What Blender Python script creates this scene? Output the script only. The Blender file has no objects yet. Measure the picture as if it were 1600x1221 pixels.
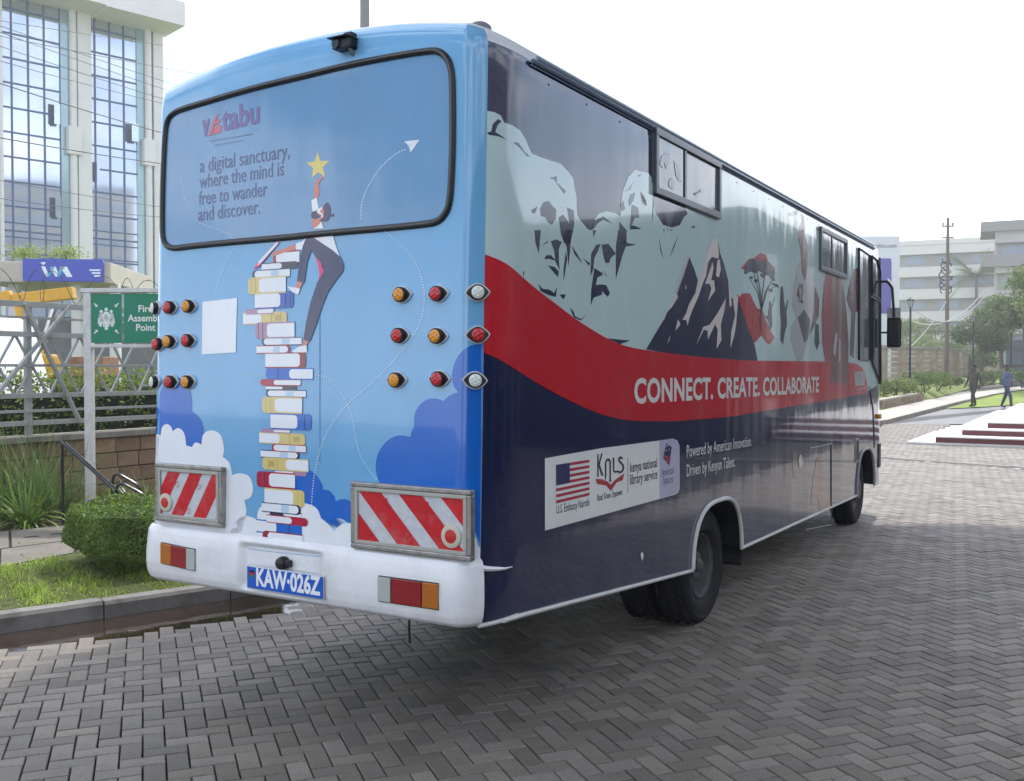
import bpy, bmesh, math, random
import numpy as np
from mathutils import Vector, Matrix
from mathutils.bvhtree import BVHTree
R = math.radians
random.seed(7); RNG = np.random.default_rng(7)
scene = bpy.context.scene
COL = scene.collection

# ---------------------------------------------------------------- camera
CAMZ = 1.84; PITCH = 1.256; FPX = 1528.0
cam_d = bpy.data.cameras.new('camera'); cam = bpy.data.objects.new('camera', cam_d); COL.objects.link(cam)
cam.location = (0, 0, CAMZ); cam.rotation_euler = (R(90 - PITCH), 0, 0)
cam_d.sensor_width = 36; cam_d.lens = 36 * FPX / 1600; cam_d.clip_start = .05; cam_d.clip_end = 3000
scene.camera = cam
# ---------------------------------------------------------------- world, sun, exposure
SUN_EL, SUN_AZ = 58, 26          # azimuth measured from the view direction (+Y) to the right
w = bpy.data.worlds.new('World'); scene.world = w; w.use_nodes = True
nt = w.node_tree; nt.nodes.clear()
out = nt.nodes.new('ShaderNodeOutputWorld'); bg = nt.nodes.new('ShaderNodeBackground')
sky = nt.nodes.new('ShaderNodeTexSky'); sky.sky_type = 'NISHITA'; sky.sun_disc = False
sky.sun_elevation = R(SUN_EL); sky.sun_rotation = R(SUN_AZ); sky.air_density = 1.0; sky.dust_density = 1.6; sky.ozone_density = 1
# thin bright cloud veil over the sky
tc = nt.nodes.new('ShaderNodeTexCoord'); nz = nt.nodes.new('ShaderNodeTexNoise'); nz.inputs['Scale'].default_value = 3.2; nz.inputs['Detail'].default_value = 8
mp = nt.nodes.new('ShaderNodeMapping'); mp.inputs['Scale'].default_value = (1, 1, 2.4)
rp = nt.nodes.new('ShaderNodeMapRange'); rp.inputs[1].default_value = .44; rp.inputs[2].default_value = .58
rp.inputs[3].default_value = .0; rp.inputs[4].default_value = 1.0
mx = nt.nodes.new('ShaderNodeMix'); mx.data_type = 'RGBA'; mx.inputs[7].default_value = (7.6, 7.9, 8.4, 1)
nt.links.new(tc.outputs['Generated'], mp.inputs[0]); nt.links.new(mp.outputs[0], nz.inputs['Vector'])
nt.links.new(nz.outputs['Fac'], rp.inputs[0])
sx = nt.nodes.new('ShaderNodeSeparateXYZ'); nt.links.new(tc.outputs['Generated'], sx.inputs[0])
rz_ = nt.nodes.new('ShaderNodeMapRange'); rz_.inputs[1].default_value = .09; rz_.inputs[2].default_value = .22; rz_.inputs[3].default_value = 1; rz_.inputs[4].default_value = 0
nt.links.new(sx.outputs[2], rz_.inputs[0]); mxm = nt.nodes.new('ShaderNodeMath'); mxm.operation = 'MAXIMUM'
nt.links.new(rp.outputs[0], mxm.inputs[0]); nt.links.new(rz_.outputs[0], mxm.inputs[1]); nt.links.new(mxm.outputs[0], mx.inputs[0])
nt.links.new(sky.outputs[0], mx.inputs[6]); nt.links.new(mx.outputs[2], bg.inputs[0])
bg.inputs[1].default_value = .145
nt.links.new(bg.outputs[0], out.inputs[0])
sl = bpy.data.lights.new('sun', 'SUN'); sl.energy = 2.1; sl.angle = R(2.5); sl.color = (1, .96, .9)
so = bpy.data.objects.new('sun', sl); COL.objects.link(so)
sd = Vector((math.sin(R(SUN_AZ)) * math.cos(R(SUN_EL)), math.cos(R(SUN_AZ)) * math.cos(R(SUN_EL)), math.sin(R(SUN_EL))))
so.rotation_euler = sd.to_track_quat('Z', 'Y').to_euler(); so.location = sd * 40
scene.view_settings.view_transform = 'Standard'; scene.view_settings.look = 'None'
scene.view_settings.exposure = .98; scene.view_settings.gamma = 1; scene.view_settings.use_curve_mapping = False
scene.render.engine = 'CYCLES'
scene.cycles.max_bounces = 7; scene.cycles.diffuse_bounces = 3; scene.cycles.glossy_bounces = 3
scene.cycles.transparent_max_bounces = 12; scene.cycles.use_denoising = True

# ---------------------------------------------------------------- survey: photo bearings -> places
ROT = cam.rotation_euler.to_matrix(); EYE = Vector((0, 0, CAMZ))
def bearing(x, y):
    return ROT @ Vector(((x - 800) / FPX, -(y - 610.5) / FPX, -1))
def G(x, y, z=0.0):
    d = bearing(x, y); t = (z - CAMZ) / d.z
    return Vector((d.x * t, d.y * t, z))
def AT(x, y, Y):
    d = bearing(x, y); t = Y / d.y
    return Vector((d.x * t, Y, CAMZ + d.z * t))
def to_px(p):
    q = ROT.transposed() @ (Vector(p) - EYE)
    return (800 + FPX * q.x / -q.z, 610.5 - FPX * q.y / -q.z)

# ---------------------------------------------------------------- materials
MATS = {}
def mat(name, col, rough=.5, metal=0., var=0., scale=4., bump=0., bscale=40., spec=.5, coat=0., trans=0.,
        isl=0., subs=0., emis=0., wave=0., dirt=None, stretch=(1, 1, 1), alpha=1., coords='Object', ior=1.45, dust=0.):
    if name in MATS: return MATS[name]
    m = bpy.data.materials.new(name); m.use_nodes = True; MATS[name] = m
    n = m.node_tree; L = n.links; b = n.nodes['Principled BSDF']
    b.inputs['Base Color'].default_value = (*col, 1); b.inputs['Roughness'].default_value = rough
    b.inputs['Metallic'].default_value = metal; b.inputs['Specular IOR Level'].default_value = spec
    b.inputs['Coat Weight'].default_value = coat; b.inputs['Coat Roughness'].default_value = .035
    b.inputs['Transmission Weight'].default_value = trans; b.inputs['IOR'].default_value = ior
    b.inputs['Alpha'].default_value = alpha
    if emis: b.inputs['Emission Color'].default_value = (*col, 1); b.inputs['Emission Strength'].default_value = emis
    t = n.nodes.new('ShaderNodeTexCoord'); mpn = n.nodes.new('ShaderNodeMapping'); mpn.inputs['Scale'].default_value = stretch
    L.new(t.outputs[coords], mpn.inputs[0])
    src = None
    if var or isl:
        rgb = n.nodes.new('ShaderNodeRGB'); rgb.outputs[0].default_value = (*col, 1); src = rgb.outputs[0]
        if var:
            a = n.nodes.new('ShaderNodeTexNoise'); a.inputs['Scale'].default_value = scale; a.inputs['Detail'].default_value = 8
            a.inputs['Roughness'].default_value = .65
            L.new(mpn.outputs[0], a.inputs['Vector'])
            r = n.nodes.new('ShaderNodeMapRange'); r.inputs[1].default_value = .3; r.inputs[2].default_value = .7
            r.inputs[3].default_value = 1 - var; r.inputs[4].default_value = 1 + var
            L.new(a.outputs['Fac'], r.inputs[0])
            h = n.nodes.new('ShaderNodeVectorMath'); h.operation = 'SCALE'; L.new(src, h.inputs[0]); L.new(r.outputs[0], h.inputs['Scale']); src = h.outputs[0]
        if isl:
            g = n.nodes.new('ShaderNodeNewGeometry'); oi = n.nodes.new('ShaderNodeObjectInfo')
            ad = n.nodes.new('ShaderNodeMath'); ad.operation = 'ADD'; L.new(g.outputs['Random Per Island'], ad.inputs[0]); L.new(oi.outputs['Random'], ad.inputs[1])
            fr = n.nodes.new('ShaderNodeMath'); fr.operation = 'FRACT'; L.new(ad.outputs[0], fr.inputs[0])
            r = n.nodes.new('ShaderNodeMapRange'); r.inputs[3].default_value = 1 - isl; r.inputs[4].default_value = 1 + isl; L.new(fr.outputs[0], r.inputs[0])
            h = n.nodes.new('ShaderNodeVectorMath'); h.operation = 'SCALE'; L.new(src, h.inputs[0]); L.new(r.outputs[0], h.inputs['Scale']); src = h.outputs[0]
            if 'paver' in name:
                m5 = n.nodes.new('ShaderNodeMath'); m5.operation = 'MULTIPLY'; m5.inputs[1].default_value = 7.31; L.new(fr.outputs[0], m5.inputs[0]); f5 = n.nodes.new('ShaderNodeMath'); f5.operation = 'FRACT'; L.new(m5.outputs[0], f5.inputs[0])
                q5 = n.nodes.new('ShaderNodeMix'); q5.data_type = 'RGBA'; q5.blend_type = 'MULTIPLY'; q5.inputs[7].default_value = (1.0, .955, .90, 1); L.new(f5.outputs[0], q5.inputs[0]); L.new(src, q5.inputs[6]); src = q5.outputs[2]
    if dirt:   # (colour, amount, scale)
        if src is None:
            rgb = n.nodes.new('ShaderNodeRGB'); rgb.outputs[0].default_value = (*col, 1); src = rgb.outputs[0]
        a = n.nodes.new('ShaderNodeTexNoise'); a.inputs['Scale'].default_value = dirt[2]; a.inputs['Detail'].default_value = 10; a.inputs['Roughness'].default_value = .7
        L.new(mpn.outputs[0], a.inputs['Vector'])
        r = n.nodes.new('ShaderNodeMapRange'); r.inputs[1].default_value = .5; r.inputs[2].default_value = .75; r.inputs[4].default_value = dirt[1]
        L.new(a.outputs['Fac'], r.inputs[0])
        q = n.nodes.new('ShaderNodeMix'); q.data_type = 'RGBA'; q.inputs[7].default_value = (*dirt[0], 1)
        L.new(r.outputs[0], q.inputs[0]); L.new(src, q.inputs[6]); src = q.outputs[2]
        rr = n.nodes.new('ShaderNodeMapRange'); rr.inputs[3].default_value = rough; rr.inputs[4].default_value = min(1, rough + .25)
        L.new(r.outputs[0], rr.inputs[0]); L.new(rr.outputs[0], b.inputs['Roughness'])
    if dust:   # road dust thrown up along the skirt
        if src is None:
            rgb = n.nodes.new('ShaderNodeRGB'); rgb.outputs[0].default_value = (*col, 1); src = rgb.outputs[0]
        sp_ = n.nodes.new('ShaderNodeSeparateXYZ'); L.new(t.outputs['Object'], sp_.inputs[0])
        r = n.nodes.new('ShaderNodeMapRange'); r.inputs[1].default_value = .40; r.inputs[2].default_value = 1.25; r.inputs[3].default_value = dust; r.inputs[4].default_value = 0
        L.new(sp_.outputs[2], r.inputs[0]); a = n.nodes.new('ShaderNodeTexNoise'); a.inputs['Scale'].default_value = 7; a.inputs['Detail'].default_value = 10; a.inputs['Roughness'].default_value = .75; L.new(mpn.outputs[0], a.inputs['Vector'])
        mu = n.nodes.new('ShaderNodeMath'); mu.operation = 'MULTIPLY'; L.new(r.outputs[0], mu.inputs[0]); L.new(a.outputs['Fac'], mu.inputs[1])
        q = n.nodes.new('ShaderNodeMix'); q.data_type = 'RGBA'; q.inputs[7].default_value = (.16, .14, .12, 1); L.new(mu.outputs[0], q.inputs[0]); L.new(src, q.inputs[6]); src = q.outputs[2]
    if src is not None: L.new(src, b.inputs['Base Color'])
    nrm = None
    if wave:
        a = n.nodes.new('ShaderNodeTexNoise'); a.inputs['Scale'].default_value = 1.0; a.inputs['Detail'].default_value = 2
        m2 = n.nodes.new('ShaderNodeMapping'); m2.inputs['Scale'].default_value = (2.6, 2.6, .8); L.new(t.outputs['Object'], m2.inputs[0]); L.new(m2.outputs[0], a.inputs['Vector'])
        bu = n.nodes.new('ShaderNodeBump'); bu.inputs['Strength'].default_value = 1; bu.inputs['Distance'].default_value = wave
        L.new(a.outputs['Fac'], bu.inputs['Height']); nrm = bu.outputs[0]
    if bump:
        a = n.nodes.new('ShaderNodeTexNoise'); a.inputs['Scale'].default_value = bscale; a.inputs['Detail'].default_value = 6
        L.new(mpn.outputs[0], a.inputs['Vector'])
        bu = n.nodes.new('ShaderNodeBump'); bu.inputs['Strength'].default_value = .6; bu.inputs['Distance'].default_value = bump
        L.new(a.outputs['Fac'], bu.inputs['Height'])
        if nrm: L.new(nrm, bu.inputs['Normal'])
        nrm = bu.outputs[0]
    if nrm: L.new(nrm, b.inputs['Normal'])
    if subs:   # translucent leaf
        tr = n.nodes.new('ShaderNodeBsdfTranslucent'); ms = n.nodes.new('ShaderNodeMixShader'); ms.inputs[0].default_value = subs
        if src is not None: L.new(src, tr.inputs[0])
        else: tr.inputs[0].default_value = (*col, 1)
        L.new(b.outputs[0], ms.inputs[1]); L.new(tr.outputs[0], ms.inputs[2]); L.new(ms.outputs[0], n.nodes['Material Output'].inputs[0])
    return m

def wrap(name, col, rough=.10):
    return mat(name, col, rough, var=.05, scale=3, coat=.7, spec=.5, dust=.12, wave=.012, dirt=((.35, .35, .36), .10, 2.2), stretch=(1, 1, .5))

# ---------------------------------------------------------------- mesh helpers
def link(name, me, parent=None, mats=(), smooth=False):
    o = bpy.data.objects.new(name, me); COL.objects.link(o)
    for m in mats: me.materials.append(m)
    if smooth:
        me.polygons.foreach_set('use_smooth', [True] * len(me.polygons))
    if parent is not None: o.parent = parent
    return o
def tag(o, label=None, cat=None, group=None, kind=None):
    if label: o['label'] = label
    if cat: o['category'] = cat
    if group: o['group'] = group
    if kind: o['kind'] = kind
    return o
def thing(name, label, cat, loc=(0, 0, 0), rz=0., group=None):
    o = bpy.data.objects.new(name, None); COL.objects.link(o); o.location = loc; o.rotation_euler = (0, 0, rz); o.empty_display_size = .2
    return tag(o, label, cat, group)
def copy_tree(o, parent=None):
    c = o.copy(); COL.objects.link(c); c.parent = parent
    for ch in list(o.children): copy_tree(ch, c)
    return c

class MB:
    def __init__(s): s.v = []; s.f = []; s.m = []
    def add(s, vs, fs, mi=0):
        k = len(s.v); s.v += [tuple(v) for v in vs]; s.f += [tuple(i + k for i in f) for f in fs]; s.m += [mi] * len(fs); return s
    def box(s, c, d, mi=0, rz=0., M=None):
        x, y, z = d[0] / 2, d[1] / 2, d[2] / 2
        vs = [Vector((a * x, b * y, e * z)) for e in (-1, 1) for a, b in ((-1, -1), (1, -1), (1, 1), (-1, 1))]
        if M is None: M = Matrix.Translation(c) @ Matrix.Rotation(rz, 4, 'Z')
        return s.add([M @ v for v in vs], [(3, 2, 1, 0), (4, 5, 6, 7), (0, 1, 5, 4), (1, 2, 6, 5), (2, 3, 7, 6), (3, 0, 4, 7)], mi)
    def beam(s, a, b, wd, th, mi=0, up=(0, 0, 1)):
        a, b = Vector(a), Vector(b); d = (b - a); l = d.length; x = d.normalized(); y = Vector(up).cross(x)
        if y.length < 1e-4: y = Vector((1, 0, 0)).cross(x)
        y.normalize(); z = x.cross(y)
        M = Matrix((x, y, z)).transposed().to_4x4(); M.translation = (a + b) / 2
        return s.box(None, (l, wd, th), mi, M=M)
    def tube(s, pts, r, n=8, mi=0, closed=False, rr=None, cap=True):
        pts = [Vector(p) for p in pts]; N = len(pts); rings = []
        prev = None
        for i, p in enumerate(pts):
            a = pts[(i - 1) % N] if (closed or i > 0) else p
            b = pts[(i + 1) % N] if (closed or i < N - 1) else p
            d = (b - a)
            if d.length < 1e-7: d = Vector((0, 0, 1))
            d.normalize()
            u = prev - d * prev.dot(d) if prev is not None else d.cross(Vector((0, 0, 1)))
            if u.length < 1e-3: u = d.cross(Vector((1, 0, 0)))
            u.normalize(); prev = u; v = d.cross(u)
            q = rr[i] if rr else r
            rings.append([p + (u * math.cos(2 * math.pi * k / n) + v * math.sin(2 * math.pi * k / n)) * q for k in range(n)])
        vs = [q for r_ in rings for q in r_]; fs = []
        for i in range(N if closed else N - 1):
            j = (i + 1) % N
            for k in range(n): fs.append((i * n + k, i * n + (k + 1) % n, j * n + (k + 1) % n, j * n + k))
        if not closed and cap: fs.append(tuple(range(n))[::-1]); fs.append(tuple((N - 1) * n + k for k in range(n)))
        return s.add(vs, fs, mi)
    def lathe(s, prof, n=24, M=Matrix(), mi=0, cap=True):
        """prof (r, h) about local Z"""
        vs = [M @ Vector((r * math.cos(2 * math.pi * k / n), r * math.sin(2 * math.pi * k / n), h)) for r, h in prof for k in range(n)]
        fs = [(i * n + k, i * n + (k + 1) % n, (i + 1) * n + (k + 1) % n, (i + 1) * n + k) for i in range(len(prof) - 1) for k in range(n)]
        if cap: fs.append(tuple(range(n))[::-1]); fs.append(tuple((len(prof) - 1) * n + k for k in range(n)))
        return s.add(vs, fs, mi)
    def prism(s, poly, z0, z1, mi=0, M=Matrix()):
        n = len(poly)
        vs = [M @ Vector((p[0], p[1], z0)) for p in poly] + [M @ Vector((p[0], p[1], z1)) for p in poly]
        fs = [tuple(range(n))[::-1], tuple(range(n, 2 * n))] + [(i, (i + 1) % n, n + (i + 1) % n, n + i) for i in range(n)]
        return s.add(vs, fs, mi)
    def build(s, name, mats, parent=None, smooth=False, bev=0., fix=True):
        me = bpy.data.meshes.new(name); me.from_pydata(s.v, [], s.f)
        if not isinstance(mats, (list, tuple)): mats = [mats]
        if len(mats) > 1: me.polygons.foreach_set('material_index', s.m)
        if fix or bev:
            bm = bmesh.new(); bm.from_mesh(me); bmesh.ops.recalc_face_normals(bm, faces=bm.faces)
            if bev: bmesh.ops.bevel(bm, geom=[e for e in bm.edges if e.calc_face_angle(0) > .6], offset=bev, segments=2, affect='EDGES', profile=.6)
            bm.to_mesh(me); bm.free()
        o = link(name, me, parent, mats)
        if smooth:
            me.polygons.foreach_set('use_smooth', [True] * len(me.polygons))
            try: me.set_sharp_from_angle(angle=R(40))
            except Exception: pass
        return o
def box_obj(name, c, d, m, parent=None, bev=0., rz=0.):
    return MB().box(c, d, 0, rz).build(name, m, parent, bev=bev)

def np_mesh(name, V, F, mats, parent=None, smooth=False):
    """V (n,3), F (m,k) constant k"""
    me = bpy.data.meshes.new(name); k = F.shape[1]
    me.vertices.add(len(V)); me.vertices.foreach_set('co', V.astype(np.float32).ravel())
    me.loops.add(F.size); me.loops.foreach_set('vertex_index', F.astype(np.int32).ravel())
    me.polygons.add(len(F)); me.polygons.foreach_set('loop_start', np.arange(0, F.size, k, dtype=np.int32))
    me.polygons.foreach_set('loop_total', np.full(len(F), k, dtype=np.int32))
    me.polygons.foreach_set('use_smooth', np.zeros(len(F), dtype=bool))
    me.update(calc_edges=True)
    return link(name, me, parent, mats if isinstance(mats, (list, tuple)) else [mats], smooth)

def leaves(name, C, size, m, parent=None, aspect=.5, up=.3, N=None):
    """C (n,3) leaf centres: small folded leaf shapes facing all ways"""
    n = len(C); D = RNG.normal(size=(n, 3)); D[:, 2] += up; D /= np.linalg.norm(D, axis=1)[:, None]
    T = RNG.normal(size=(n, 3)); T -= (T * D).sum(1)[:, None] * D; T /= np.linalg.norm(T, axis=1)[:, None]
    B = np.cross(D, T); s = size * RNG.uniform(.6, 1.3, n)[:, None]
    P0 = C - T * s; P1 = C + B * s * aspect - D * s * .12; P2 = C + T * s; P3 = C - B * s * aspect - D * s * .12
    V = np.stack([P0, P1, P2, P3], 1).reshape(-1, 3); F = np.arange(4 * n).reshape(n, 4)
    return np_mesh(name, V, F, m, parent)

def blades(name, B, H, wd, m, parent=None, lean=.35, segs=3, curve=.5, az=None):
    """grass/strap leaves: B (n,3) bases, H (n,) lengths"""
    n = len(B); az = RNG.uniform(0, 2 * math.pi, n) if az is None else az
    out_ = np.stack([np.cos(az), np.sin(az), np.zeros(n)], 1); side = np.stack([-np.sin(az), np.cos(az), np.zeros(n)], 1)
    le = lean * RNG.uniform(.2, 1.4, n)
    V = []
    for k in range(segs + 1):
        t = k / segs
        ang = le * (1 + curve * 3 * t)
        c = B + out_ * (np.sin(ang) * H * t)[:, None] + np.stack([0 * ang, 0 * ang, np.cos(np.minimum(ang, 2.2)) * H * t], 1)
        ww = (wd * (1 - t) ** .6 + wd * .05) / 2
        V += [c - side * ww, c + side * ww]
    V = np.stack(V, 1).reshape(-1, 3); K = 2 * (segs + 1)
    base = np.arange(n)[:, None] * K
    F = np.concatenate([base + np.array([2 * k, 2 * k + 1, 2 * k + 3, 2 * k + 2]) for k in range(segs)], 0)
    return np_mesh(name, V, F, m, parent)

def smooth_poly(P, k=4, closed=True):
    """Catmull-Rom through the points"""
    n = len(P); out_ = []
    rng = range(n) if closed else range(n - 1)
    for i in rng:
        if closed: p0, p1, p2, p3 = P[i - 1], P[i], P[(i + 1) % n], P[(i + 2) % n]
        else: p0, p1, p2, p3 = P[max(i - 1, 0)], P[i], P[i + 1], P[min(i + 2, n - 1)]
        for j in range(k):
            t = j / k
            out_.append(tuple(.5 * (2 * p1[a] + (p2[a] - p0[a]) * t + (2 * p0[a] - 5 * p1[a] + 4 * p2[a] - p3[a]) * t * t + (3 * p1[a] - p0[a] - 3 * p2[a] + p3[a]) * t ** 3) for a in range(len(p1))))
    if not closed: out_.append(tuple(P[-1]))
    return out_
def text_mesh(s, bold=0., spacing=1., res=3):
    c = bpy.data.curves.new('t', 'FONT'); c.body = s; c.offset = bold; c.space_character = spacing; c.resolution_u = res
    o = bpy.data.objects.new('t', c); COL.objects.link(o)
    dg = bpy.context.evaluated_depsgraph_get(); me = bpy.data.meshes.new_from_object(o.evaluated_get(dg))
    V = [v.co.copy() for v in me.vertices]; F = [tuple(p.vertices) for p in me.polygons]
    bpy.data.objects.remove(o); bpy.data.curves.remove(c); bpy.data.meshes.remove(me)
    return V, F
def flat_text(name, s, M, width, m, parent=None, bold=0., h=None, align='L', spacing=1.):
    """text lying in the XY plane of M, spanning width"""
    V, F = text_mesh(s, bold, spacing)
    x0 = min(v.x for v in V); x1 = max(v.x for v in V); k = width / (x1 - x0); kz = k if h is None else h / .73
    off = 0 if align == 'L' else -width / 2
    me = bpy.data.meshes.new(name); me.from_pydata([M @ Vector(((v.x - x0) * k + off, v.y * kz, 0)) for v in V], [], F)
    return link(name, me, parent, [m])
# ================================================================ BUS
YAW = 30.8
Fv = Vector((math.sin(R(YAW)), math.cos(R(YAW)), 0)); Lv = Vector((-Fv.y, Fv.x, 0))
P0 = Vector((-.1256, 4.33, 0))
BUS = Matrix(((Fv.x, Lv.x, 0, P0.x), (Fv.y, Lv.y, 0, P0.y), (0, 0, 1, 0), (0, 0, 0, 1)))
BINV = BUS.inverted()
LEN, WID = 9.55, 2.25
bus = thing('library_bus', 'long library bus with light blue back and navy, red and pale green side', 'bus')
bus.matrix_world = BUS
ARCH = ((3.15, .53), (8.43, .50))
def skirt(s):
    if s < 2.62: return .685 + (.479 - .685) * max(0, (s - .2)) / 2.42
    if s < 8: return .479 + (.394 - .479) * (s - 2.62) / 5.4
    return .41
def zb_side(s):
    z = skirt(s)
    for c, h in ARCH:
        u = abs(s - c) / h
        if u < 1: z = z + (.895 - z) * (1 - u ** 3) ** .45
    return z
ss = list(np.arange(.33, LEN - .3, .12))
for c, h in ARCH:
    ss = [s for s in ss if abs(s - c) > h + .02] + [c + h * math.sin(a) for a in np.linspace(-math.pi / 2, math.pi / 2, 41)] + [c - h - .001, c + h + .001]
ss = sorted(ss, reverse=True)
per = [(s, 0.0, 'S') for s in ss]
NC = 40
for k in range(1, NC + 1):
    th = math.pi / 2 * k / NC
    per.append((.33 - .33 * math.sin(th), .14 - .14 * math.cos(th), 'S' if th <= R(50.5) else 'R'))
for k in range(1, 24): per.append((0, .14 + (WID - .28) * k / 24, 'R'))
for k in range(0, NC + 1):
    th = math.pi / 2 * k / NC
    per.append((.24 - .24 * math.cos(th), WID - .14 + .14 * math.sin(th), 'R' if th < R(48) else 'L'))
for s in [s for s in reversed(ss) if s > .45]: per.append((s, WID, 'L'))
for k in range(1, 13):
    th = math.pi / 2 * k / 12; per.append((LEN - .3 + .3 * math.sin(th), WID - .3 + .3 * math.cos(th), 'F'))
for k in range(1, 10): per.append((LEN + .06 * math.sin(math.pi * k / 10), WID - .3 - (WID - .6) * k / 10, 'F'))
for k in range(0, 12):
    th = math.pi / 2 * k / 12; per.append((LEN - .3 + .3 * math.cos(th), .3 - .3 * math.sin(th), 'F' if th < R(75) else 'S'))
NPER = len(per)
nrm2 = []
for i in range(NPER):
    a, b = per[i - 1], per[(i + 1) % NPER]; d = Vector((b[0] - a[0], b[1] - a[1])).normalized(); nrm2.append(Vector((d.y, -d.x)))
if nrm2[len(ss) // 2].y > 0: nrm2 = [-n for n in nrm2]       # outward on the right side is -w
def sstep(x): x = min(1, max(0, x)); return x * x * (3 - 2 * x)
def archz(wv): return .14 * (1 - min(1, abs((wv - WID / 2) / (WID / 2))) ** 2.2)
def rake(s, z): return .03 * (z - 2.0) * (1 - sstep(s / 1.0)) - (.10 * max(0, z - 1.3) * sstep((s - LEN + .8) / .8))
RZ = [None, None, 1.0, 1.4, 1.8, 2.2, 2.6, 2.9, 3.1, 3.2, 3.27, 3.315, 3.345, 3.368, 3.385, 3.395]
RI = [0, 0, 0, 0, 0, 0, 0, 0, 0, 0, .002, .006, .018, .04, .075, .12]
RK = [0, 0, 0, 0, 0, 0, 0, .1, .35, .55, .75, .9, 1, 1, 1, 1]
V = []; rings = []
for r in range(len(RZ)):
    ring = []
    for i, (s, wv, t) in enumerate(per):
        z0 = zb_side(s) if t in 'SL' and .3 < s < LEN - .3 else (skirt(s) if t in 'SL' else .69 if t == 'R' else .42)
        z = z0 if r == 0 else z0 + (1 - z0) * .5 if r == 1 else RZ[r]
        s2 = s - nrm2[i].x * RI[r]; w2 = wv - nrm2[i].y * RI[r]
        z += RK[r] * archz(w2) * (1 if t in 'RF' else 1)
        ring.append(len(V)); V.append((s2 + rake(s, z), w2, z))
    rings.append(ring)
for f in (.2, .45, .7, .9, 1.0):          # roof closing towards the centre line
    ring = []
    for i, (s, wv, t) in enumerate(per):
        x, y, z = V[rings[15][i]]
        y2 = y + (WID / 2 - y) * f; x2 = x + (min(max(x, 1.0), LEN - 1.0) - x) * f
        ring.append(len(V)); V.append((x2, y2, 3.395 + archz(y2) + .012))
    rings.append(ring)
F = []; FM = []
for r in range(len(rings) - 1):
    for i in range(NPER):
        j = (i + 1) % NPER
        F.append((rings[r][i], rings[r][j], rings[r + 1][j], rings[r + 1][i]))
        t = per[j][2] if per[i][2] == 'S' else per[i][2]
        z = (RZ[r] or .8) if r < 16 else 3.4
        if r >= 15: mi = 0
        elif t == 'R': mi = 1 if r < 13 else 0
        elif r >= 11: mi = 0
        elif t == 'S': mi = 2
        elif t == 'L': mi = 2 if z < 1.8 else 3 if z < 2.2 else 4
        else: mi = 2 if z < 1.4 else 5
        FM.append(mi)
roof_white = mat('roof_white_paint', (.72, .74, .76), .35, var=.06, scale=2, dirt=((.3, .29, .27), .5, 3))
W_BLUE = wrap('wrap_light_blue', (.165, .42, .69)); W_NAVY = wrap('wrap_navy', (.010, .016, .058)); W_RED = wrap('wrap_red', (.56, .012, .024))
W_PALE = wrap('wrap_pale_green', (.53, .68, .66)); GLASS_D = mat('dark_window_glass', (.015, .018, .02), .05, coat=.5)
shell_me = bpy.data.meshes.new('body_shell'); shell_me.from_pydata(V, [], F)
shell = link('body_shell', shell_me, bus, [roof_white, W_BLUE, W_NAVY, W_RED, W_PALE, GLASS_D])
shell_me.polygons.foreach_set('material_index', FM); shell_me.polygons.foreach_set('use_smooth', [True] * len(F))
bm = bmesh.new(); bm.from_mesh(shell_me); bmesh.ops.remove_doubles(bm, verts=bm.verts, dist=1e-5); bmesh.ops.recalc_face_normals(bm, faces=bm.faces); bm.to_mesh(shell_me)
BVH = BVHTree.FromBMesh(bm); bm.free()
E_B = BINV @ EYE
def hit(x, y, tree=None):
    d = (BINV.to_3x3() @ bearing(x, y)).normalized()
    for dx in (0, 1.5, -1.5, 4, -4, 8, -8, 14, -14, 20):
        if dx: d = (BINV.to_3x3() @ bearing(x + dx, y)).normalized()
        loc, nor, i, di = (tree or BVH).ray_cast(E_B, d)
        if loc is not None:
            if nor.dot(d) > 0: nor = -nor
            return loc, nor
    raise ValueError((x, y))
def hit_rear(wv, z):
    loc, nor, i, di = BVH.ray_cast(Vector((-2, wv, z)), Vector((1, 0, 0)))
    return loc, (nor if nor.x < 0 else -nor)
def hit_side(s, z):
    loc, nor, i, di = BVH.ray_cast(Vector((s, -2, z)), Vector((0, 1, 0)))
    return loc, (nor if nor.y < 0 else -nor)
SEAM = []
for z in np.linspace(.65, 3.45, 40):
    th = R(50); p = Vector((.33 - .33 * math.sin(th) + rake(.07, z), .14 - .14 * math.cos(th), z)); SEAM.append(to_px(BUS @ p))
SEAM.sort(key=lambda q: q[1])
def seam_x(y): return float(np.interp(y, [q[1] for q in SEAM], [q[0] for q in SEAM]))

def on_rear(x, y, s0):
    d = BINV.to_3x3() @ bearing(x, y); t = (s0 - E_B.x) / d.x; p = E_B + d * t; return p.y, p.z
def cut(bm, step_fn, axis):
    lo = min(v.co[axis] for v in bm.verts); hi = max(v.co[axis] for v in bm.verts)
    for c in step_fn(lo, hi):
        no = (1, 0, 0) if axis == 0 else (0, 1, 0); co = (c, 0, 0) if axis == 0 else (0, c, 0)
        bmesh.ops.bisect_plane(bm, geom=bm.verts[:] + bm.edges[:] + bm.faces[:], plane_co=co, plane_no=no, dist=1e-5)
def steps_px(lo, hi):
    g = list(range(225, 275, 5)) + list(range(300, 700, 40)) + list(range(706, 822, 5))
    return [x for x in g if lo + .3 < x < hi - .3]
def steps_y(lo, hi):
    return [y for y in range(int(lo) + 1, int(hi), 40 if lo > 180 else 14) if lo + .5 < y < hi - .5]
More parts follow.
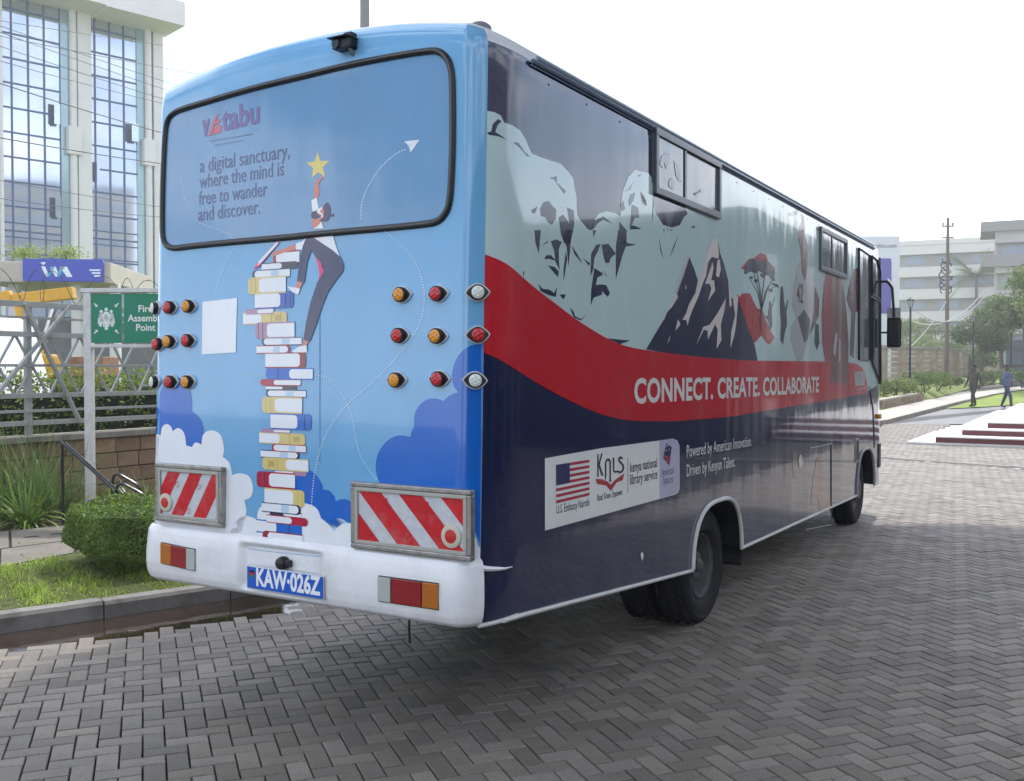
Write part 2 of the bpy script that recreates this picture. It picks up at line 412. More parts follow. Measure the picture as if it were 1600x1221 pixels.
def decal(name, polys, mats, layer=0, side=None, label=None, tree=None, parent=None):
    """flat print: outlines traced as bearings, laid onto the body surface. polys: (points, material index)"""
    MV = []; MF = []; MM = []
    for pi_, (P, mi) in enumerate(polys):
        Q = []
        for x, y in P:
            if side == 'R': x = min(x, seam_x(y) - .4)
            if side == 'S': x = max(x, seam_x(y) + .4)
            if not Q or abs(Q[-1][0] - x) + abs(Q[-1][1] - y) > .05: Q.append((x, y))
        b = bmesh.new(); vs = [b.verts.new((x, y, 0)) for x, y in Q]
        try: b.faces.new(vs)
        except ValueError: b.free(); continue
        b.normal_update(); bmesh.ops.triangulate(b, faces=b.faces[:], ngon_method='EAR_CLIP')
        if max(q[0] for q in Q) - min(q[0] for q in Q) > 5 and (min(q[0] for q in Q) < 820 ): cut(b, steps_px, 0)
        if max(q[1] for q in Q) - min(q[1] for q in Q) > 20 and min(q[0] for q in Q) < 820: cut(b, steps_y, 1)
        b.verts.index_update(); k = len(MV)
        for v in b.verts:
            loc, nor = hit(v.co.x, v.co.y, tree); MV.append(loc + nor * (.0012 + .0006 * layer + (.00012 * pi_ if len(polys) < 30 else 0)))
        for f in b.faces: MF.append([v.index + k for v in f.verts]); MM.append(mi)
        b.free()
    me = bpy.data.meshes.new(name); me.from_pydata(MV, [], MF)
    o = link(name, me, parent or bus, mats if isinstance(mats, (list, tuple)) else [mats])
    if o.data.materials and len(o.data.materials) > 1: me.polygons.foreach_set('material_index', MM)
    me.polygons.foreach_set('use_smooth', [True] * len(MF)); me.update()
    # faces must look outward
    bm2 = bmesh.new(); bm2.from_mesh(me)
    for f in bm2.faces:
        d = f.calc_center_median() - E_B
        if f.normal.dot(d) > 0: f.normal_flip()
    bm2.to_mesh(me); bm2.free()
    if label: o['label'] = label
    return o
def decals(name, polys, mats, layer=0, side=None, label=None):
    for q in polys: decal(name, [q], mats, layer, side)
def disc(cx, cy, rx, ry=None, n=20):
    ry = ry or rx
    return [(cx + rx * math.cos(2 * math.pi * k / n), cy + ry * math.sin(2 * math.pi * k / n)) for k in range(n)]
def C(ox, oy, sc, P): return [(ox + x / sc, oy + y / sc) for x, y in P]
def print_text(name, s, pa, pb, m, face='R', h=None, bold=0., layer=2, spacing=1.):
    """lettering from the left end pa to the right end pb of its baseline, on the rear or the side"""
    a, _ = hit(*pa); b, _ = hit(*pb)
    Vt, Ft = text_mesh(s, bold, spacing); x0 = min(v.x for v in Vt); x1 = max(v.x for v in Vt)
    out_ = []
    for v in Vt:
        t = (v.x - x0) / (x1 - x0); kz = h / .73
        z = a.z + (b.z - a.z) * t + v.y * kz
        if face == 'R':
            wv = a.y + (b.y - a.y) * t; loc, nor = hit_rear(wv, z)
        else:
            sv = a.x + (b.x - a.x) * t; loc, nor = hit_side(sv, z)
        out_.append(loc + nor * (.0012 + .0006 * layer))
    me = bpy.data.meshes.new(name); me.from_pydata(out_, [], Ft)
    return link(name, me, bus, [m])

# ---- paints for the prints
def ink(name, c, rough=.2): return wrap('ink_' + name, c, rough)
I_DB = ink('royal_blue', (.003, .13, .56)); I_WH = ink('white', (.82, .85, .89)); I_LB = ink('cloud_blue', (.42, .62, .84)); I_NV = ink('navy', (.012, .018, .10))
I_YE = ink('yellow', (.72, .58, .22)); I_CR = ink('crimson', (.45, .012, .05)); I_MV = ink('mauve', (.42, .25, .36)); I_GR = ink('charcoal', (.035, .04, .06)); I_BL = ink('blue', (.01, .10, .48))
I_PB = ink('page_blue', (.50, .66, .82)); I_SK = ink('skin', (.62, .20, .15)); I_PK = ink('pink', (.75, .02, .16)); I_ST = ink('star', (.72, .60, .14)); I_DR = ink('dark_red', (.28, .01, .03))
I_GL = ink('window_blue', (.14, .31, .52), .05); I_PU = ink('purple', (.14, .10, .30)); I_TX = ink('text_slate', (.075, .10, .24)); I_GY = ink('grey_blue', (.20, .25, .42))
I_FN = ink('figure_navy', (.014, .020, .060)); I_SN = ink('snow', (.74, .64, .60)); I_STK = ink('sticker', (.82, .82, .78)); I_BK = ink('black', (.012, .012, .015)); I_BR = ink('brown', (.14, .05, .045))
I_RM = ink('map_red', (.42, .02, .025)); I_CL = ink('cloth_grey', (.42, .42, .42)); I_SC = ink('side_cream', (.80, .77, .72)); I_PURP = ink('umber', (.12, .06, .07))
RR = [W_BLUE, I_DB, I_WH, I_LB]

# ---- rear wrap: clouds
cl = []
cl.append((smooth_poly(C(480, 360, 2.443, [(700, 437), (640, 437), (600, 455), (568, 495), (553, 550), (560, 595), (577, 618)]), 4, False) +
    smooth_poly(C(480, 360, 2.443, [(577, 618), (560, 624), (540, 634), (520, 652)]), 4, False) + smooth_poly(C(480, 360, 2.443, [(520, 652), (495, 643), (460, 645), (428, 670), (410, 705), (409, 750)]), 4, False) +
    smooth_poly(C(480, 360, 2.443, [(409, 750), (400, 765), (394, 790)]), 3, False) + smooth_poly(C(480, 360, 2.443, [(394, 790), (350, 783), (305, 805), (272, 850), (262, 905), (275, 960), (300, 990)]), 4, False) +
    C(480, 360, 2.443, [(400, 1100), (630, 1120), (700, 1200), (700, 800)]), 1))
cl.append((smooth_poly(C(230, 360, 2.443, [(12, 690), (30, 678), (47, 685)]), 3, False) + smooth_poly(C(230, 360, 2.443, [(47, 685), (50, 620), (72, 578), (105, 562), (145, 575), (168, 625), (172, 692)]), 4, False) +
    smooth_poly(C(230, 360, 2.443, [(172, 692), (200, 715), (216, 755), (216, 800)]), 4, False) + C(230, 360, 2.443, [(200, 860), (100, 860), (20, 860)]), 1))
cl.append((smooth_poly(C(480, 360, 2.443, [(-110, 930), (-60, 905), (-20, 905), (25, 925), (55, 965), (60, 990)]), 4, False) + smooth_poly(C(480, 360, 2.443, [(60, 990), (85, 995), (105, 1018), (108, 1035)]), 4, False) +
    smooth_poly(C(480, 360, 2.443, [(108, 1035), (140, 1026), (175, 1040), (190, 1070)]), 4, False) + C(480, 360, 2.443, [(180, 1140), (0, 1130), (-100, 1000)]), 1))
cl.append((smooth_poly(C(480, 360, 2.443, [(80, 1130), (85, 1110), (110, 1100), (140, 1105), (165, 1130)]), 4, False) + C(480, 360, 2.443, [(170, 1180), (80, 1180)]), 3))
decals('cloud_print', cl, RR, 0, 'R', 'royal blue cloud shapes')
cl = []
lc = [(14, 830), (22, 795), (40, 778), (52, 785)]; P = smooth_poly(C(230, 360, 2.443, lc), 4, False)
for seg in ([(52, 785), (58, 752), (75, 740), (92, 750), (98, 768)], [(98, 768), (120, 755), (142, 775), (150, 822)], [(150, 822), (165, 826), (172, 828)], [(172, 828), (182, 812), (196, 812), (208, 820)],
            [(208, 820), (215, 780), (245, 764), (280, 780), (294, 830), (290, 866)], [(290, 866), (315, 888), (325, 935)], [(325, 935), (355, 928), (390, 940), (405, 985), (395, 1020), (372, 1030)],
            [(372, 1030), (380, 1070), (375, 1100)]):
    P += smooth_poly(C(230, 360, 2.443, seg), 4, False)[1:]
P += C(230, 360, 2.443, [(360, 1150), (300, 1180), (0, 1140)])
cl.append((P, 2))
P = C(230, 360, 2.443, [(290, 1190), (320, 1150)])
for seg in ([(320, 1150), (340, 1110), (375, 1090), (410, 1100), (420, 1108)], [(420, 1108), (430, 1060), (480, 1035), (560, 1035), (640, 1055), (665, 1100)], [(665, 1100), (690, 1120), (715, 1150)], [(715, 1150), (735, 1128), (760, 1118), (790, 1120)]):
    P += smooth_poly(C(230, 360, 2.443, seg), 4, False)[1:]
P += C(230, 360, 2.443, [(830, 1150), (830, 1320), (500, 1300), (300, 1240)])
cl.append((P, 2))
cl.append((smooth_poly(C(480, 360, 2.443, [(600, 1150), (625, 1150), (645, 1180), (655, 1210), (700, 1215), (690, 1290), (600, 1290)]), 3), 2))
decals('cloud_print', cl, RR, 1, 'R', 'white cloud shapes')
# ---- rear wrap: dotted flight lines
def dots(P, step=3.4, r=.85):
    P = smooth_poly(P, 8, False); o = []; acc = 0
    for a, b in zip(P, P[1:]):
        l = math.hypot(b[0] - a[0], b[1] - a[1]); acc += l
        while acc > step:
            acc -= step; t = 1 - acc / l if l else 0; o.append((disc(a[0] + (b[0] - a[0]) * t, a[1] + (b[1] - a[1]) * t, r, n=6), 0))
    return o
DT = dots(C(460, 30, 3.3, [(583, 670), (520, 700), (440, 775), (380, 870), (350, 950), (345, 1032)]), 4.2, 1.1)
DT += dots(C(480, 360, 2.443, [(290, 0), (350, 45), (400, 100), (435, 170), (448, 240), (440, 330), (400, 410), (330, 500), (240, 590), (155, 665), (100, 735), (60, 810), (40, 880), (25, 960), (18, 1050)]), 4.2, 1.0)
DT += dots(C(480, 360, 2.443, [(25, 550), (70, 562), (110, 592), (140, 635), (165, 685), (178, 740), (190, 810), (215, 880), (265, 950)]), 4.2, 1.0)
DT += dots(C(230, 360, 2.443, [(450, 552), (370, 550), (320, 530), (290, 490), (280, 476)]), 3.6, .8) + dots(C(230, 360, 2.443, [(260, 250), (280, 180), (310, 110), (335, 50), (310, 15), (285, 5)]), 3.6, .7)
DT += dots(C(230, 30, 3.3, [(440, 1110), (400, 1095), (330, 1075), (260, 1040), (215, 970), (190, 900), (175, 800)]), 3.2, .6)
# ---- window gasket and printed glass
def rr_path(P, k=5): return smooth_poly(P, k)
WOUT = [(259, 215), (263, 190), (272, 178), (290, 170), (340, 155), (400, 138), (470, 121), (540, 104), (610, 90), (660, 82), (684, 81), (699, 92), (706, 112), (708, 150), (708, 220), (706, 280), (703, 315), (697, 333),
        (684, 346), (660, 351), (600, 357), (520, 364), (440, 372), (360, 379), (300, 385), (275, 388), (262, 384), (256, 372), (255, 340), (256, 280)]
WP = smooth_poly(WOUT, 4)
cxw = sum(p[0] for p in WP) / len(WP); cyw = sum(p[1] for p in WP) / len(WP)
gl = decal('rear_window', [(WP, 0)], [I_GL], 1, label='rear window covered by a blue printed film')
mb = MB(); gp = [];
for x, y in WP:
    loc, nor = hit(x, y); gp.append(loc + nor * .003)
mb.tube(gp, .017, 8, closed=True)
rubber = mat('black_rubber', (.018, .018, .020), .42, var=.3, scale=20, bump=.002, bscale=60)
mb.build('rubber_gasket', rubber, gl, smooth=True)
mb = MB(); mb.tube([p + Vector((-.0155, 0, 0)) for p in gp], .004, 6, closed=True); mb.build('gasket_bead', mat('worn_rubber_bead', (.12, .12, .12), .35), gl, smooth=True)
decal('dotted_line_print', DT, [ink('dot_white', (.8, .84, .9))], 3, 'R')['kind'] = 'stuff'
decal('paper_plane_print', [(C(460, 30, 3.3, [(568, 632), (648, 623), (600, 690), (592, 655)]), 0), (C(460, 30, 3.3, [(592, 655), (648, 623), (585, 665)]), 1)], [I_WH, I_PB], 3)
# star and reader
sc_, cy_ = C(380, 150, 3.7, [(435, 400)])[0]
star = []
for k in range(10):
    a = -math.pi / 2 + k * math.pi / 5 - .06; r = 20 if k % 2 == 0 else 8.6; star.append((sc_ + r * .93 * math.cos(a), cy_ + r * 1.12 * math.sin(a) + 2))
decal('star_print', [(star, 0)], [I_ST], 3)
K = lambda P: C(380, 150, 3.7, P)
man = [(K([(410, 592), (413, 520), (424, 492), (452, 470), (468, 466), (460, 480), (442, 505), (438, 530), (446, 545), (442, 570), (430, 600)]), 0),
       (K([(397, 604), (428, 590), (440, 655), (404, 672)]), 1), (K([(402, 712), (402, 766), (430, 758), (456, 738), (472, 700), (466, 640), (430, 658)]), 0),
       (smooth_poly(K([(396, 690), (402, 672), (425, 670), (438, 690), (455, 690), (440, 708), (415, 714), (400, 706)]), 3), 2),
       (smooth_poly(K([(465, 648), (478, 622), (496, 622), (507, 650), (510, 685), (526, 680), (525, 698), (505, 700), (490, 724), (460, 726), (445, 722), (466, 700), (470, 672)]), 3), 2),
       (K([(430, 662), (452, 645), (462, 648), (444, 672), (458, 680), (466, 705), (458, 704), (450, 684), (434, 678)]), 1), (K([(405, 768), (430, 757), (455, 730), (468, 768)]), 1)]
man += [(K([(305, 890), (308, 856), (345, 842), (385, 805), (520, 800), (540, 870), (575, 965), (500, 920), (400, 870), (350, 890)]), 1),
        (K([(172, 908), (200, 893), (250, 880), (305, 855), (309, 890), (250, 903), (200, 922), (176, 930)]), 0),
        ([(493, 401), (502, 410), (507, 425), (507, 440), (504, 446), (497, 446), (500, 430), (498, 415)], 3),
        ([(465, 441), (468, 412), (474, 385), (479, 373), (486, 369), (496, 375), (520, 391), (533, 402), (538, 414), (537, 424), (527, 437), (513, 457), (504, 480), (496, 505), (485, 534), (475, 531), (479, 505), (486, 473), (496, 443), (508, 422), (502, 411), (493, 400), (487, 392), (481, 410), (476, 443)], 2),
        ([(466, 440), (474, 442), (470, 452), (461, 452)], 0), ([(449, 447), (456, 449), (464, 450), (470, 452), (467, 461), (458, 457)], 1),
        ([(476, 531), (483, 534), (478, 545), (470, 545)], 0), ([(458, 549), (468, 542), (480, 540), (481, 551), (458, 551)], 1)]
decal('reader_print', man, [I_SK, I_WH, I_NV, I_PK], 4, 'R', 'printed climbing reader in white shirt and navy trousers reaching for a star')
# books: (x0, x1, y0, y1, cover, spine side, page split, pages, ends)
BK = [(482, 583, 82, 130, 'CR', 'L', 494, 'W'), (440, 577, 122, 150, 'GR', 'R', 517, 'W'), (403, 547, 146, 181, 'NV', 'l', 412, 'W'), (388, 532, 174, 240, 'YE', 'L', 430, 'W'), (413, 560, 234, 298, 'BL', 'R', 510, 'W'),
      (378, 485, 297, 318, 'MV', 'L', 422, 'W'), (368, 535, 310, 357, 'YE', 'R', 438, 'W'), (415, 565, 350, 413, 'MV', 'L', 460, 'W'), (440, 592, 409, 440, 'NV', 'l', 447, 'W'), (420, 547, 439, 471, 'CR2', 'r', 540, 'W'),
      (453, 607, 466, 527, 'DR', 'R', 585, 'W'), (455, 635, 527, 570, 'DB', 'L', 545, 'W'), (433, 588, 569, 594, 'CR', 'L', 485, 'W'), (455, 572, 594, 611, 'GR', 'R', 520, 'W'), (455, 608, 609, 638, 'NV', 'l', 462, 'W'),
      (442, 594, 637, 699, 'YE', 'L', 490, 'W'), (473, 628, 699, 761, 'DB', 'R', 575, 'W'), (437, 548, 760, 775, 'MV', 'L', 485, 'W'), (430, 605, 774, 817, 'YE', 'R', 508, 'W'), (478, 608, 816, 846, 'CR2', 'l', 485, 'W'),
      (435, 583, 842, 872, 'NV', 'r', 576, 'W'), (442, 618, 870, 917, 'YE', 'L', 532, 'W'), (490, 610, 916, 933, 'MV', 'R', 560, 'W'), (420, 567, 925, 986, 'CR', 'L', 468, 'W'), (450, 602, 987, 1052, 'YE', 'R', 560, 'W'),
      (440, 588, 1044, 1081, 'NV', 'r', 580, 'W'), (470, 590, 1073, 1093, 'GR', 'L', 522, 'W'), (458, 615, 1090, 1121, 'CR', 'R', 555, 'W'), (418, 592, 1112, 1163, 'DB', 'R', 495, 'W'), (443, 596, 1153, 1200, 'DR', 'L', 463, 'W')]
BC = {'CR': I_CR, 'GR': I_GR, 'NV': I_NV, 'YE': I_YE, 'BL': I_BL, 'MV': I_MV, 'CR2': I_CR, 'DR': I_DR, 'DB': I_DB}
YE2 = ink('ochre', (.55, .42, .12))
def shear(x, y):
    px, py = 230 + x / 2.443, 360 + y / 2.443
    k = (py - 577) / 2300; xm = 230 + 515 / 2.443
    return (px, py + k * (px - xm))
for bi, (x0, x1, y0, y1, cc, sp, split, pg) in enumerate(BK):
    h = y1 - y0; r = min(h * .42, 14); t = max(3.5, h * .09)
    def rnd(xa, xb, ya, yb, r, left):
        o = []
        if left:
            for k in range(6): a = math.pi / 2 * k / 5; o.append((xa + r - r * math.sin(a), ya + r - r * math.cos(a)))
            for k in range(6): a = math.pi / 2 * k / 5; o.append((xa + r - r * math.cos(a), yb - r + r * math.sin(a)))
            o += [(xb, yb), (xb, ya)]
        else:
            o += [(xa, yb)]; 
            for k in range(6): a = math.pi / 2 * k / 5; o.append((xb - r + r * math.sin(a), yb - r + r * math.cos(a)))
            for k in range(6): a = math.pi / 2 * k / 5; o.append((xb - r + r * math.cos(a), ya + r - r * math.sin(a)))
            o += [(xa, ya)]
        return [shear(*q) for q in o]
    left = sp in 'Ll'; polys = [(rnd(x0, x1, y0, y1, r, left), 0)]
    ti = t * 1.0
    if left: pp = rnd(split, x1, y0 + ti, y1 - ti, max(2, r * .9), True)
    else: pp = rnd(x0, split, y0 + ti, y1 - ti, max(2, r * .9), False)
    polys2 = [(pp, 1)]
    if cc in ('NV', 'CR2'):
        m_ = (x0 + x1) / 2; polys2.append(([shear(m_, y0 + ti + 1), shear(m_ + (x1 - x0) * .2, y0 + ti + 1), shear(m_ + (x1 - x0) * .2, y1 - ti - 1), shear(m_, y1 - ti - 1)], 2))
    if h > 40 and cc in ('YE', 'CR', 'MV', 'DB', 'BL', 'DR'):   # spine bands
        for q in ((.25, .62) if cc != 'DB' else (.5,)):
            a = (x0 + (split - x0) * q) if left else (x1 - (x1 - split) * q)
            if abs(split - (x0 if left else x1)) > 25: polys2.append(([shear(a, y0 + 2), shear(a + 2.2, y0 + 2), shear(a + 2.2, y1 - 2), shear(a, y1 - 2)], 3))
        if cc == 'YE' and abs(split - (x0 if left else x1)) > 70:
            a = x0 + 22 if left else x1 - 45; polys2.append(([shear(a, y0 + 12), shear(a + 24, y0 + 12), shear(a + 24, y1 - 12), shear(a, y1 - 12)], 3))
    b1 = decal('book_print', polys, [BC[cc]], 4 + (bi % 2) * 2); decal('page_print', polys2, [BC[cc], I_WH, I_PB, YE2 if cc == 'YE' else I_NV], 5 + (bi % 2) * 2, parent=b1)
decal('book_print', [(C(230, 360, 2.443, [(410, 150), (416, 135), (495, 45), (508, 46), (430, 140)]), 0), (C(230, 360, 2.443, [(422, 138), (430, 118), (497, 46), (505, 50), (440, 122)]), 1)], [I_PK, I_WH], 8, label='tilted pink book at the top of the printed stack')
# blank sticker and lettering
decal('white_sticker', [([(317, 472), (371, 466), (369, 551), (316, 554)], 0)], [I_WH], 3)
print_text('window_lettering', 'a digital sanctuary,', (313, 270), (453, 246), I_TX, 'R', .078, .004, 4)
print_text('window_lettering', 'where the mind is', (312, 295), (444, 274), I_TX, 'R', .078, .004, 4)
print_text('window_lettering', 'free to wander', (311, 321), (418, 306), I_TX, 'R', .078, .004, 4)
print_text('window_lettering', 'and discover.', (310, 346), (407, 334), I_TX, 'R', .078, .004, 4)
print_text('logo_lettering', 'v', (316, 213), (328, 211), I_PU, 'R', .128, .035, 4)
print_text('logo_lettering', 'tabu', (347, 205), (406, 191), I_PU, 'R', .122, .03, 4)
decal('logo_print', [([(326, 213), (331, 195), (339, 179), (343, 178), (338, 190), (331, 212)], 0), ([(333, 211), (335, 201), (343, 195), (347, 198), (347, 207)], 0), ([(337, 192), (344, 186), (345, 190), (338, 196)], 0)], [ink('logo_red', (.55, .10, .16))], 4)
decal('logo_tagline', [([(328 + i * 5.2, 222 - i * .9), (332 + i * 5.2, 221.3 - i * .9), (332 + i * 5.2, 219.6 - i * .9), (328 + i * 5.2, 220.3 - i * .9)], 0) for i in range(13)] +
      [([(336 + i * 5.2, 228 - i * .9), (339 + i * 5.2, 227.4 - i * .9), (339 + i * 5.2, 226.2 - i * .9), (336 + i * 5.2, 226.8 - i * .9)], 0) for i in range(9)], [I_GY], 4)

# ---- side wrap
S1 = lambda P: C(750, 40, 3.59, P)
S2 = lambda P: C(750, 360, 4.07, P)
S3 = lambda P: C(1000, 180, 4.696, P)
S4 = lambda P: C(1000, 360, 4.07, P)
S5 = lambda P: C(1200, 300, 3.81, P)
def side_to(px_s, z):   # bearing of a point of the side plane
    return to_px(BUS @ Vector((px_s, 0, z)))
TOPZ = 3.295
def top_y(x):
    d = BINV.to_3x3() @ bearing(x, 400); t = -E_B.y / d.y; s = E_B.x + d.x * t
    return side_to(s, TOPZ)[1]
red_top = S2([(20, 150), (40, 157), (100, 180), (160, 210), (215, 250), (270, 300), (370, 385), (470, 460), (600, 560), (700, 625), (800, 685), (900, 728), (960, 745), (1040, 760)]) + S4([(200, 785), (400, 808), (600, 823), (750, 830), (1170, 835)]) + [(1325, 567), (1340, 570), (1351, 582), (1356, 612)]
red_bot = S2([(15, 778), (100, 810), (200, 870), (300, 935), (400, 995), (500, 1050), (600, 1100), (700, 1145), (800, 1180), (900, 1203), (1000, 1213)]) + [(1020, 658.5), (1050, 658.5), (1100, 655), (1150, 650), (1200, 641), (1270, 630), (1320, 621), (1356, 614)]
pale = S1([(20, 480), (80, 487), (115, 505), (135, 545), (180, 560), (225, 590), (255, 640), (280, 700), (290, 720), (340, 740), (400, 760), (450, 775), (495, 820), (522, 860), (530, 920), (540, 960), (543, 1060), (560, 1090), (600, 1140), (618, 1150),
    (632, 1140), (640, 1090), (665, 1055), (710, 1042), (760, 1055), (785, 1070), (790, 1000), (800, 930), (830, 850), (870, 808), (900, 820), (945, 830), (960, 850), (968, 905)]) + \
    [(1022, 330), (1026, 336), (1036, 352), (1050, 356), (1062, 352), (1068, 340), (1074, 334), (1070, 325), (1080, 318), (1084, 300), (1090, 262), (1096, 243)]
pale += [(x, top_y(x)) for x in (1100, 1150, 1200, 1250, 1300, 1330, 1360, 1372)] + [(1374, 470), (1374, 640), (1374, 600)] + [(1356, 612)]
pale_poly = pale + [(x, y + 6) for x, y in reversed(red_top)]
decal('pale_mural_print', [(pale_poly, 0)], [W_PALE], 0, 'S', 'pale green mural ground with carved rock outline')
rb = smooth_poly(red_top, 2, False) + smooth_poly(red_bot, 2, False)[::-1]
decal('red_band_print', [(rb, 0)], [W_RED], 2, 'S', 'sweeping red band')
# a plain rock figure ridge (loose shadow shapes)
sh1 = [[(100, 525), (120, 538), (97, 560), (85, 598), (115, 617), (147, 640), (100, 622), (50, 615), (35, 602), (62, 595), (70, 555)], [(185, 655), (215, 660), (250, 710), (282, 735), (262, 735), (225, 690)],
       [(335, 1030), (355, 990), (385, 985), (405, 1012), (427, 1035), (423, 1085), (403, 1118), (380, 1105), (365, 1075), (340, 1070)], [(285, 1038), (320, 1015), (310, 1052), (295, 1055)],
       [(440, 1078), (465, 1060), (502, 1115), (486, 1020), (525, 1040), (528, 1120), (505, 1225), (470, 1221), (452, 1170)], [(390, 855), (430, 845), (428, 880), (480, 930), (470, 945), (415, 865)],
       [(630, 1150), (640, 1095), (690, 1070), (745, 1115), (690, 1090), (660, 1110)], [(830, 985), (842, 950), (870, 932), (860, 982), (835, 1015)], [(900, 932), (930, 980), (935, 1015), (908, 1000)],
       [(850, 1005), (885, 1020), (892, 1078), (865, 1082), (850, 1120), (905, 1142), (862, 1122), (838, 1145), (845, 1070)], [(788, 1010), (802, 980), (812, 1030), (795, 1042)], [(780, 1100), (822, 1150), (820, 1225), (778, 1225)],
       [(865, 870), (830, 920), (800, 935), (840, 920)], [(970, 940), (975, 1000), (962, 1120), (972, 1040)], [(880, 845), (905, 830), (895, 848)]]
sh2 = [[(515, -2), (585, -2), (575, 80), (562, 235), (550, 110), (525, 50)], [(345, 0), (385, 0), (380, 60), (372, 148), (350, 80)], [(448, 70), (485, 58), (518, 75), (500, 120), (500, 200), (505, 255), (478, 200), (470, 130)],
       [(405, 185), (420, 160), (450, 158), (482, 195), (440, 183)], [(430, 225), (470, 232), (500, 262), (494, 300), (462, 262)], [(545, 130), (553, 180), (530, 330), (530, 250)], [(395, 105), (415, 75), (440, 68), (415, 85)],
       [(368, 340), (395, 372), (440, 378), (470, 400), (490, 358), (480, 425), (430, 412), (385, 388)], [(503, 410), (543, 408), (530, 442)], [(700, 298), (705, 150), (735, 95), (767, 85), (750, 130), (725, 180), (718, 250)],
       [(772, 92), (815, 85), (862, 150), (830, 175), (820, 208), (795, 208), (780, 150)], [(580, 95), (610, 140), (652, 215), (600, 155)], [(653, 178), (700, 212), (690, 226)], [(878, -2), (932, -2), (930, 80), (992, 92), (925, 105), (905, 160), (862, 312), (862, 100)],
       [(725, 240), (782, 275), (770, 290), (745, 300), (735, 350), (770, 345), (800, 348), (825, 400), (810, 425), (772, 385), (775, 410), (720, 430), (702, 482), (705, 380)], 
       [(567, 490), (595, 520), (602, 545), (640, 566), (677, 535), (640, 575), (595, 555)], [(810, 688), (955, 702), (890, 724)], [(1135, 40), (1150, 120), (1165, 190), (1145, 130)], [(1260, 30), (1235, 110), (1200, 185), (1230, 100)], [(785, 250), (808, 300), (795, 285)], [(272, 265), (280, 262), (276, 305)],
       [(715, 0), (738, 0), (720, 50)]]
decals('rock_figure_print', [(S1(p), 0) for p in sh1] + [(S2(p), 0) for p in sh2] + [(S3(p), 0) for p in ([(370, 815), (405, 812), (392, 838)], [(170, 840), (177, 835), (176, 875)], [(196, 830), (203, 830), (202, 858)], [(215, 840), (238, 838), (225, 852)], [(0, 560), (30, 600), (50, 668), (25, 640), (5, 610)])], [I_FN], 1, 'S')
# mountains
mt = [(S4([(36, 758), (145, 575), (235, 400), (275, 290), (300, 172), (312, 170), (345, 250), (367, 320), (350, 400), (400, 300), (430, 180), (460, 60), (475, 45), (495, 80), (510, 150), (535, 220), (560, 320), (580, 430), (600, 445), (617, 405), (640, 450), (665, 540), (700, 640), (725, 715), (748, 834), (600, 828), (400, 812), (200, 789)]), 0)]
decal('mountain_print', mt, [I_FN], 1, 'S', 'navy mountain range')
sn = [[(145, 572), (165, 518), (215, 440), (235, 370), (275, 290), (300, 170), (312, 170), (285, 210), (272, 300), (245, 350), (230, 400), (240, 425), (200, 490), (170, 520), (150, 572)],
      [(268, 570), (290, 530), (310, 470), (350, 400), (375, 330), (400, 250), (430, 140), (455, 65), (475, 45), (492, 75), (500, 150), (497, 182), (470, 175), (455, 168), (430, 205), (418, 290), (400, 330), (370, 420), (330, 510), (312, 560), (300, 608), (292, 570)],
      [(412, 340), (430, 290), (460, 205), (466, 240), (450, 320), (470, 318), (476, 385), (430, 452), (452, 370), (440, 340)], [(490, 195), (505, 185), (512, 250), (500, 300), (480, 290)],
      [(545, 430), (535, 510), (512, 600), (516, 700), (485, 755), (492, 630), (475, 600), (430, 697), (428, 640), (405, 632), (355, 730), (400, 615), (442, 600), (490, 530)],
      [(612, 408), (622, 430), (610, 590), (600, 660), (573, 752), (578, 650), (603, 540), (590, 450)], [(240, 565), (255, 600), (222, 640)], [(192, 665), (185, 700), (170, 722)], [(560, 330), (575, 400), (582, 480), (568, 490)], [(285, 345), (296, 370), (288, 375)]]
decals('snow_print', [(S4(p), 0) for p in sn], [I_SN], 2, 'S')
decals('red_map_print', [(S4([(622, 432), (650, 402), (698, 400), (720, 450), (745, 500), (775, 500), (800, 570), (830, 640), (856, 685), (822, 727), (800, 712), (770, 668), (735, 710), (722, 712), (690, 640), (655, 530)]), 0), (S4([(640, 245), (690, 182), (720, 180), (765, 143), (800, 158), (820, 205), (857, 240), (858, 285), (800, 240), (740, 190), (700, 230), (668, 252)]), 0)], [I_RM], 2, 'S')
tr = [[(660, 275), (665, 240), (685, 200), (710, 178), (735, 195), (765, 185), (800, 195), (820, 205), (850, 265), (857, 325), (835, 318), (820, 290), (790, 285), (760, 258), (730, 275), (700, 262), (670, 280)]]
for a, b, c_ in (((768, 505), (755, 400), (720, 280)), ((768, 505), (765, 420), (740, 260)), ((768, 505), (772, 410), (790, 280)), ((768, 505), (790, 400), (835, 320)), ((768, 505), (800, 380), (875, 350)), ((765, 500), (745, 400), (690, 300)), ((768, 505), (775, 480), (812, 355))):
    tr.append([a, b, c_, (c_[0] + 5, c_[1] + 2), (b[0] + 6, b[1] + 3), (a[0] + 7, a[1])])
tr += [[(690, 300), (710, 290), (718, 305), (700, 315)], [(720, 315), (745, 310), (748, 330), (730, 335)], [(760, 280), (790, 275), (795, 300), (775, 305)], [(812, 370), (845, 375), (838, 395), (820, 390)], [(830, 330), (875, 345), (880, 368), (845, 350)], [(762, 500), (776, 500), (770, 600), (766, 665), (760, 600)]]
decals('acacia_print', [(S4(p), 0) for p in tr], [I_FN], 3, 'S')
decals('dancer_print', [(S4(p), 0) for p in ([(893, 362), (905, 355), (910, 385), (915, 450), (922, 490), (938, 440), (942, 442), (930, 520), (935, 600), (918, 660), (908, 728), (890, 700), (895, 600), (888, 480)], [(820, 455), (830, 450), (836, 480), (840, 600), (828, 640), (815, 580), (795, 545), (812, 545)], [(855, 420), (858, 425), (840, 490), (836, 480)])], [I_GR], 2, 'S')
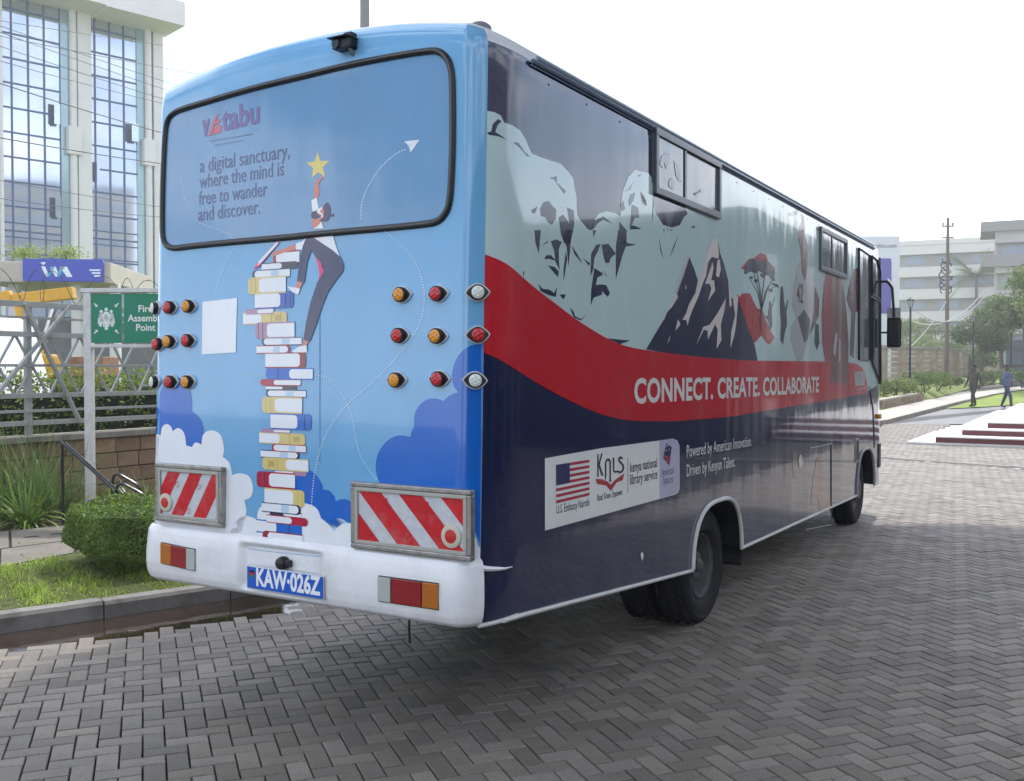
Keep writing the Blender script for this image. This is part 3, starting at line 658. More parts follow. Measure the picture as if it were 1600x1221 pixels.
# faded sportsman and cloaked herders
decal('sportsman_print', [(S5([(150, 560), (175, 440), (200, 390), (235, 400), (275, 560), (305, 640), (300, 720), (235, 880), (205, 1000), (170, 1012), (130, 880), (135, 800), (165, 750), (140, 680)]), 0),
    (S5([(165, 100), (185, 95), (205, 200), (240, 330), (238, 430), (222, 530), (200, 480), (192, 350), (170, 240)]), 1), (S5([(195, 130), (215, 150), (220, 230), (205, 260)]), 2), (S5([(175, 750), (215, 700), (250, 760), (235, 880), (215, 900)]), 2), (S5([(275, 560), (305, 640), (300, 740), (250, 850), (270, 700)]), 3),
    (S5([(280, 780), (300, 790), (305, 900), (290, 945), (275, 900)]), 2)], [I_CL, I_PURP, I_GR, I_BR], 1, 'S', 'faded ball player in a light grey strip')
print_text('shirt_number', '42', (1244.5, 472.5), (1254.5, 473.5), I_GR, 'S', .18, .02, 3)
decal('herder_print', [(S5([(345, 480), (385, 470), (395, 600), (390, 800), (385, 1005), (345, 1048), (320, 900), (318, 720), (330, 560)]), 0), (S5([(380, 450), (400, 432), (425, 465), (445, 540), (465, 700), (478, 900), (475, 1150), (365, 1130), (385, 900)]), 1),
    (S5([(490, 520), (515, 460), (545, 450), (568, 580), (560, 690), (520, 720), (508, 990), (485, 970), (495, 720), (465, 640)]), 2), (S5([(385, 960), (395, 860), (408, 830), (412, 870), (398, 980)]), 3), (S5([(420, 870), (428, 880), (430, 1010), (422, 1010)]), 3)], [I_DR, I_BR, I_PURP, I_CL], 3, 'S', 'faded red cloaked herder and purple tree')
decal('small_notice', [(S5([(512, 1070), (578, 1066), (572, 1150), (516, 1158)]), 0)], [I_CL], 4, 'S')
print_text('slogan_lettering', 'CONNECT. CREATE. COLLABORATE', (990, 630), (1279, 612.5), I_SC, 'S', .150, .030, 5, 1.04)
# sponsor sticker
stk = S_ = C(820, 640, 4.21, [(128, 322), (500, 255), (880, 205), (970, 192), (1000, 205), (1014, 240), (1015, 520), (1005, 548), (985, 560), (500, 695), (128, 797)])
decal('sponsor_sticker', [(stk, 0), (C(820, 640, 4.21, [(882, 206), (970, 194), (998, 207), (1012, 240), (1013, 520), (1003, 546), (984, 558), (882, 586)]), 1)], [I_STK, ink('lilac', (.50, .48, .62))], 4)
T6 = lambda P: C(820, 640, 4.21, P)
fl = []
def lerp(a, b, t): return (a[0] + (b[0] - a[0]) * t, a[1] + (b[1] - a[1]) * t)
TL, TR_, BL, BR_ = (200, 364), (420, 330), (200, 618), (420, 565)
for k in range(13):
    a, b = k / 13, (k + 1) / 13
    if k % 2 == 0:
        x0 = .41 if k < 7 else 0
        fl.append((T6([lerp(lerp(TL, BL, a), lerp(TR_, BR_, a), x0), lerp(TR_, BR_, a), lerp(TR_, BR_, b), lerp(lerp(TL, BL, b), lerp(TR_, BR_, b), x0)]), 0))
fl.append((T6([TL, lerp(TL, TR_, .41), lerp(lerp(TL, BL, 7 / 13), lerp(TR_, BR_, 7 / 13), .41), lerp(TL, BL, 7 / 13)]), 1))
flag = decal('flag_print', fl, [I_CR, I_NV], 6, 'S', 'red and white striped flag with starry blue canton')
stars = []
for r_ in range(9):
    for c_ in range(6 if r_ % 2 == 0 else 5):
        u = (c_ + .5 + (.5 if r_ % 2 else 0)) / 6.2 * .41; v = (r_ + .6) / 9.3 * 7 / 13
        q = lerp(lerp(TL, BL, v), lerp(TR_, BR_, v), u); stars.append((T6(disc(q[0], q[1], 4.4, 5.2, 8)), 0))
decal('star_print', stars, [I_STK], 7, 'S', parent=flag)['kind'] = 'stuff'
decal('book_logo_print', [(T6([(460, 456), (500, 458), (540, 475), (560, 495), (590, 462), (650, 420), (640, 465), (600, 480), (562, 538), (530, 500), (470, 490)]), 0)], [I_RM], 6, 'S')
print_text('logo_lettering', 'K', T6([(472, 440)])[0], T6([(512, 430)])[0], I_BK, 'S', .125, .02, 6)
decal('logo_lettering', [(T6([(522, 480), (522, 350), (532, 325), (550, 322), (562, 340), (562, 478), (552, 478), (552, 345), (540, 335), (532, 350), (532, 440)]), 0), (T6([(574, 318), (584, 316), (584, 400), (592, 406), (604, 402), (604, 414), (588, 418), (576, 410)]), 0),
    (smooth_poly(T6([(640, 318), (625, 308), (610, 320), (612, 345), (630, 362), (638, 385), (625, 408), (606, 400), (604, 414), (628, 420), (648, 395), (645, 360), (622, 338), (624, 322), (638, 330)]), 2), 0)], [I_BK], 6, 'S')
print_text('sponsor_lettering', 'Read. Know. Empower.', T6([(472, 603)])[0], T6([(640, 560)])[0], I_BK, 'S', .038, .006, 6)
print_text('sponsor_lettering', 'U.S. Embassy Nairobi', T6([(204, 686)])[0], T6([(420, 632)])[0], I_GR, 'S', .045, .0, 6)
print_text('sponsor_lettering', 'kenya national', T6([(688, 414)])[0], T6([(866, 378)])[0], I_BK, 'S', .062, .008, 6)
print_text('sponsor_lettering', 'library service', T6([(688, 494)])[0], T6([(868, 454)])[0], I_BK, 'S', .062, .008, 6)
decal('divider_line', [(T6([(672, 318), (675, 317), (675, 549), (672, 550)]), 0)], [I_BR], 6, 'S')
decal('diamond_logo_print', [(T6([(928, 222), (962, 248), (945, 370), (905, 318)]), 0), (T6([(908, 300), (956, 320), (953, 338), (908, 315)]), 1), (T6([(920, 330), (950, 348), (948, 362), (926, 342)]), 1), (T6([(930, 240), (938, 232), (940, 238), (932, 246)]), 2), (T6([(940, 262), (946, 258), (947, 264), (942, 268)]), 2), (T6([(922, 270), (928, 266), (929, 272), (924, 276)]), 2)], [I_NV, I_CR, I_STK], 6, 'S')
print_text('sponsor_lettering', 'American', T6([(896, 440)])[0], T6([(976, 420)])[0], I_TX, 'S', .05, 0, 6)
print_text('sponsor_lettering', 'Spaces', T6([(905, 492)])[0], T6([(970, 478)])[0], I_TX, 'S', .05, 0, 6)
print_text('tagline_lettering', 'Powered by American Innovation.', T6([(1062, 315)])[0], T6([(1490, 240)])[0], I_STK, 'S', .085, .002, 4)
print_text('tagline_lettering', 'Driven by Kenyan Talent.', T6([(1062, 442)])[0], T6([(1380, 375)])[0], I_STK, 'S', .085, .002, 4)
decal('round_filler_cap', [(disc(1250.3, 720.5, 3.2, 10.5), 0)], [I_CL], 4, 'S')
decals('red_streak_print', [([(1238, 706), (1244, 705), (1243, 748), (1239, 746)], 0), ([(1276, 715), (1286, 726), (1292, 760), (1298, 790), (1285, 800), (1278, 780), (1266, 790), (1270, 750)], 0)], [I_BR], 1, 'S')

# ---- metal and plastic parts
alu = mat('dull_aluminium', (.42, .42, .42), .38, .9, var=.15, scale=20); black_p = mat('black_plastic', (.014, .014, .016), .4, var=.2, scale=30)
white_trim = mat('white_rubber_trim', (.62, .61, .58), .45, var=.1, scale=8); bumper_m = mat('white_bumper_paint', (.86, .87, .89), .25, var=.04, scale=3, coat=.3, dirt=((.3, .26, .22), .32, 5), dust=.5)
# skirt trim
for seg in (sorted([s for s in ss if s < LEN - .1]),):
    mb = MB(); mb.tube([(s, -.004, zb_side(s)) for s in [.16] + seg], .012, 6)
    mb.build('skirt_trim', white_trim, bus, smooth=True)
for c, h in ARCH:
    pts = [(c + h * math.sin(a), -.008, zb_side(c + h * math.sin(a) * .9999)) for a in np.linspace(-math.pi / 2, math.pi / 2, 50)]
    mb = MB(); mb.tube(pts, .016, 8); mb.build('wheel_arch_trim', white_trim if c < 5 else mat('grey_trim', (.3, .3, .31), .4), bus, smooth=True)
    mb = MB(); 
    V2 = [p for q in pts for p in ((q[0], 0.004, q[2]), (q[0], .75, q[2] + .03))]
    mb.add(V2, [(2 * i, 2 * i + 1, 2 * i + 3, 2 * i + 2) for i in range(len(pts) - 1)]); mb.build('wheel_arch_liner', black_p, bus)
# gutter
mb = MB(); mb.tube([(s, -.010, 3.306) for s in np.arange(.42, LEN - .5, .4)], .012, 6); mb.tube([(s, -.003, 3.288) for s in np.arange(.42, LEN - .5, .4)], .006, 6)
mb.build('roof_gutter', mat('gutter_blue_grey', (.12, .16, .24), .4, var=.3, scale=12, coat=.3), bus, smooth=True)
mb = MB(); mb.tube([(s, .012, 3.345) for s in np.arange(.5, LEN - .5, .4)], .010, 6); mb.build('drip_rail', mat('drip_rail_grey', (.25, .32, .36), .4), bus, smooth=True)
# chassis
ch = MB(); ch.box((LEN / 2, WID / 2, 1.02), (LEN - .7, WID - .12, .04)); 
for wv in (.72, 1.53): ch.box((LEN / 2 - .1, wv, .68), (LEN - .9, .08, .2))
for s in np.arange(.6, 9, .9): ch.box((s, WID / 2, .7), (.08, .8, .12))
ch.box((5.6, .42, .68), (1.2, .45, .45)); ch.box((5.2, 1.8, .7), (.9, .4, .4)); ch.box((1.3, WID / 2, .75), (.6, .9, .14))
ch.box((LEN - .9, WID / 2, .75), (1.3, .9, .4))
ch.box((1.9, WID / 2, .60), (1.0, 1.5, .22)); ch.box((.7, WID / 2, .76), (.12, 1.7, .10)); ch.box((4.7, .9, .56), (1.1, .5, .3))
for wv in (.28, WID - .28): ch.box((3.78, wv, .52), (.02, .5, .42))
ch.build('chassis', mat('underbody_black', (.008, .008, .008), .8), bus)
ax = MB()
for c, h in ARCH:
    ax.tube([(c, .35, .42), (c, WID - .35, .42)], .06, 10)
ax.lathe([(.0, -.2), (.15, -.14), (.2, 0), (.15, .14), (0, .2)], 16, Matrix.Translation((3.15, WID / 2, .42)))
ax.build('axle', mat('axle_grime', (.012, .011, .010), .8), bus)
# wheels
tyre_m = mat('tyre_rubber', (.011, .011, .012), .75, var=.35, scale=18, bump=.004, bscale=30, dirt=((.028, .025, .022), .4, 6)); rim_m = mat('rim_grey', (.09, .09, .09), .5, var=.3, scale=10, dirt=((.10, .08, .06), .6, 8)); 
def wheel(s, wv, sgn, outer=True):
    wh = bpy.data.objects.new('wheel', None); COL.objects.link(wh); wh.parent = bus; wh.location = (s, wv, .412)
    M = Matrix.Rotation(R(90) * sgn, 4, 'X')         # local +Z of the lathe looks outwards
    t = MB(); prof = [(.235, -.20), (.25, -.215), (.30, -.225), (.355, -.22), (.385, -.205), (.402, -.185), (.41, -.15), (.412, -.1), (.412, -.02), (.408, .015), (.395, .03), (.375, .04), (.36, .034), (.35, .038), (.30, .034), (.262, .02), (.24, .0), (.232, -.02)]
    t.lathe(prof, 64, M, cap=False)
    for k in range(56):      # tread blocks
        a = 2 * math.pi * k / 56
        for hh in (-.17, -.13, -.055, .0):
            p = M @ Vector((.413 * math.cos(a), .413 * math.sin(a), hh)); q = M @ Vector((.413 * math.cos(a + .08), .413 * math.sin(a + .08), hh + (.012 if hh < -.1 else -.012)))
            t.beam(p, q, .045, .008, 0, up=M.to_3x3() @ Vector((0, 0, 1)))
    t.build('tyre', tyre_m, wh, smooth=True)
    r = MB()
    if outer and s < 5: prof = [(.236, .012), (.232, -.005), (.222, -.01), (.215, -.05), (.205, -.11), (.17, -.135), (.13, -.135), (.125, -.09), (.10, -.08), (.095, -.03), (.0, -.02)]
    else: prof = [(.236, .012), (.232, -.005), (.222, -.01), (.21, -.04), (.17, -.02), (.14, .03), (.12, .04), (.115, .06), (.0, .07)]
    r.lathe(prof, 40, M, cap=False); r.lathe([(.05, -.03), (.05, .02), (.03, .04), (0, .045)], 16, M @ Matrix.Translation((0, 0, -.03 if outer and s < 5 else .03)))
    r.build('rim', rim_m, wh, smooth=True)
    b = MB()
    for k in range(8):
        a = 2 * math.pi * k / 8; b.lathe([(.012, 0), (.012, .03), (0, .032)], 6, M @ Matrix.Translation((.15 * math.cos(a), .15 * math.sin(a), -.135 if s < 5 else .02)))
    b.build('wheel_nuts', mat('nut_steel', (.12, .11, .10), .5, .7), wh)
    return wh
wheel(3.15, .13, 1); wheel(3.15, .42, 1, False); wheel(8.43, .13, 1)
wheel(3.15, WID - .13, -1); wheel(3.15, WID - .42, -1, False); wheel(8.43, WID - .13, -1)
# ---- bumper with number plate recess
def rear_path(n=120):
    idx = [i for i, p in enumerate(per) if p[2] in 'SR' or p[2] == 'L']
    a = next(i for i, p in enumerate(per) if p[2] == 'R') ; 
    i0 = a - 1
    i1 = max(i for i, p in enumerate(per) if p[2] == 'L' and p[0] < .3)
    return list(range(i0, i1 + 1))
RP = rear_path()
bz = [(.985, .004), (.975, .020), (.955, .030), (.90, .036), (.84, .040), (.78, .040), (.73, .034), (.70, .022), (.682, .0), (.68, -.06)]
zz = []; oo = []
for a, b in zip(bz, bz[1:]):
    for k in range(4): zz.append(a[0] + (b[0] - a[0]) * k / 4); oo.append(a[1] + (b[1] - a[1]) * k / 4)
zz.append(bz[-1][0]); oo.append(bz[-1][1])
wl = hit(378, 880)[0].y; wr = hit(512, 905)[0].y
pathpts = []
for i in RP:
    s, wv, t = per[i]
    if pathpts and abs(wv - pathpts[-1][1]) > .02:   # densify the straight rear
        ps, pw, pn = pathpts[-1]; m = int(abs(wv - pw) / .012)
        for k in range(1, m): pathpts.append((ps + (s - ps) * k / m, pw + (wv - pw) * k / m, nrm2[i]))
    pathpts.append((s, wv, nrm2[i]))
Vb = []; Fb = []
NP = len(pathpts)
for k, (z, o) in enumerate(zip(zz, oo)):
    for s, wv, n in pathpts:
        rec = 0
        if wr < wv < wl:
            e = min((wl - wv) / .05, (wv - wr) / .05, 1); e = sstep(e)
            v = sstep((.955 - z) / .03); rec = .034 * e * v * sstep((z - .70) / .04)
        d = o - rec
        Vb.append((s + n.x * d + rake(.0, z) , wv + n.y * d, z))
for k in range(len(zz) - 1):
    for i in range(NP - 1): Fb.append((k * NP + i, k * NP + i + 1, (k + 1) * NP + i + 1, (k + 1) * NP + i))
me = bpy.data.meshes.new('rear_bumper'); me.from_pydata(Vb, [], Fb); bumper = link('rear_bumper', me, bus, [bumper_m], True)
bm = bmesh.new(); bm.from_mesh(me); bmesh.ops.recalc_face_normals(bm, faces=bm.faces)
if sum(f.normal.x for f in bm.faces) > 0: bmesh.ops.reverse_faces(bm, faces=bm.faces)
bm.to_mesh(me); BB = BVHTree.FromBMesh(bm); bm.free()
# sliver of bumper lip running onto the side
mb = MB(); pts = []
for x, y in ((740, 886), (752, 887.5), (764, 888.5), (776, 888.5), (786, 888), (797, 885.5)):
    l, n = hit(x, y); pts.append(l + n * .012)
mb.tube(pts, .012, 6, rr=[.016, .014, .012, .010, .006, .002]); mb.build('bumper_lip', bumper_m, bus, smooth=True)
mb = MB(); pts = []
for k in range(0, 8):
    th = R(52) * k / 7; pts.append(Vector((.33 - .33 * math.sin(th) + rake(.1, .68), .14 - .14 * math.cos(th) - .004, .683)))
mb.tube(pts, .010, 6); mb.build('skirt_trim', white_trim, bus, smooth=True)
# ---- tail lights, plate
def patch(name, P, m, tree, off, thick, parent, bev=.003):
    """a thin solid set on the bumper/body following the outline P"""
    pts = [hit(x, y, tree) for x, y in P]; n = Vector((0, 0, 0))
    for l, q in pts: n += q
    n.normalize(); vs = [l + n * off for l, q in pts] + [l + n * (off + thick) for l, q in pts]; k = len(P)
    mb = MB(); mb.add(vs, [tuple(range(k))[::-1], tuple(range(k, 2 * k))] + [(i, (i + 1) % k, k + (i + 1) % k, k + i) for i in range(k)])
    return mb.build(name, m, parent, bev=bev)
amber = mat('amber_lens', (.42, .13, .012), .18, var=.15, scale=60, coat=.5, bump=.002, bscale=150); redl = mat('red_lens', (.26, .012, .015), .18, var=.15, scale=60, coat=.5, bump=.002, bscale=150); clear = mat('clear_lens', (.42, .44, .42), .15, coat=.5, bump=.002, bscale=150)
for nm, P, seq in (('tail_light', [(253, 847), (306, 858), (306, 893), (253, 881)], ((0, .30, amber), (.30, .76, redl), (.76, 1, clear))), ('tail_light', [(592, 899), (686, 911), (686, 954), (592, 940)], ((0, .21, clear), (.23, .72, redl), (.74, 1, amber)))):
    base = patch(nm, P, black_p, BB, .0, .006, bus)
    for a, b, m_ in seq:
        q = [lerp(lerp(P[0], P[1], a), lerp(P[3], P[2], a), .04), lerp(lerp(P[0], P[1], b), lerp(P[3], P[2], b), .04), lerp(lerp(P[0], P[1], b), lerp(P[3], P[2], b), .96), lerp(lerp(P[0], P[1], a), lerp(P[3], P[2], a), .96)]
        patch('lens', q, m_, BB, .004, .008, base)
PLM = mat('plate_blue', (.01, .10, .52), .35, var=.08, scale=20)
pz0 = hit(385, 922, BB)[0]; pz1 = hit(508, 908, BB)[0]; pz2 = hit(385, 884, BB)[0]
sp = pz1.x + .012; wA, zt = on_rear(386, 883, sp - .02); wB, _ = on_rear(507, 920, sp - .02); _, zbp = on_rear(386, 919, sp - .02)
plate = box_obj('number_plate', (sp - .02, (wA + wB) / 2, (zt + zbp) / 2), (.006, abs(wA - wB), zt - zbp), mat('plate_rim', (.55, .58, .62), .3, .5), bus, .004)
box_obj('plate_face', (sp - .0235, (wA + wB) / 2, (zt + zbp) / 2), (.004, abs(wA - wB) - .014, zt - zbp - .012), PLM, plate)
Mpl = Matrix(((0, 0, -1, sp - .0262), (-1, 0, 0, wA - .07), (0, 1, 0, zbp + .024), (0, 0, 0, 1)))
PW = mat('plate_letter_white', (.82, .84, .86), .4)
flat_text('plate_lettering', 'KAW·026Z', Mpl, abs(wA - wB) - .09, PW, plate, .036, (zt - zbp) * .76)
fw = wA - .04
for k, c_ in enumerate(((.01, .01, .01), (.5, .02, .02), (.02, .2, .05))): box_obj('plate_flag', (sp - .0262, fw, zt - .028 - k * .012), (.001, .035, .011), mat('flag_%d' % k, c_, .5), plate)
mb = MB(); ll, ln = hit(446, 879, BB); 
mb.lathe([(.032, 0), (.034, .02), (.028, .045), (.012, .05), (0, .05)], 16, Matrix.Translation((ll.x - .0, ll.y, ll.z)) @ Matrix.Rotation(R(-90), 4, 'Y')); mb.box((ll.x - .02, ll.y - .03, ll.z), (.03, .045, .035))
mb.build('plate_lamp', black_p, bus, smooth=True, bev=.003)
# ---- striped reflector boards
rs = mat('reflector_red', (.55, .012, .02), .3, var=.1, scale=15, dirt=((.5, .4, .4), .3, 8)); rw = mat('reflector_white', (.55, .57, .60), .3, var=.12, scale=30)
for nm, P, flip in (('reflector_board', [(243, 721), (347, 733), (347, 827), (243, 812)], 0), ('reflector_board', [(549, 753), (738, 766), (735, 879), (548, 855)], 1)):
    x0 = hit_rear(1.1, 1.2)[0].x; lh = [on_rear(p[0], p[1], x0 - .03) for p in P]; w1 = (lh[0][0] + lh[3][0]) / 2; w2 = (lh[1][0] + lh[2][0]) / 2; z1 = (lh[0][1] + lh[1][1]) / 2; z2 = (lh[2][1] + lh[3][1]) / 2
    bd = box_obj(nm, (x0 - .006, (w1 + w2) / 2, (z1 + z2) / 2), (.038, w1 - w2 - .02, z1 - z2 - .02), rw, bus)
    t = .024
    fr = MB()
    for a, b, c_, d_ in ((w1, w2, z1 - t, z1), (w1, w2, z2, z2 + t)): fr.box((x0 - .018, (a + b) / 2, (c_ + d_) / 2), (.036, abs(a - b), t))
    for a in (w1 - t / 2, w2 + t / 2): fr.box((x0 - .0175, a, (z1 + z2) / 2), (.035, t, z1 - z2 - 2 * t))
    fr.build('board_frame', mat('bronze_aluminium', (.36, .34, .32), .38, .8, var=.3, scale=25), bd, bev=.006)
    fi = MB(); t2 = .018
    ia, ib, ja, jb = w1 - t, w2 + t, z1 - t, z2 + t
    for c_ in (ja - t2 / 2, jb + t2 / 2): fi.box((x0 - .029, (ia + ib) / 2, c_), (.014, abs(ia - ib), t2))
    for a in (ia - t2 / 2, ib + t2 / 2): fi.box((x0 - .0288, a, (z1 + z2) / 2), (.013, t2, ja - jb - 2 * t2))
    fi.build('inner_bead', mat('cream_bead', (.42, .42, .38), .45, .3), bd, bev=.003)
    # diagonal stripes clipped to the board
    ia -= t2; ib += t2; ja -= t2; jb += t2; W_, H_ = ia - ib, ja - jb
    n = 5; pitch = W_ / 4.35 * 1.0
    for k in range(-3, 6):
        bm = bmesh.new(); sw = pitch * .98; a0 = (k * 2) * pitch * .86 + (.0 if flip else pitch * .55); sl_ = H_ * (.98 if flip else -.62)
        q = [(a0, H_), (a0 + sw, H_), (a0 + sw + sl_, 0), (a0 + sl_, 0)]
        vs = [bm.verts.new((x, y, 0)) for x, y in q]; bm.faces.new(vs)
        for co, no in (((0, 0, 0), (-1, 0, 0)), ((W_, 0, 0), (1, 0, 0))):
            bmesh.ops.bisect_plane(bm, geom=bm.verts[:] + bm.edges[:] + bm.faces[:], plane_co=co, plane_no=no, clear_outer=True)
        if bm.faces:
            bm.verts.index_update(); vv = [(x0 - .0262, ia - v.co.x, jb + v.co.y) for v in bm.verts]; ff = [[v.index for v in fc.verts] for fc in bm.faces]
            me = bpy.data.meshes.new('red_stripe'); me.from_pydata(vv, [], ff); link('red_stripe', me, bd, [rs])
        bm.free()
    cw = ia - .038 if not flip else ib + .066; cz = jb + .062; rr_ = .043 if flip else .040
    mb = MB(); mb.lathe([(rr_ + .010, 0), (rr_ + .010, .006), (rr_, .010), (rr_ - .008, .010)], 28, Matrix.Translation((x0 - .0262, cw, cz)) @ Matrix.Rotation(R(-90), 4, 'Y')); rf = mb.build('round_reflector', mat('cream_ring', (.55, .52, .42), .4), bd, smooth=True)
    mb = MB(); mb.lathe([(rr_ - .01, .008), (rr_ - .014, .013), (0, .015)], 28, Matrix.Translation((x0 - .0262, cw, cz)) @ Matrix.Rotation(R(-90), 4, 'Y')); mb.build('lens', mat('reflector_lens', (.55, .03, .03), .2, coat=.5, bump=.001, bscale=200), rf, smooth=True)
    for k, (u, v) in enumerate(((.30, .80), (.68, .78), (.1, .08), (.5, .06))):     # small inspection marks
        mb = MB(); mb.tube([(x0 - .0272, ia - W_ * u + .014 * math.cos(a), ja - H_ * (1 - v) * .8 - .03 + .014 * math.sin(a)) for a in np.linspace(0, 6.28, 13)[:-1]], .0012, 4, closed=True)
        mb.build('approval_mark', rs, bd)
    if flip:
        for u in (.27, .66):
            Mt = Matrix(((0, 0, -1, x0 - .0275), (-1, 0, 0, ia - W_ * u), (0, 1, 0, ja - H_ * .2), (0, 0, 0, 1))); flat_text('approval_mark', 'R', Mt, .018, rs, bd, .02)
# ---- marker lamps
LENS = {'a': mat('lamp_amber', (.75, .30, .01), .2, coat=.6, bump=.003, bscale=90), 'r': mat('lamp_red', (.55, .015, .02), .2, coat=.6, bump=.003, bscale=90), 'w': mat('lamp_clear', (.72, .75, .70), .2, coat=.6, bump=.003, bscale=90)}
lampbase = MB(); RY = Matrix.Rotation(R(-90), 4, 'Y')
eye_ = []
for k in range(24):
    a = 2 * math.pi * k / 24; x = .066 * math.cos(a); y = .048 * math.sin(a) * (1 - .25 * abs(math.cos(a)) ** 3); eye_.append((y, x))
def eye_poly(sc):  # pointed oval: long axis along w
    o = []
    for k in range(13): t = k / 12; o.append((.046 * sc * math.sin(math.pi * t) ** .8, (-.066 + .132 * t) * sc))
    for k in range(1, 12): t = k / 12; o.append((-.046 * sc * math.sin(math.pi * t) ** .8, (.066 - .132 * t) * sc))
    return o
base_me = MB().prism(eye_poly(1), 0, .012, M=RY); 
body_ = MB().prism(eye_poly(.86), .012, .02, M=RY).lathe([(.040, .018), (.0395, .034), (.037, .038), (.032, .038)], 24, RY)
lens_ = MB().lathe([(.0325, .034), (.032, .040), (.027, .044), (0, .045)], 24, RY)
for q in range(7):
    a = q * math.pi / 3; r = .018 if q else 0; lens_.lathe([(.008, .042), (.006, .0465), (0, .048)], 8, RY @ Matrix.Translation((r * math.cos(a), r * math.sin(a), 0)))
pr = {}
white_pl = mat('white_gasket_plastic', (.62, .63, .64), .4)
lamps = [(234, 482, 'w'), (258.5, 481, 'r'), (288, 479, 'a'), (232.5, 538, 'r'), (258, 534, 'a'), (287, 532.5, 'r'), (235, 597, 'w'), (260, 597, 'r'), (286.5, 597, 'a'),
         (625, 461, 'a'), (682, 459.5, 'r'), (742, 457.5, 'w'), (622, 524.5, 'r'), (681, 525.5, 'a'), (742, 523.5, 'r'), (617.5, 594, 'a'), (684, 592.5, 'r'), (738, 594.5, 'w')]
b0 = None
for x, y, c_ in lamps:
    off = 0
    l, n = hit(x + (4 if x > 400 else 9), y)       # the lens stands off the body, seen to the left of its base
    if b0 is None:
        b0 = base_me.build('marker_lamp', white_pl, bus); c0 = body_.build('lamp_housing', black_p, b0, smooth=True); L0 = lens_.build('lens', LENS[c_], b0, smooth=True); o = b0; le = L0
        pr = (b0, c0, L0)
    else:
        o = b0.copy(); COL.objects.link(o); o.parent = bus
        h_ = c0.copy(); COL.objects.link(h_); h_.parent = o
        le = L0.copy(); COL.objects.link(le); le.parent = o
    le.material_slots[0].link = 'OBJECT'; le.material_slots[0].material = LENS[c_]
    ang = math.atan2(n.y, n.x); o.scale = (.9, .9, .9); o.location = l - n * .002; o.rotation_euler = (random.uniform(-.05, .05), 0, ((ang % (2 * math.pi)) - math.pi) * .7)
    le['label'] = {'a': 'amber lens', 'r': 'red lens', 'w': 'clear white lens'}[c_]
# ---- reversing camera, roof vent
l, n = hit(545, 78); cm = MB(); cm.box((l.x - .03, l.y + .0, l.z + .015), (.06, .11, .045)); cm.box((l.x - .045, l.y + .0, l.z + .040), (.09, .125, .008)); cm.box((l.x - .025, l.y - .03, l.z + .03), (.045, .05, .075))
rc = cm.build('rear_camera', black_p, bus, bev=.006); mb = MB(); mb.lathe([(.024, 0), (.022, .012), (0, .012)], 16, Matrix.Translation((l.x - .06, l.y + .025, l.z + .015)) @ RY); mb.build('camera_lens', GLASS_D, rc, smooth=True)
mb = MB(); mb.tube([(l.x, l.y - .03, l.z - .03), (l.x - .03, l.y - .03, l.z)], .012, 6); mb.build('camera_bracket', alu, rc)
vt = MB(); vt.lathe([(.06, 0), (.055, .025), (.035, .04), (0, .045)], 20, Matrix.Translation((.25, .18, 3.425))); vt.build('roof_vent_cap', mat('vent_grey', (.18, .18, .19), .5), bus, smooth=True)
# ---- side windows
dkf = mat('dark_window_frame', (.075, .085, .105), .35, coat=.2); film = wrap('window_film', (.12, .15, .16), .07); film2 = wrap('window_film_dark', (.05, .065, .075), .06)
def sz(x, y): l, n = hit(x, y); return l.x, l.z
def side_window(name, p0, p1, div, lab, fw=.045):
    s0, z1 = sz(*p0); s1, z0 = sz(*p1); sd_, _ = sz(div, (p0[1] + p1[1]) / 2)
    g = box_obj(name, ((s0 + s1) / 2, -.003, (z0 + z1) / 2), (s1 - s0, .012, z1 - z0), film, bus); g['label'] = lab
    f = MB()
    for a, b in ((z1 - fw, z1), (z0, z0 + fw)): f.box(((s0 + s1) / 2, -.014, (a + b) / 2), (s1 - s0, .028, fw))
    for a in (s0 + fw / 2, s1 - fw / 2): f.box((a, -.0135, (z0 + z1) / 2), (fw, .027, z1 - z0 - 2 * fw))
    f.build('window_frame', dkf, g, bev=.004)
    f = MB(); f.box((sd_, -.011, (z0 + z1) / 2), (.03, .02, z1 - z0 - 2 * fw - .002)); f.build('window_divider', dkf, g)
    box_obj('sliding_pane', ((s0 + sd_) / 2, -.012, (z0 + z1) / 2), (sd_ - s0 - .03 - fw, .006, z1 - z0 - 2 * fw - .004), wrap('sliding_film', (.17, .21, .215), .07), g)
    return s0, s1, z0, z1
side_window('side_window', (1018.5, 199), (1122, 343.5), 1067, 'sliding side window towards the rear with printed film')
P_ = ([(125, 365), (140, 300), (170, 280), (195, 283), (200, 330), (185, 395), (172, 398), (160, 350), (150, 395)], [(230, 335), (255, 360), (278, 400), (286, 492), (262, 480), (245, 445)], [(190, 490), (215, 460), (235, 500), (225, 550), (195, 532)], [(385, 580), (430, 560), (440, 540), (445, 570), (400, 588)])
mbv = [];
fo = decal('film_figure_print', [(S3(p), 0) for p in P_], [ink('film_navy', (.06, .07, .11))], 0, 'S')
for v in fo.data.vertices: v.co.y -= .0165
side_window('side_window', (1279.5, 354), (1320.7, 437), 1297, 'sliding side window towards the front')
def plane_sz(x, y):
    d = BINV.to_3x3() @ bearing(x, y); t = -E_B.y / d.y; return E_B.x + d.x * t, E_B.z + d.z * t
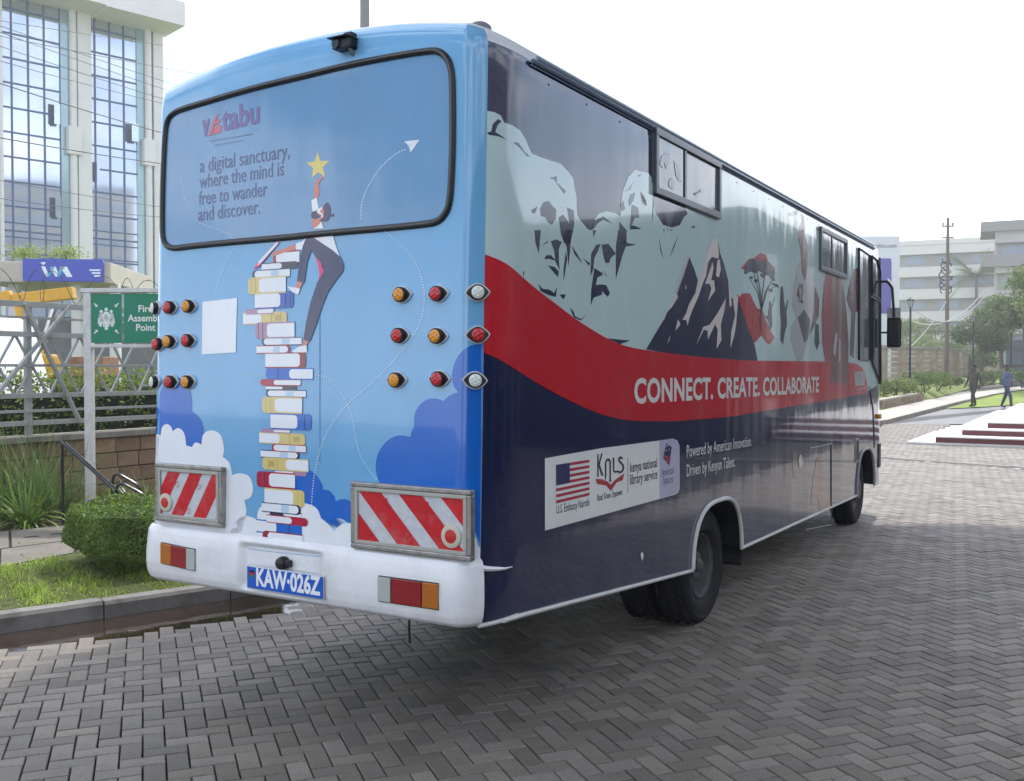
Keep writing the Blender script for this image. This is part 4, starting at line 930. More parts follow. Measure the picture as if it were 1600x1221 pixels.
# fixed door glass and driver's window as solid outlines standing a little proud
def side_panel(name, P, m, w0, th, parent, bev=0):
    Q = [plane_sz(*p) for p in P]; vs = [(s, w0, z) for s, z in Q] + [(s, w0 - th, z) for s, z in Q]; k = len(Q)
    return MB().add(vs, [tuple(range(k)), tuple(range(k, 2 * k))[::-1]] + [(i, (i + 1) % k, k + (i + 1) % k, k + i) for i in range(k)]).build(name, m, parent, bev=bev)
def frame_loop(name, P, r, m, parent, off=.012):
    pts = [(q[0], -off, q[1]) for q in (plane_sz(*p) for p in P)]
    return MB().tube(pts, r, 6, closed=True).build(name, m, parent, smooth=True)
def yz(x, f): return f
g1 = side_panel('door_window', [(1340.5, 388), (1358, 400), (1358, 564), (1340.5, 562)], film, .002, .008, bus); frame_loop('window_seal', [(1340.5, 388), (1358, 400), (1358, 564), (1340.5, 562)], .012, rubber, g1)
g2 = side_panel('driver_window', [(1361, 466), (1374, 473), (1374, 600), (1361, 566)], film2, .002, .008, bus); frame_loop('window_seal', [(1361, 466), (1374, 473), (1374, 600), (1361, 566)], .012, rubber, g2)
g3 = side_panel('quarter_window', [(1361, 400), (1370, 408), (1374, 425), (1374, 468), (1361, 460)], film2, .002, .008, bus); frame_loop('window_seal', [(1361, 400), (1370, 408), (1374, 425), (1374, 468), (1361, 460)], .012, rubber, g3)
mb = MB(); a = plane_sz(1361, 475); b = plane_sz(1361, 560); mb.box(((a[0] + plane_sz(1368, 480)[0]) / 2, -.014, (a[1] + b[1]) / 2), (.03, .01, a[1] - b[1])); mb.build('window_divider', dkf, g2)
# front edge: black windscreen surround
ws = MB(); ws.tube([(LEN - .06 - .1 * max(0, z - 1.3), .055, z) for z in (1.7, 2.0, 2.4, 2.8, 3.1, 3.24)], .05, 8); ws.build('windscreen_pillar', dkf, bus, smooth=True)
for nm, P in (('access_hatch', [(1264, 701), (1298.5, 694), (1298.5, 820), (1258, 828)]), ('driver_door', [(1338, 610), (1358, 604), (1364, 640), (1366, 700)])):
    pts = [(q[0], -.004, q[1]) for q in (plane_sz(*p) for p in P)]
    MB().tube(pts, .0055, 4, closed=False).build(nm + '_seam', mat('panel_seam', (.16, .16, .18), .5), bus)
s_, z_ = plane_sz(1338.5, 704); hd = box_obj('side_vent', (s_, -.006, z_), (.16, .012, .27), alu, bus, .003); box_obj('vent_mesh', (s_, -.013, z_), (.11, .004, .22), black_p, hd)
s_, z_ = plane_sz(1373, 712); box_obj('corner_vent', (s_ + .02, -.004, z_), (.14, .012, .3), black_p, bus, .003)
s_, z_ = plane_sz(1372, 651); box_obj('indicator_lamp', (s_, -.02, z_), (.08, .04, .06), LENS['a'], bus, .008)
decal('gouge_mark', [([(1000, 866), (1003, 862), (1005, 868), (1003, 877), (1001, 872)], 0)], [I_STK], 3, 'S')
# vertical panel seams, rivets
seam_b = mat('wrap_seam_blue', (.16, .36, .60), .4)
for P in ([(500, 388), (500, 480), (500, 600), (500, 740)], [(343, 840), (343, 868)], [(243, 834), (300, 845), (343, 851), (420, 862), (520, 872), (640, 880), (735, 884)]):
    pts = []
    for (xa, ya), (xb, yb) in zip(P, P[1:]):
        for k in range(8): l, n = hit(xa + (xb - xa) * k / 8, ya + (yb - ya) * k / 8); pts.append(l + n * .002)
    MB().tube(pts, .0014, 4).build('panel_joint', seam_b, bus)
rv = mat('rivet_grey', (.22, .24, .28), .4, .5)
for s in np.arange(.6, 9.2, .42):
    l, n = hit_side(s, 3.24); MB().lathe([(.007, 0), (.005, .004), (0, .005)], 6, Matrix.Translation(l) @ Matrix.Rotation(R(90), 4, 'X')).build('rivet', rv, bus)
# mirror
mr = MB(); mx0 = BINV @ AT(1397, 520, 12.35)
mr.box((mx0.x, mx0.y, mx0.z), (.09, .17, .38)); mir = mr.build('wing_mirror', black_p, bus, smooth=False, bev=.03)
mb = MB(); top = BINV @ AT(1386, 440, 12.3); mid = BINV @ AT(1394, 450, 12.35); m3 = BINV @ AT(1396, 480, 12.35)
mb.tube([(LEN - .25, .03, top.z + .0), tuple(top), tuple(mid), tuple(m3), (mx0.x, mx0.y, mx0.z + .18)], .018, 8); mb.tube([(LEN - .2, .02, mx0.z), (mx0.x, mx0.y, mx0.z)], .014, 6); mb.build('mirror_arm', black_p, mir, smooth=True)
box_obj('mirror_shade', (mx0.x - .03, mx0.y, mx0.z + .24), (.012, .16, .14), mat('clear_shade', (.3, .32, .33), .1, trans=.8), mir)
# chain hanging below the bumper
mb = MB(); q = hit(620, 965, BB)[0]; mb.tube([(q.x + .1, q.y, .72), (q.x + .1, q.y + .004, .62), (q.x + .1, q.y, .54)], .006, 5); mb.build('hanging_strap', black_p, bus)
# front end
fr = MB(); fr.box((LEN + .05, WID / 2, .62), (.12, WID - .5, .3)); fr.build('front_bumper', bumper_m, bus, bev=.03)
for wv in (.35, WID - .35):
    mb = MB(); mb.lathe([(.1, 0), (.09, .04), (0, .05)], 20, Matrix.Translation((LEN + .02, wv, .95)) @ Matrix.Rotation(R(90), 4, 'Y')); mb.build('headlight', clear, bus, smooth=True)
# ================================================================ GROUND
def gz(Y): return 0 if Y < 24 else .0145 * (min(Y, 70) - 24)
def sheet(name, poly, z, m, cell=None, kind='structure', terr=False, fn=None):
    bm = bmesh.new(); bm.faces.new([bm.verts.new((p[0], p[1], 0)) for p in poly]); bm.normal_update()
    bmesh.ops.triangulate(bm, faces=bm.faces[:], ngon_method='EAR_CLIP')
    if terr: cut(bm, lambda lo, hi: [c for c in (10, 24, 47, 70) if lo < c < hi], 1)
    for v in bm.verts: v.co.z = z + (gz(v.co.y) if terr else 0)
    bmesh.ops.recalc_face_normals(bm, faces=bm.faces)
    if sum(f.normal.z for f in bm.faces) < 0: bmesh.ops.reverse_faces(bm, faces=bm.faces)
    me = bpy.data.meshes.new(name); bm.to_mesh(me); bm.free()
    return tag(link(name, me, None, [m]), kind=kind)
sand = mat('joint_sand', (.020, .018, .016), .9, var=.4, scale=6, bump=.004, bscale=120)
far_pave = mat('far_paving', (.13, .13, .135), .5, var=.25, scale=2.5, bump=.004, bscale=30)
EV = Vector((Fv.y, -Fv.x, 0))       # across the drive, to the right
sheet('ground', [(-400, -60), (400, -60), (400, 900), (-400, 900)], -.06, mat('ground_earth', (.16, .15, .12), .9, var=.3, scale=.4), terr=True)
KERB = [(-9.5, 2.2), (-6.5, 4.5), (-3.56, 6.81), (-2.235, 7.85), (-.6, 9.5), (1.2, 12.2), (3.2, 15.8)]
far_l = [tuple(G(*p, gz(33 if i == 0 else 48))[:2]) for i, p in enumerate([(1384, 662), (1481, 634)])]
DL = KERB + [far_l[0], far_l[1], (24, 58)]
drive_poly = [(-9.5, -8)] + DL + [(40, 58), (40, -8)]
drv = sheet('driveway', drive_poly, -.045, sand, terr=True)

# ---- pavers in a herringbone laid 45 degrees to nothing in particular: each one is real
PA = R(20.6); pu = .1035; gap = .0078
ax_a = np.array([math.cos(PA), math.sin(PA)]); ax_b = np.array([-math.sin(PA), math.cos(PA)])
def in_poly(X, Y, poly):
    ins = np.zeros(X.shape, bool); n = len(poly)
    for i in range(n):
        x1, y1 = poly[i]; x2, y2 = poly[(i + 1) % n]
        c = ((y1 > Y) != (y2 > Y)) & (X < (x2 - x1) * (Y - y1) / (y2 - y1 + 1e-12) + x1); ins ^= c
    return ins
PR = [] # centre x,y, orientation
NI = 370
I, J = np.meshgrid(np.arange(-NI, NI), np.arange(-NI, NI), indexing='ij'); I = I.ravel(); J = J.ravel()
for c_, o_ in ((0, 0), (3, 1)):
    k = ((I - J) % 4) == c_; i = I[k]; j = J[k]
    a = (i + (1.0 if o_ == 0 else .5)) * pu; b = (j + (.5 if o_ == 0 else 1.0)) * pu
    X = a * ax_a[0] + b * ax_b[0]; Y = a * ax_a[1] + b * ax_b[1] + 12
    PR.append(np.stack([X, Y, np.full(len(X), o_)], 1))
PR = np.concatenate(PR)
X, Y = PR[:, 0], PR[:, 1]
lineo = lambda P, off: [(p[0], p[1]) for p in P]
drain_a = G(1390, 716.5); drain_b = G(1600, 732); dd = (drain_b - drain_a).normalized()
dn = Vector((-dd.y, dd.x, 0)); ddist = (X - drain_a.x) * dn.x + (Y - drain_a.y) * dn.y
keep = in_poly(X, Y, drive_poly) & (Y > 3.3) & (Y < 31) & (np.abs(X / np.maximum(Y, .1)) < .60 + .5 / np.maximum(Y, 1)) & (np.abs(ddist) > .16)
# the steps' slab hides what lies under it
relx = X - 9.7; rely = Y - 24.0; ee = relx * EV.x + rely * EV.y; ff = relx * Fv.x + rely * Fv.y
keep &= ~((ee > .05) & (ff > .05))
PR = PR[keep]; X, Y = PR[:, 0], PR[:, 1]
def kerb_dist(X, Y):
    d = np.full(X.shape, 1e9)
    for (x1, y1), (x2, y2) in zip(KERB, KERB[1:]):
        L2 = (x2 - x1) ** 2 + (y2 - y1) ** 2; t = np.clip(((X - x1) * (x2 - x1) + (Y - y1) * (y2 - y1)) / L2, 0, 1)
        d = np.minimum(d, np.hypot(X - x1 - t * (x2 - x1), Y - y1 - t * (y2 - y1)))
    return d
KD = kerb_dist(X, Y)
# the gutter dips towards the kerb, paving a little uneven
Zp = np.where(Y < 24, 0, .0145 * (Y - 24)) - .030 * np.clip(1 - KD / 1.05, 0, 1) ** 1.2 + .004 * np.sin(X * 1.7 + .6) * np.cos(Y * 1.1) + RNG.normal(0, .0012, len(X))
tiltx = RNG.normal(0, .0045, len(X)); tilty = RNG.normal(0, .0045, len(X))
ch_ = .0035; dep = .04
def paver_verts(o_):
    L_ = (2 * pu - gap) / 2; W_ = (pu - gap) / 2
    if o_ == 1: L_, W_ = W_, L_
    q = lambda l, w_, z: [(-l, -w_, z), (l, -w_, z), (l, w_, z), (-l, w_, z)]
    return np.array(q(L_ - ch_, W_ - ch_, 0) + q(L_, W_, -ch_) + q(L_, W_, -dep))
PF = np.array([(0, 1, 2, 3)] + [(a, b, (a + 1) % 4 if False else b, a) for a, b in ()] + [(4 + a, 4 + (a + 1) % 4, (a + 1) % 4, a) for a in range(4)] + [(8 + a, 8 + (a + 1) % 4, 4 + (a + 1) % 4, 4 + a) for a in range(4)])
paver_m = mat('paver_concrete', (.205, .187, .165), .56, var=.5, scale=130, bump=.006, bscale=220, isl=.26, spec=.45, dirt=((.10, .088, .075), .65, 1.3), coords='Object')
score = 1 / np.maximum(Y, 3.5) ** 2
infr = (np.abs(X / Y) < .525) & (Y > 4.45) & ~((X - P0.x) * EV.x + (Y - P0.y) * EV.y < 0)
order = np.argsort(-(score * np.where((np.abs(X / Y) < .53) & (Y > 4.42), 1, 0)))
sel = np.zeros(len(X), bool); sel[order[:300]] = True
Rm = np.array([[ax_a[0], ax_b[0]], [ax_a[1], ax_b[1]]])
pm = {}
for o_ in (0, 1):
    v = paver_verts(o_); v2 = v.copy(); v2[:, :2] = v[:, :2] @ Rm.T
    me = bpy.data.meshes.new('paver'); me.from_pydata(v2.tolist(), [], PF.tolist()); me.materials.append(paver_m); pm[o_] = me
for i in np.nonzero(sel)[0]:
    o = bpy.data.objects.new('paver', pm[int(PR[i, 2])]); COL.objects.link(o); o.parent = drv
    o.location = (X[i], Y[i], Zp[i]); o.rotation_euler = (tiltx[i], tilty[i], RNG.normal(0, .006))
rest = np.nonzero(~sel)[0]
VV = []
for o_ in (0, 1):
    idx = rest[PR[rest, 2] == o_]; v = paver_verts(o_)
    z = v[None, :, 2] + Zp[idx][:, None] + v[None, :, 0] * tilty[idx][:, None] + v[None, :, 1] * tiltx[idx][:, None]
    ra = RNG.normal(0, .006, len(idx))[:, None]
    vx = v[None, :, 0] - v[None, :, 1] * ra; vy = v[None, :, 1] + v[None, :, 0] * ra
    wx = vx * Rm[0, 0] + vy * Rm[0, 1] + X[idx][:, None]; wy = vx * Rm[1, 0] + vy * Rm[1, 1] + Y[idx][:, None]
    VV.append(np.stack([wx, wy, z], 2).reshape(-1, 3))
VV = np.concatenate(VV); nP = len(VV) // 12
FF = (np.arange(nP)[:, None, None] * 12 + PF[None]).reshape(-1, 4)
pf = np_mesh('paver_field', VV, FF, paver_m, drv); pf['kind'] = 'stuff'
sheet('far_drive_surface', [tuple(G(1384, 668, 0)[:2])] + [(13.0, 31.0), far_l[1], (24, 58), (40, 58), (30, 31.0)], .004, far_pave, terr=True) if False else None
far_strip = sheet('far_paving', [(10.5, 30.9), far_l[0], far_l[1], (24, 58), (40, 58), (40, 30.9)], -.004, far_pave, terr=True)

# ---- standing water along the kerb
wat = mat('muddy_water', (.036, .024, .018), .03, var=.2, scale=3, spec=.6, bump=.006, bscale=4, coat=.3)
wp = []
for (x1, y1), (x2, y2) in zip(KERB[:5], KERB[1:5]):
    wp.append((x1, y1))
wp.append(KERB[4])
edge = []
for i, (x, y) in enumerate(KERB[:5]):
    a = KERB[max(i - 1, 0)]; b = KERB[min(i + 1, 4)]; d = Vector((b[0] - a[0], b[1] - a[1])).normalized()
    edge.append((x + d.y * 1.6, y - d.x * 1.6))
sheet('puddle_water', wp + edge[::-1], -.0100, wat, terr=False)
dm = mat('wet_silt', (.05, .034, .025), .5)
# ---- kerb stones
kst = mat('kerb_concrete', (.21, .20, .185), .7, var=.3, scale=5, bump=.004, bscale=70, dirt=((.05, .04, .035), .6, 3.5))
kerb = thing('kerb', 'grey concrete kerb between the grass verge and the block paving', 'kerb')
def arc_points(P, step, start=0):
    o = []; acc = start
    for a, b in zip(P, P[1:]):
        a = Vector(a); b = Vector(b); l = (b - a).length; t = acc
        while t < l: o.append(a + (b - a) * t / l); t += step
        acc = t - l
    return o
KS = smooth_poly(KERB, 8, False); kp = arc_points([Vector((x, y, 0)) for x, y in KS], .98, .35)
for a, b in zip(kp, kp[1:]):
    d = (b - a).normalized(); n = Vector((-d.y, d.x, 0)); jz = random.uniform(-.006, .006)
    mb = MB(); prof = [(0, -.08), (0, .095), (.018, .122), (.13, .125), (.13, -.08)]; q0 = a + d * .006; q1 = b - d * .006; ang = random.uniform(-.004, .004)
    V2 = [q + n * (u + ang) + Vector((0, 0, z + jz)) for q in (q0, q1) for u, z in prof]; m_ = len(prof)
    mb.add(V2, [tuple(range(m_))[::-1], tuple(range(m_, 2 * m_))] + [(i, (i + 1) % m_, m_ + (i + 1) % m_, m_ + i) for i in range(m_)])
    mb.build('kerb_stone', kst, kerb, bev=.004)
# ---- verge: soil bed, grass, drain slabs
soil = mat('bed_soil', (.055, .036, .024), .95, var=.5, scale=4, bump=.03, bscale=9)
VZ = .10
def off_poly(P, d):
    o = []
    for i, p in enumerate(P):
        a = P[max(i - 1, 0)]; b = P[min(i + 1, len(P) - 1)]; t = Vector((b[0] - a[0], b[1] - a[1])).normalized(); o.append((p[0] - t.y * d, p[1] + t.x * d))
    return o
KI = off_poly(KERB, .07)
W0 = Vector((-5.53, 12.8, 0)); wallp = lambda t, off=0: W0 + Fv * t + Lv * off
bed = KI + [tuple(wallp(14)[:2]), tuple(wallp(-16)[:2])]
sheet('planting_bed', bed, VZ, soil)
# drain cover slabs
fA, fB = G(0, 885, .12), G(118, 863, .12); mA, mB_ = G(0, 858, .12), G(112, 844, .12); bA, bB = G(0, 831, .12), G(108, 820.5, .12)
def ext(a, b, t0, t1): return a + (b - a) * t0, a + (b - a) * t1
slabm = mat('drain_slab_concrete', (.17, .155, .13), .8, var=.2, scale=3, bump=.004, bscale=60, dirt=((.12, .11, .09), .5, 4)); dark = mat('dark_gap', (.008, .008, .008), .9)
dp = thing('drain_cover_path', 'row of pale concrete drain cover slabs behind the grass verge', 'path')
rows = ((fA, fB, mA, mB_, .75), (mA, mB_, bA, bB, .68))
for ri, (a, b, c_, d_, st) in enumerate(rows):
    for k in range(-5, 10):
        l1 = (b - a); l2 = (d_ - c_); u0 = k * st + .1 * ri; u1 = u0 + st - .012
        s_ = l1.length
        P = [a + l1 / s_ * u0, a + l1 / s_ * u1, c_ + l1 / s_ * u1 - l1 / s_ * .0 + (l2 / l2.length - l1 / s_) * u1, c_ + (l2 / l2.length) * u0]
        cc = sum(P, Vector()) / 4; P = [cc + (p - cc) * (1 - .014 / (p - cc).length) for p in P]
        jz = random.uniform(-.006, .006)
        mb = MB(); mb.prism([(p.x, p.y) for p in P], .05, .118 + jz); sb = mb.build('drain_slab', slabm, dp, bev=.004)
        if ri == 1:
            for f_ in (.3, .7):
                p = P[0] + (P[1] - P[0]) * f_ + (P[3] - P[0]) * .45; mb = MB(); mb.box((p.x, p.y, .1195 + jz), (.13, .045, .002), rz=math.atan2(l2.y, l2.x)); mb.build('lifting_slot', dark, sb)
# grass verge
N = 110000
gx = RNG.uniform(-8, 1, N * 5); gy = RNG.uniform(3.5, 13, N * 5)
kd = kerb_dist(gx, gy)
gp_ = KI + [tuple(ext(fA, fB, 0, 12)[1][:2]), tuple(fB[:2]), tuple(fA[:2]), tuple((fA + (fA - fB) * 4)[:2])]
gin = in_poly(gx, gy, gp_) & (kd > .10) & (gy < 14)
gx, gy = gx[gin][:N], gy[gin][:N]
patchy = np.sin(gx * 5.1 + 1) * np.sin(gy * 4.3) + np.sin(gx * 11 + gy * 9)
H = RNG.uniform(.035, .085, len(gx)) * (1 + .35 * patchy)
H = np.clip(H, .025, .14)
gm = mat('grass_blade', (.26, .37, .05), .55, isl=.55, subs=.35, var=.5, scale=1.2); gm2 = mat('dry_grass_blade', (.38, .33, .14), .7, isl=.4, subs=.3)
B_ = np.stack([gx, gy, np.full(len(gx), VZ + .002)], 1)
dry = (RNG.random(len(gx)) < .22 + .18 * (patchy < -.3))
tag(sheet('verge_turf', gp_, VZ + .012, mat('turf_base', (.06, .075, .018), .95, var=.6, scale=9, bump=.03, bscale=30)), kind='structure')
g_ = blades('grass', B_[~dry], H[~dry], .008, gm, lean=.75, segs=2); tag(g_, 'short green lawn grass on the verge behind the kerb', 'grass', kind='stuff')
g_ = blades('dry_grass', B_[dry], H[dry] * .8, .007, gm2, lean=1.1, segs=2); tag(g_, 'dry straw coloured grass mixed in the verge', 'grass', kind='stuff')

# ================================================================ LEFT: bush, plants, rail, sign
leafm = mat('box_leaf', (.14, .22, .045), .45, isl=.5, subs=.25, var=.3, scale=3); leaf_y = mat('yellow_green_leaf', (.22, .30, .03), .45, isl=.4, subs=.4); leaf_d = mat('hedge_leaf', (.13, .20, .03), .5, isl=.6, subs=.3)
twig = mat('twig_bark', (.06, .045, .03), .9, var=.3, scale=20, bump=.004)
strap = mat('strap_leaf', (.14, .22, .07), .4, isl=.4, subs=.3); strap2 = mat('spiky_leaf', (.16, .26, .05), .4, isl=.4, subs=.3); straw = mat('dry_strap_leaf', (.28, .22, .12), .7, isl=.4, subs=.2)
bush = thing('clipped_bush', 'low clipped green bush with small leaves beside the rear of the bus', 'bush', (-3.04, 8.85, VZ)); bush.scale = (.88, .88, 1.0)
def box_cloud(n, cx, cy, z0, z1, hx, hy, rz, shell=.7, lump=.05):
    P = RNG.uniform(-1, 1, (n, 3)); k = RNG.integers(0, 5, n)
    sh = RNG.random(n) < shell; d = 1 - RNG.exponential(.07, n)
    P[:, 0] = np.where(sh & (k == 0), d, P[:, 0]); P[:, 0] = np.where(sh & (k == 1), -d, P[:, 0]); P[:, 1] = np.where(sh & (k == 2), -d, P[:, 1]); P[:, 1] = np.where(sh & (k == 3), d, P[:, 1]); P[:, 2] = np.where(sh & (k == 4), d, P[:, 2])
    r = np.maximum(np.abs(P[:, 0]), np.abs(P[:, 1])); cor = np.hypot(P[:, 0], P[:, 1]); f = np.where(cor > 1.12, 1.12 / cor, 1); P[:, 0] *= f; P[:, 1] *= f
    x = P[:, 0] * hx; y = P[:, 1] * hy; z = z0 + (P[:, 2] + 1) / 2 * (z1 - z0)
    x += lump * np.sin(y * 7 + z * 9) ; y += lump * np.sin(x * 8 + z * 7 + 1); z += lump * .6 * np.sin(x * 6 + y * 5)
    tuck = 1 - .25 * np.clip(1 - (z - z0) / (.35 * (z1 - z0)), 0, 1); x *= tuck; y *= tuck
    c, s_ = math.cos(rz), math.sin(rz)
    return np.stack([cx + x * c - y * s_, cy + x * s_ + y * c, z], 1)
leaves('foliage', box_cloud(70000, 0, 0, .04, .54, .98, .80, .65, .85, .035), .013, leafm, bush, .55)
MB().box((0, 0, .30), (1.45, 1.10, .34), rz=.65).build('dark_core', mat('bush_inner', (.014, .02, .007), .95, var=.5, scale=14), bush, bev=.12)  # solid dark box; shade between the bush leaves put into its colour
leaves('young_shoots', np.concatenate([box_cloud(260, 0, 0, .48, .64, .9, .7, .65, 0), RNG.normal((.30, -.55, .40), (.03, .03, .10), (60, 3))]), .030, leaf_y, bush, .28)['kind'] = 'stuff'
mb = MB()
for k in range(26):
    a = random.uniform(0, 6.28); r = random.uniform(.1, .55); p = (r * math.cos(a), r * .7 * math.sin(a))
    mb.tube([(p[0], p[1], 0), (p[0] * 1.15, p[1] * 1.15, .2), (p[0] * 1.4 + random.uniform(-.1, .1), p[1] * 1.4, .42)], .012, 5, rr=[.016, .011, .006])
mb.build('stems', twig, bush)
mb = MB()
for k in range(7): mb.lathe([(0, 0), (.03, .01), (.05, .04), (.03, .08), (0, .09)], 8, Matrix.Translation((-.35 + .14 * k, -.62 + .10 * math.sin(k * 3), 0)) @ Matrix.Scale(random.uniform(.7, 1.5), 4))
mb.build('root_stones', mat('root_stone', (.13, .09, .07), .9, var=.3, scale=12), bush)
# strap-leaved plants: px, py of the base, height, count, width
def clump(name, x, y, h, n, wd, label, lean=.55, m=strap, dryp=.12, spread=.12, cat='plant', group=None):
    p = G(x, y, VZ); t = thing(name, label, cat, tuple(p), 0, group)
    B = np.stack([RNG.normal(0, spread, n), RNG.normal(0, spread, n), np.zeros(n)], 1); Hh = h * RNG.uniform(.6, 1.15, n); dd_ = RNG.random(n) < dryp
    az = np.arctan2(B[:, 1], B[:, 0]) + RNG.normal(0, .7, n)
    blades('leaf', B[~dd_], Hh[~dd_], wd, m, t, lean, 5, .5, az[~dd_])
    if dd_.any(): blades('dry_leaf', B[dd_], Hh[dd_] * .8, wd * .8, straw, t, lean * 1.8, 5, .8, az[dd_])
    return t
clump('lemon_grass', 62, 806, 1.05, 420, .012, 'tall feathery clump of green lemon grass beside the retaining wall', .38, strap, .1, .20)
clump('lemon_grass', 18, 800, 1.20, 300, .012, 'tall grass clump at the far left edge of the bed', .35, strap, .1, .18)
clump('spiky_plant', 42, 822, .62, 110, .030, 'bright green spiky plant at the front of the soil bed', .75, strap2, .1, .05)
clump('spiky_plant', 98, 802, .55, 90, .024, 'broad spiky plant in front of the black handrail', .75, strap, .15, .06)
clump('spiky_plant', 2, 812, .60, 90, .026, 'arching green plant cut off by the left edge of the photo', .8, strap2, .1, .06)
clump('strap_plant', 150, 790, .45, 70, .020, 'small strap leaved plant beside the sign post', .8, strap, .2, .06)
clump('strap_plant', 203, 788, .52, 80, .022, 'strap leaved plant under the black hoop rail', .75, strap2, .2, .06)
clump('strap_plant', 232, 790, .50, 60, .022, 'strap leaved plant at the wall next to the bus', .75, strap, .1, .06)
clump('strap_plant', 120, 840, .30, 50, .014, 'low straggly plant at the end of the drain slabs', .9, strap, .3, .06)
# dry litter
N = 1500; p_ = np.stack([RNG.uniform(-8, -2.6, N), RNG.uniform(8.5, 13, N), np.full(N, VZ + .01)], 1); tag(leaves('leaf_litter', p_, .03, straw, None, .4, 1.5), 'dry leaf litter scattered on the soil bed', 'leaf litter', kind='stuff')

# retaining wall of stone blocks
stone = mat('wall_stone', (.30, .19, .12), .85, var=.35, scale=5, bump=.012, bscale=25, isl=.18, dirt=((.07, .05, .04), .5, 3)); cap_m = mat('wall_cap', (.24, .22, .19), .85, var=.25, scale=6, bump=.006, bscale=40, dirt=((.07, .06, .05), .6, 5))
wall = thing('retaining_wall', 'low brown stone block wall under the grey lattice fence', 'wall', tuple(W0), R(90 - YAW))
WH = .93
core = MB().box((0, .18, (WH + .0) / 2), (30, .24, WH)).build('wall_core', mat('mortar', (.11, .09, .075), .95, var=.3, scale=20, bump=.004, bscale=60), wall)
proto_b = {}
for row in range(4):
    x = -9 + random.uniform(0, .3); z0 = .10 + row * .208
    while x < 6.5:
        l = random.choice((.34, .40, .46)); 
        if l not in proto_b:
            o = MB().box((0, 0, 0), (l - .016, .06, .192)).build('stone_block', stone, wall, bev=.008); proto_b[l] = o
        else: o = proto_b[l].copy(); COL.objects.link(o); o.parent = wall
        o.location = (x + l / 2, .055 + random.uniform(-.008, .008), z0 + .1); o.rotation_euler = (0, 0, random.uniform(-.01, .01)); x += l
x = -9
while x < 12:
    o = MB().box((x + .45, .13, WH + .04), (.89, .36, .08)).build('cap_stone', cap_m, wall, bev=.008); x += .9
# lattice fence on the wall, each run of bars its own part
fm = mat('fence_grey_paint', (.36, .37, .36), .5, .1, var=.12, scale=15, dirt=((.16, .11, .08), .35, 6))
fence = thing('lattice_fence', 'grey metal lattice fence with diagonal braces and razor wire on the stone wall', 'fence', tuple(W0), R(90 - YAW))
def fz(x, y):    # bearing -> (distance along fence, height)
    d = bearing(x, y); n = Lv; t = (W0 - EYE).dot(n) / d.dot(n); p = EYE + d * t; return (p - W0).dot(Fv), p.z
levels = [fz(131, 480)[1], fz(131, 500)[1], fz(131, 525)[1], fz(131, 571.5)[1], fz(131, 617)[1], fz(131, 640)[1], fz(131, 658)[1]]
ths = [.07, .03, .065, .035, .06, .035, .06]
for z, t in zip(levels, ths): MB().beam((-9, .13, z), (13, .13, z), t * .8, t).build('rail', fm, fence, bev=.004)
for x in np.arange(-9, 13, 2.75):
    MB().beam((x + .0, .17, WH + .06), (x, .17, levels[0] + .03), .07, .07, up=(0, 1, 0)).build('post', fm, fence, bev=.004)
a0 = fz(45, 480)[0]; a1 = fz(131, 655)[0]; per_ = 2.75
for k in range(-3, 5):
    for a, b in (((a0 + k * per_, levels[0]), (a1 + k * per_, levels[6])),): MB().beam((a[0], .09, a[1]), (b[0], .09, b[1]), .035, .06, up=(0, 1, 0)).build('brace', fm, fence)
    xb = a1 + .0 + k * per_; MB().beam((xb + (1.30), .088, levels[6]), (xb + per_ * .95, .088, levels[0]), .035, .06, up=(0, 1, 0)).build('brace', fm, fence)
z3, z4, z5 = levels[2], levels[3], levels[4]; dx = .44
x = -9
while x < 12:
    MB().beam((x, .15, z5), (x + dx * 1.0, .15, z3), .022, .032, up=(0, 1, 0)).build('lattice_bar', fm, fence); MB().beam((x, .165, z3), (x + dx, .165, z5), .022, .032, up=(0, 1, 0)).build('lattice_bar', fm, fence); x += dx * 1.02
wire = mat('razor_wire_steel', (.08, .075, .07), .5, .7)
mb = MB(); pts = []
for k in range(0, 1500):
    t = k / 1500; a = t * 2 * math.pi * 46; pts.append((-9 + 22 * t + .16 * math.sin(a * .37), .13 + .17 * math.cos(a) * .5, levels[0] + .24 + .20 * math.sin(a)))
mb.tube(pts, .0045, 3, cap=False)
for i in range(0, 1500, 3):
    p = Vector(pts[i]); d = Vector((random.uniform(-1, 1), random.uniform(-1, 1), random.uniform(-1, 1))).normalized() * .022; mb.beam(p - d, p + d, .008, .002)
mb.build('razor_wire', wire, fence)

# fire assembly sign
sgp = AT(131, 500, 11.5); sg = thing('assembly_sign', 'green fire assembly point sign in a grey frame on a tall white post', 'sign', (sgp.x, 11.5, 0), R(-3))
m_fr = mat('sign_frame', (.55, .56, .55), .45, .2, var=.1, scale=15, dirt=((.3, .2, .12), .4, 7)); gr = mat('sign_green', (.004, .20, .11), .45, var=.06, scale=10); sw = mat('sign_white', (.72, .76, .74), .5)
zt, zb_ = AT(131, 452, 11.5).z, AT(131, 543, 11.5).z; SWD = 1.06
MB().beam((.06, .0, VZ), (.06, 0, zt), .09, .09, up=(0, 1, 0)).build('post', m_fr, sg, bev=.006); MB().beam((SWD + .02, 0, VZ), (SWD + .02, 0, zt), .09, .09, up=(0, 1, 0)).build('post', m_fr, sg, bev=.006)
f = MB(); f.box((SWD / 2 + .04, -.01, zt - .02), (SWD + .1, .10, .05)); f.box((SWD / 2 + .04, -.01, zb_ + .015), (SWD - .1, .08, .04)); f.build('sign_frame', m_fr, sg, bev=.004)
pz0, pz1 = zb_ + .05, zt - .06
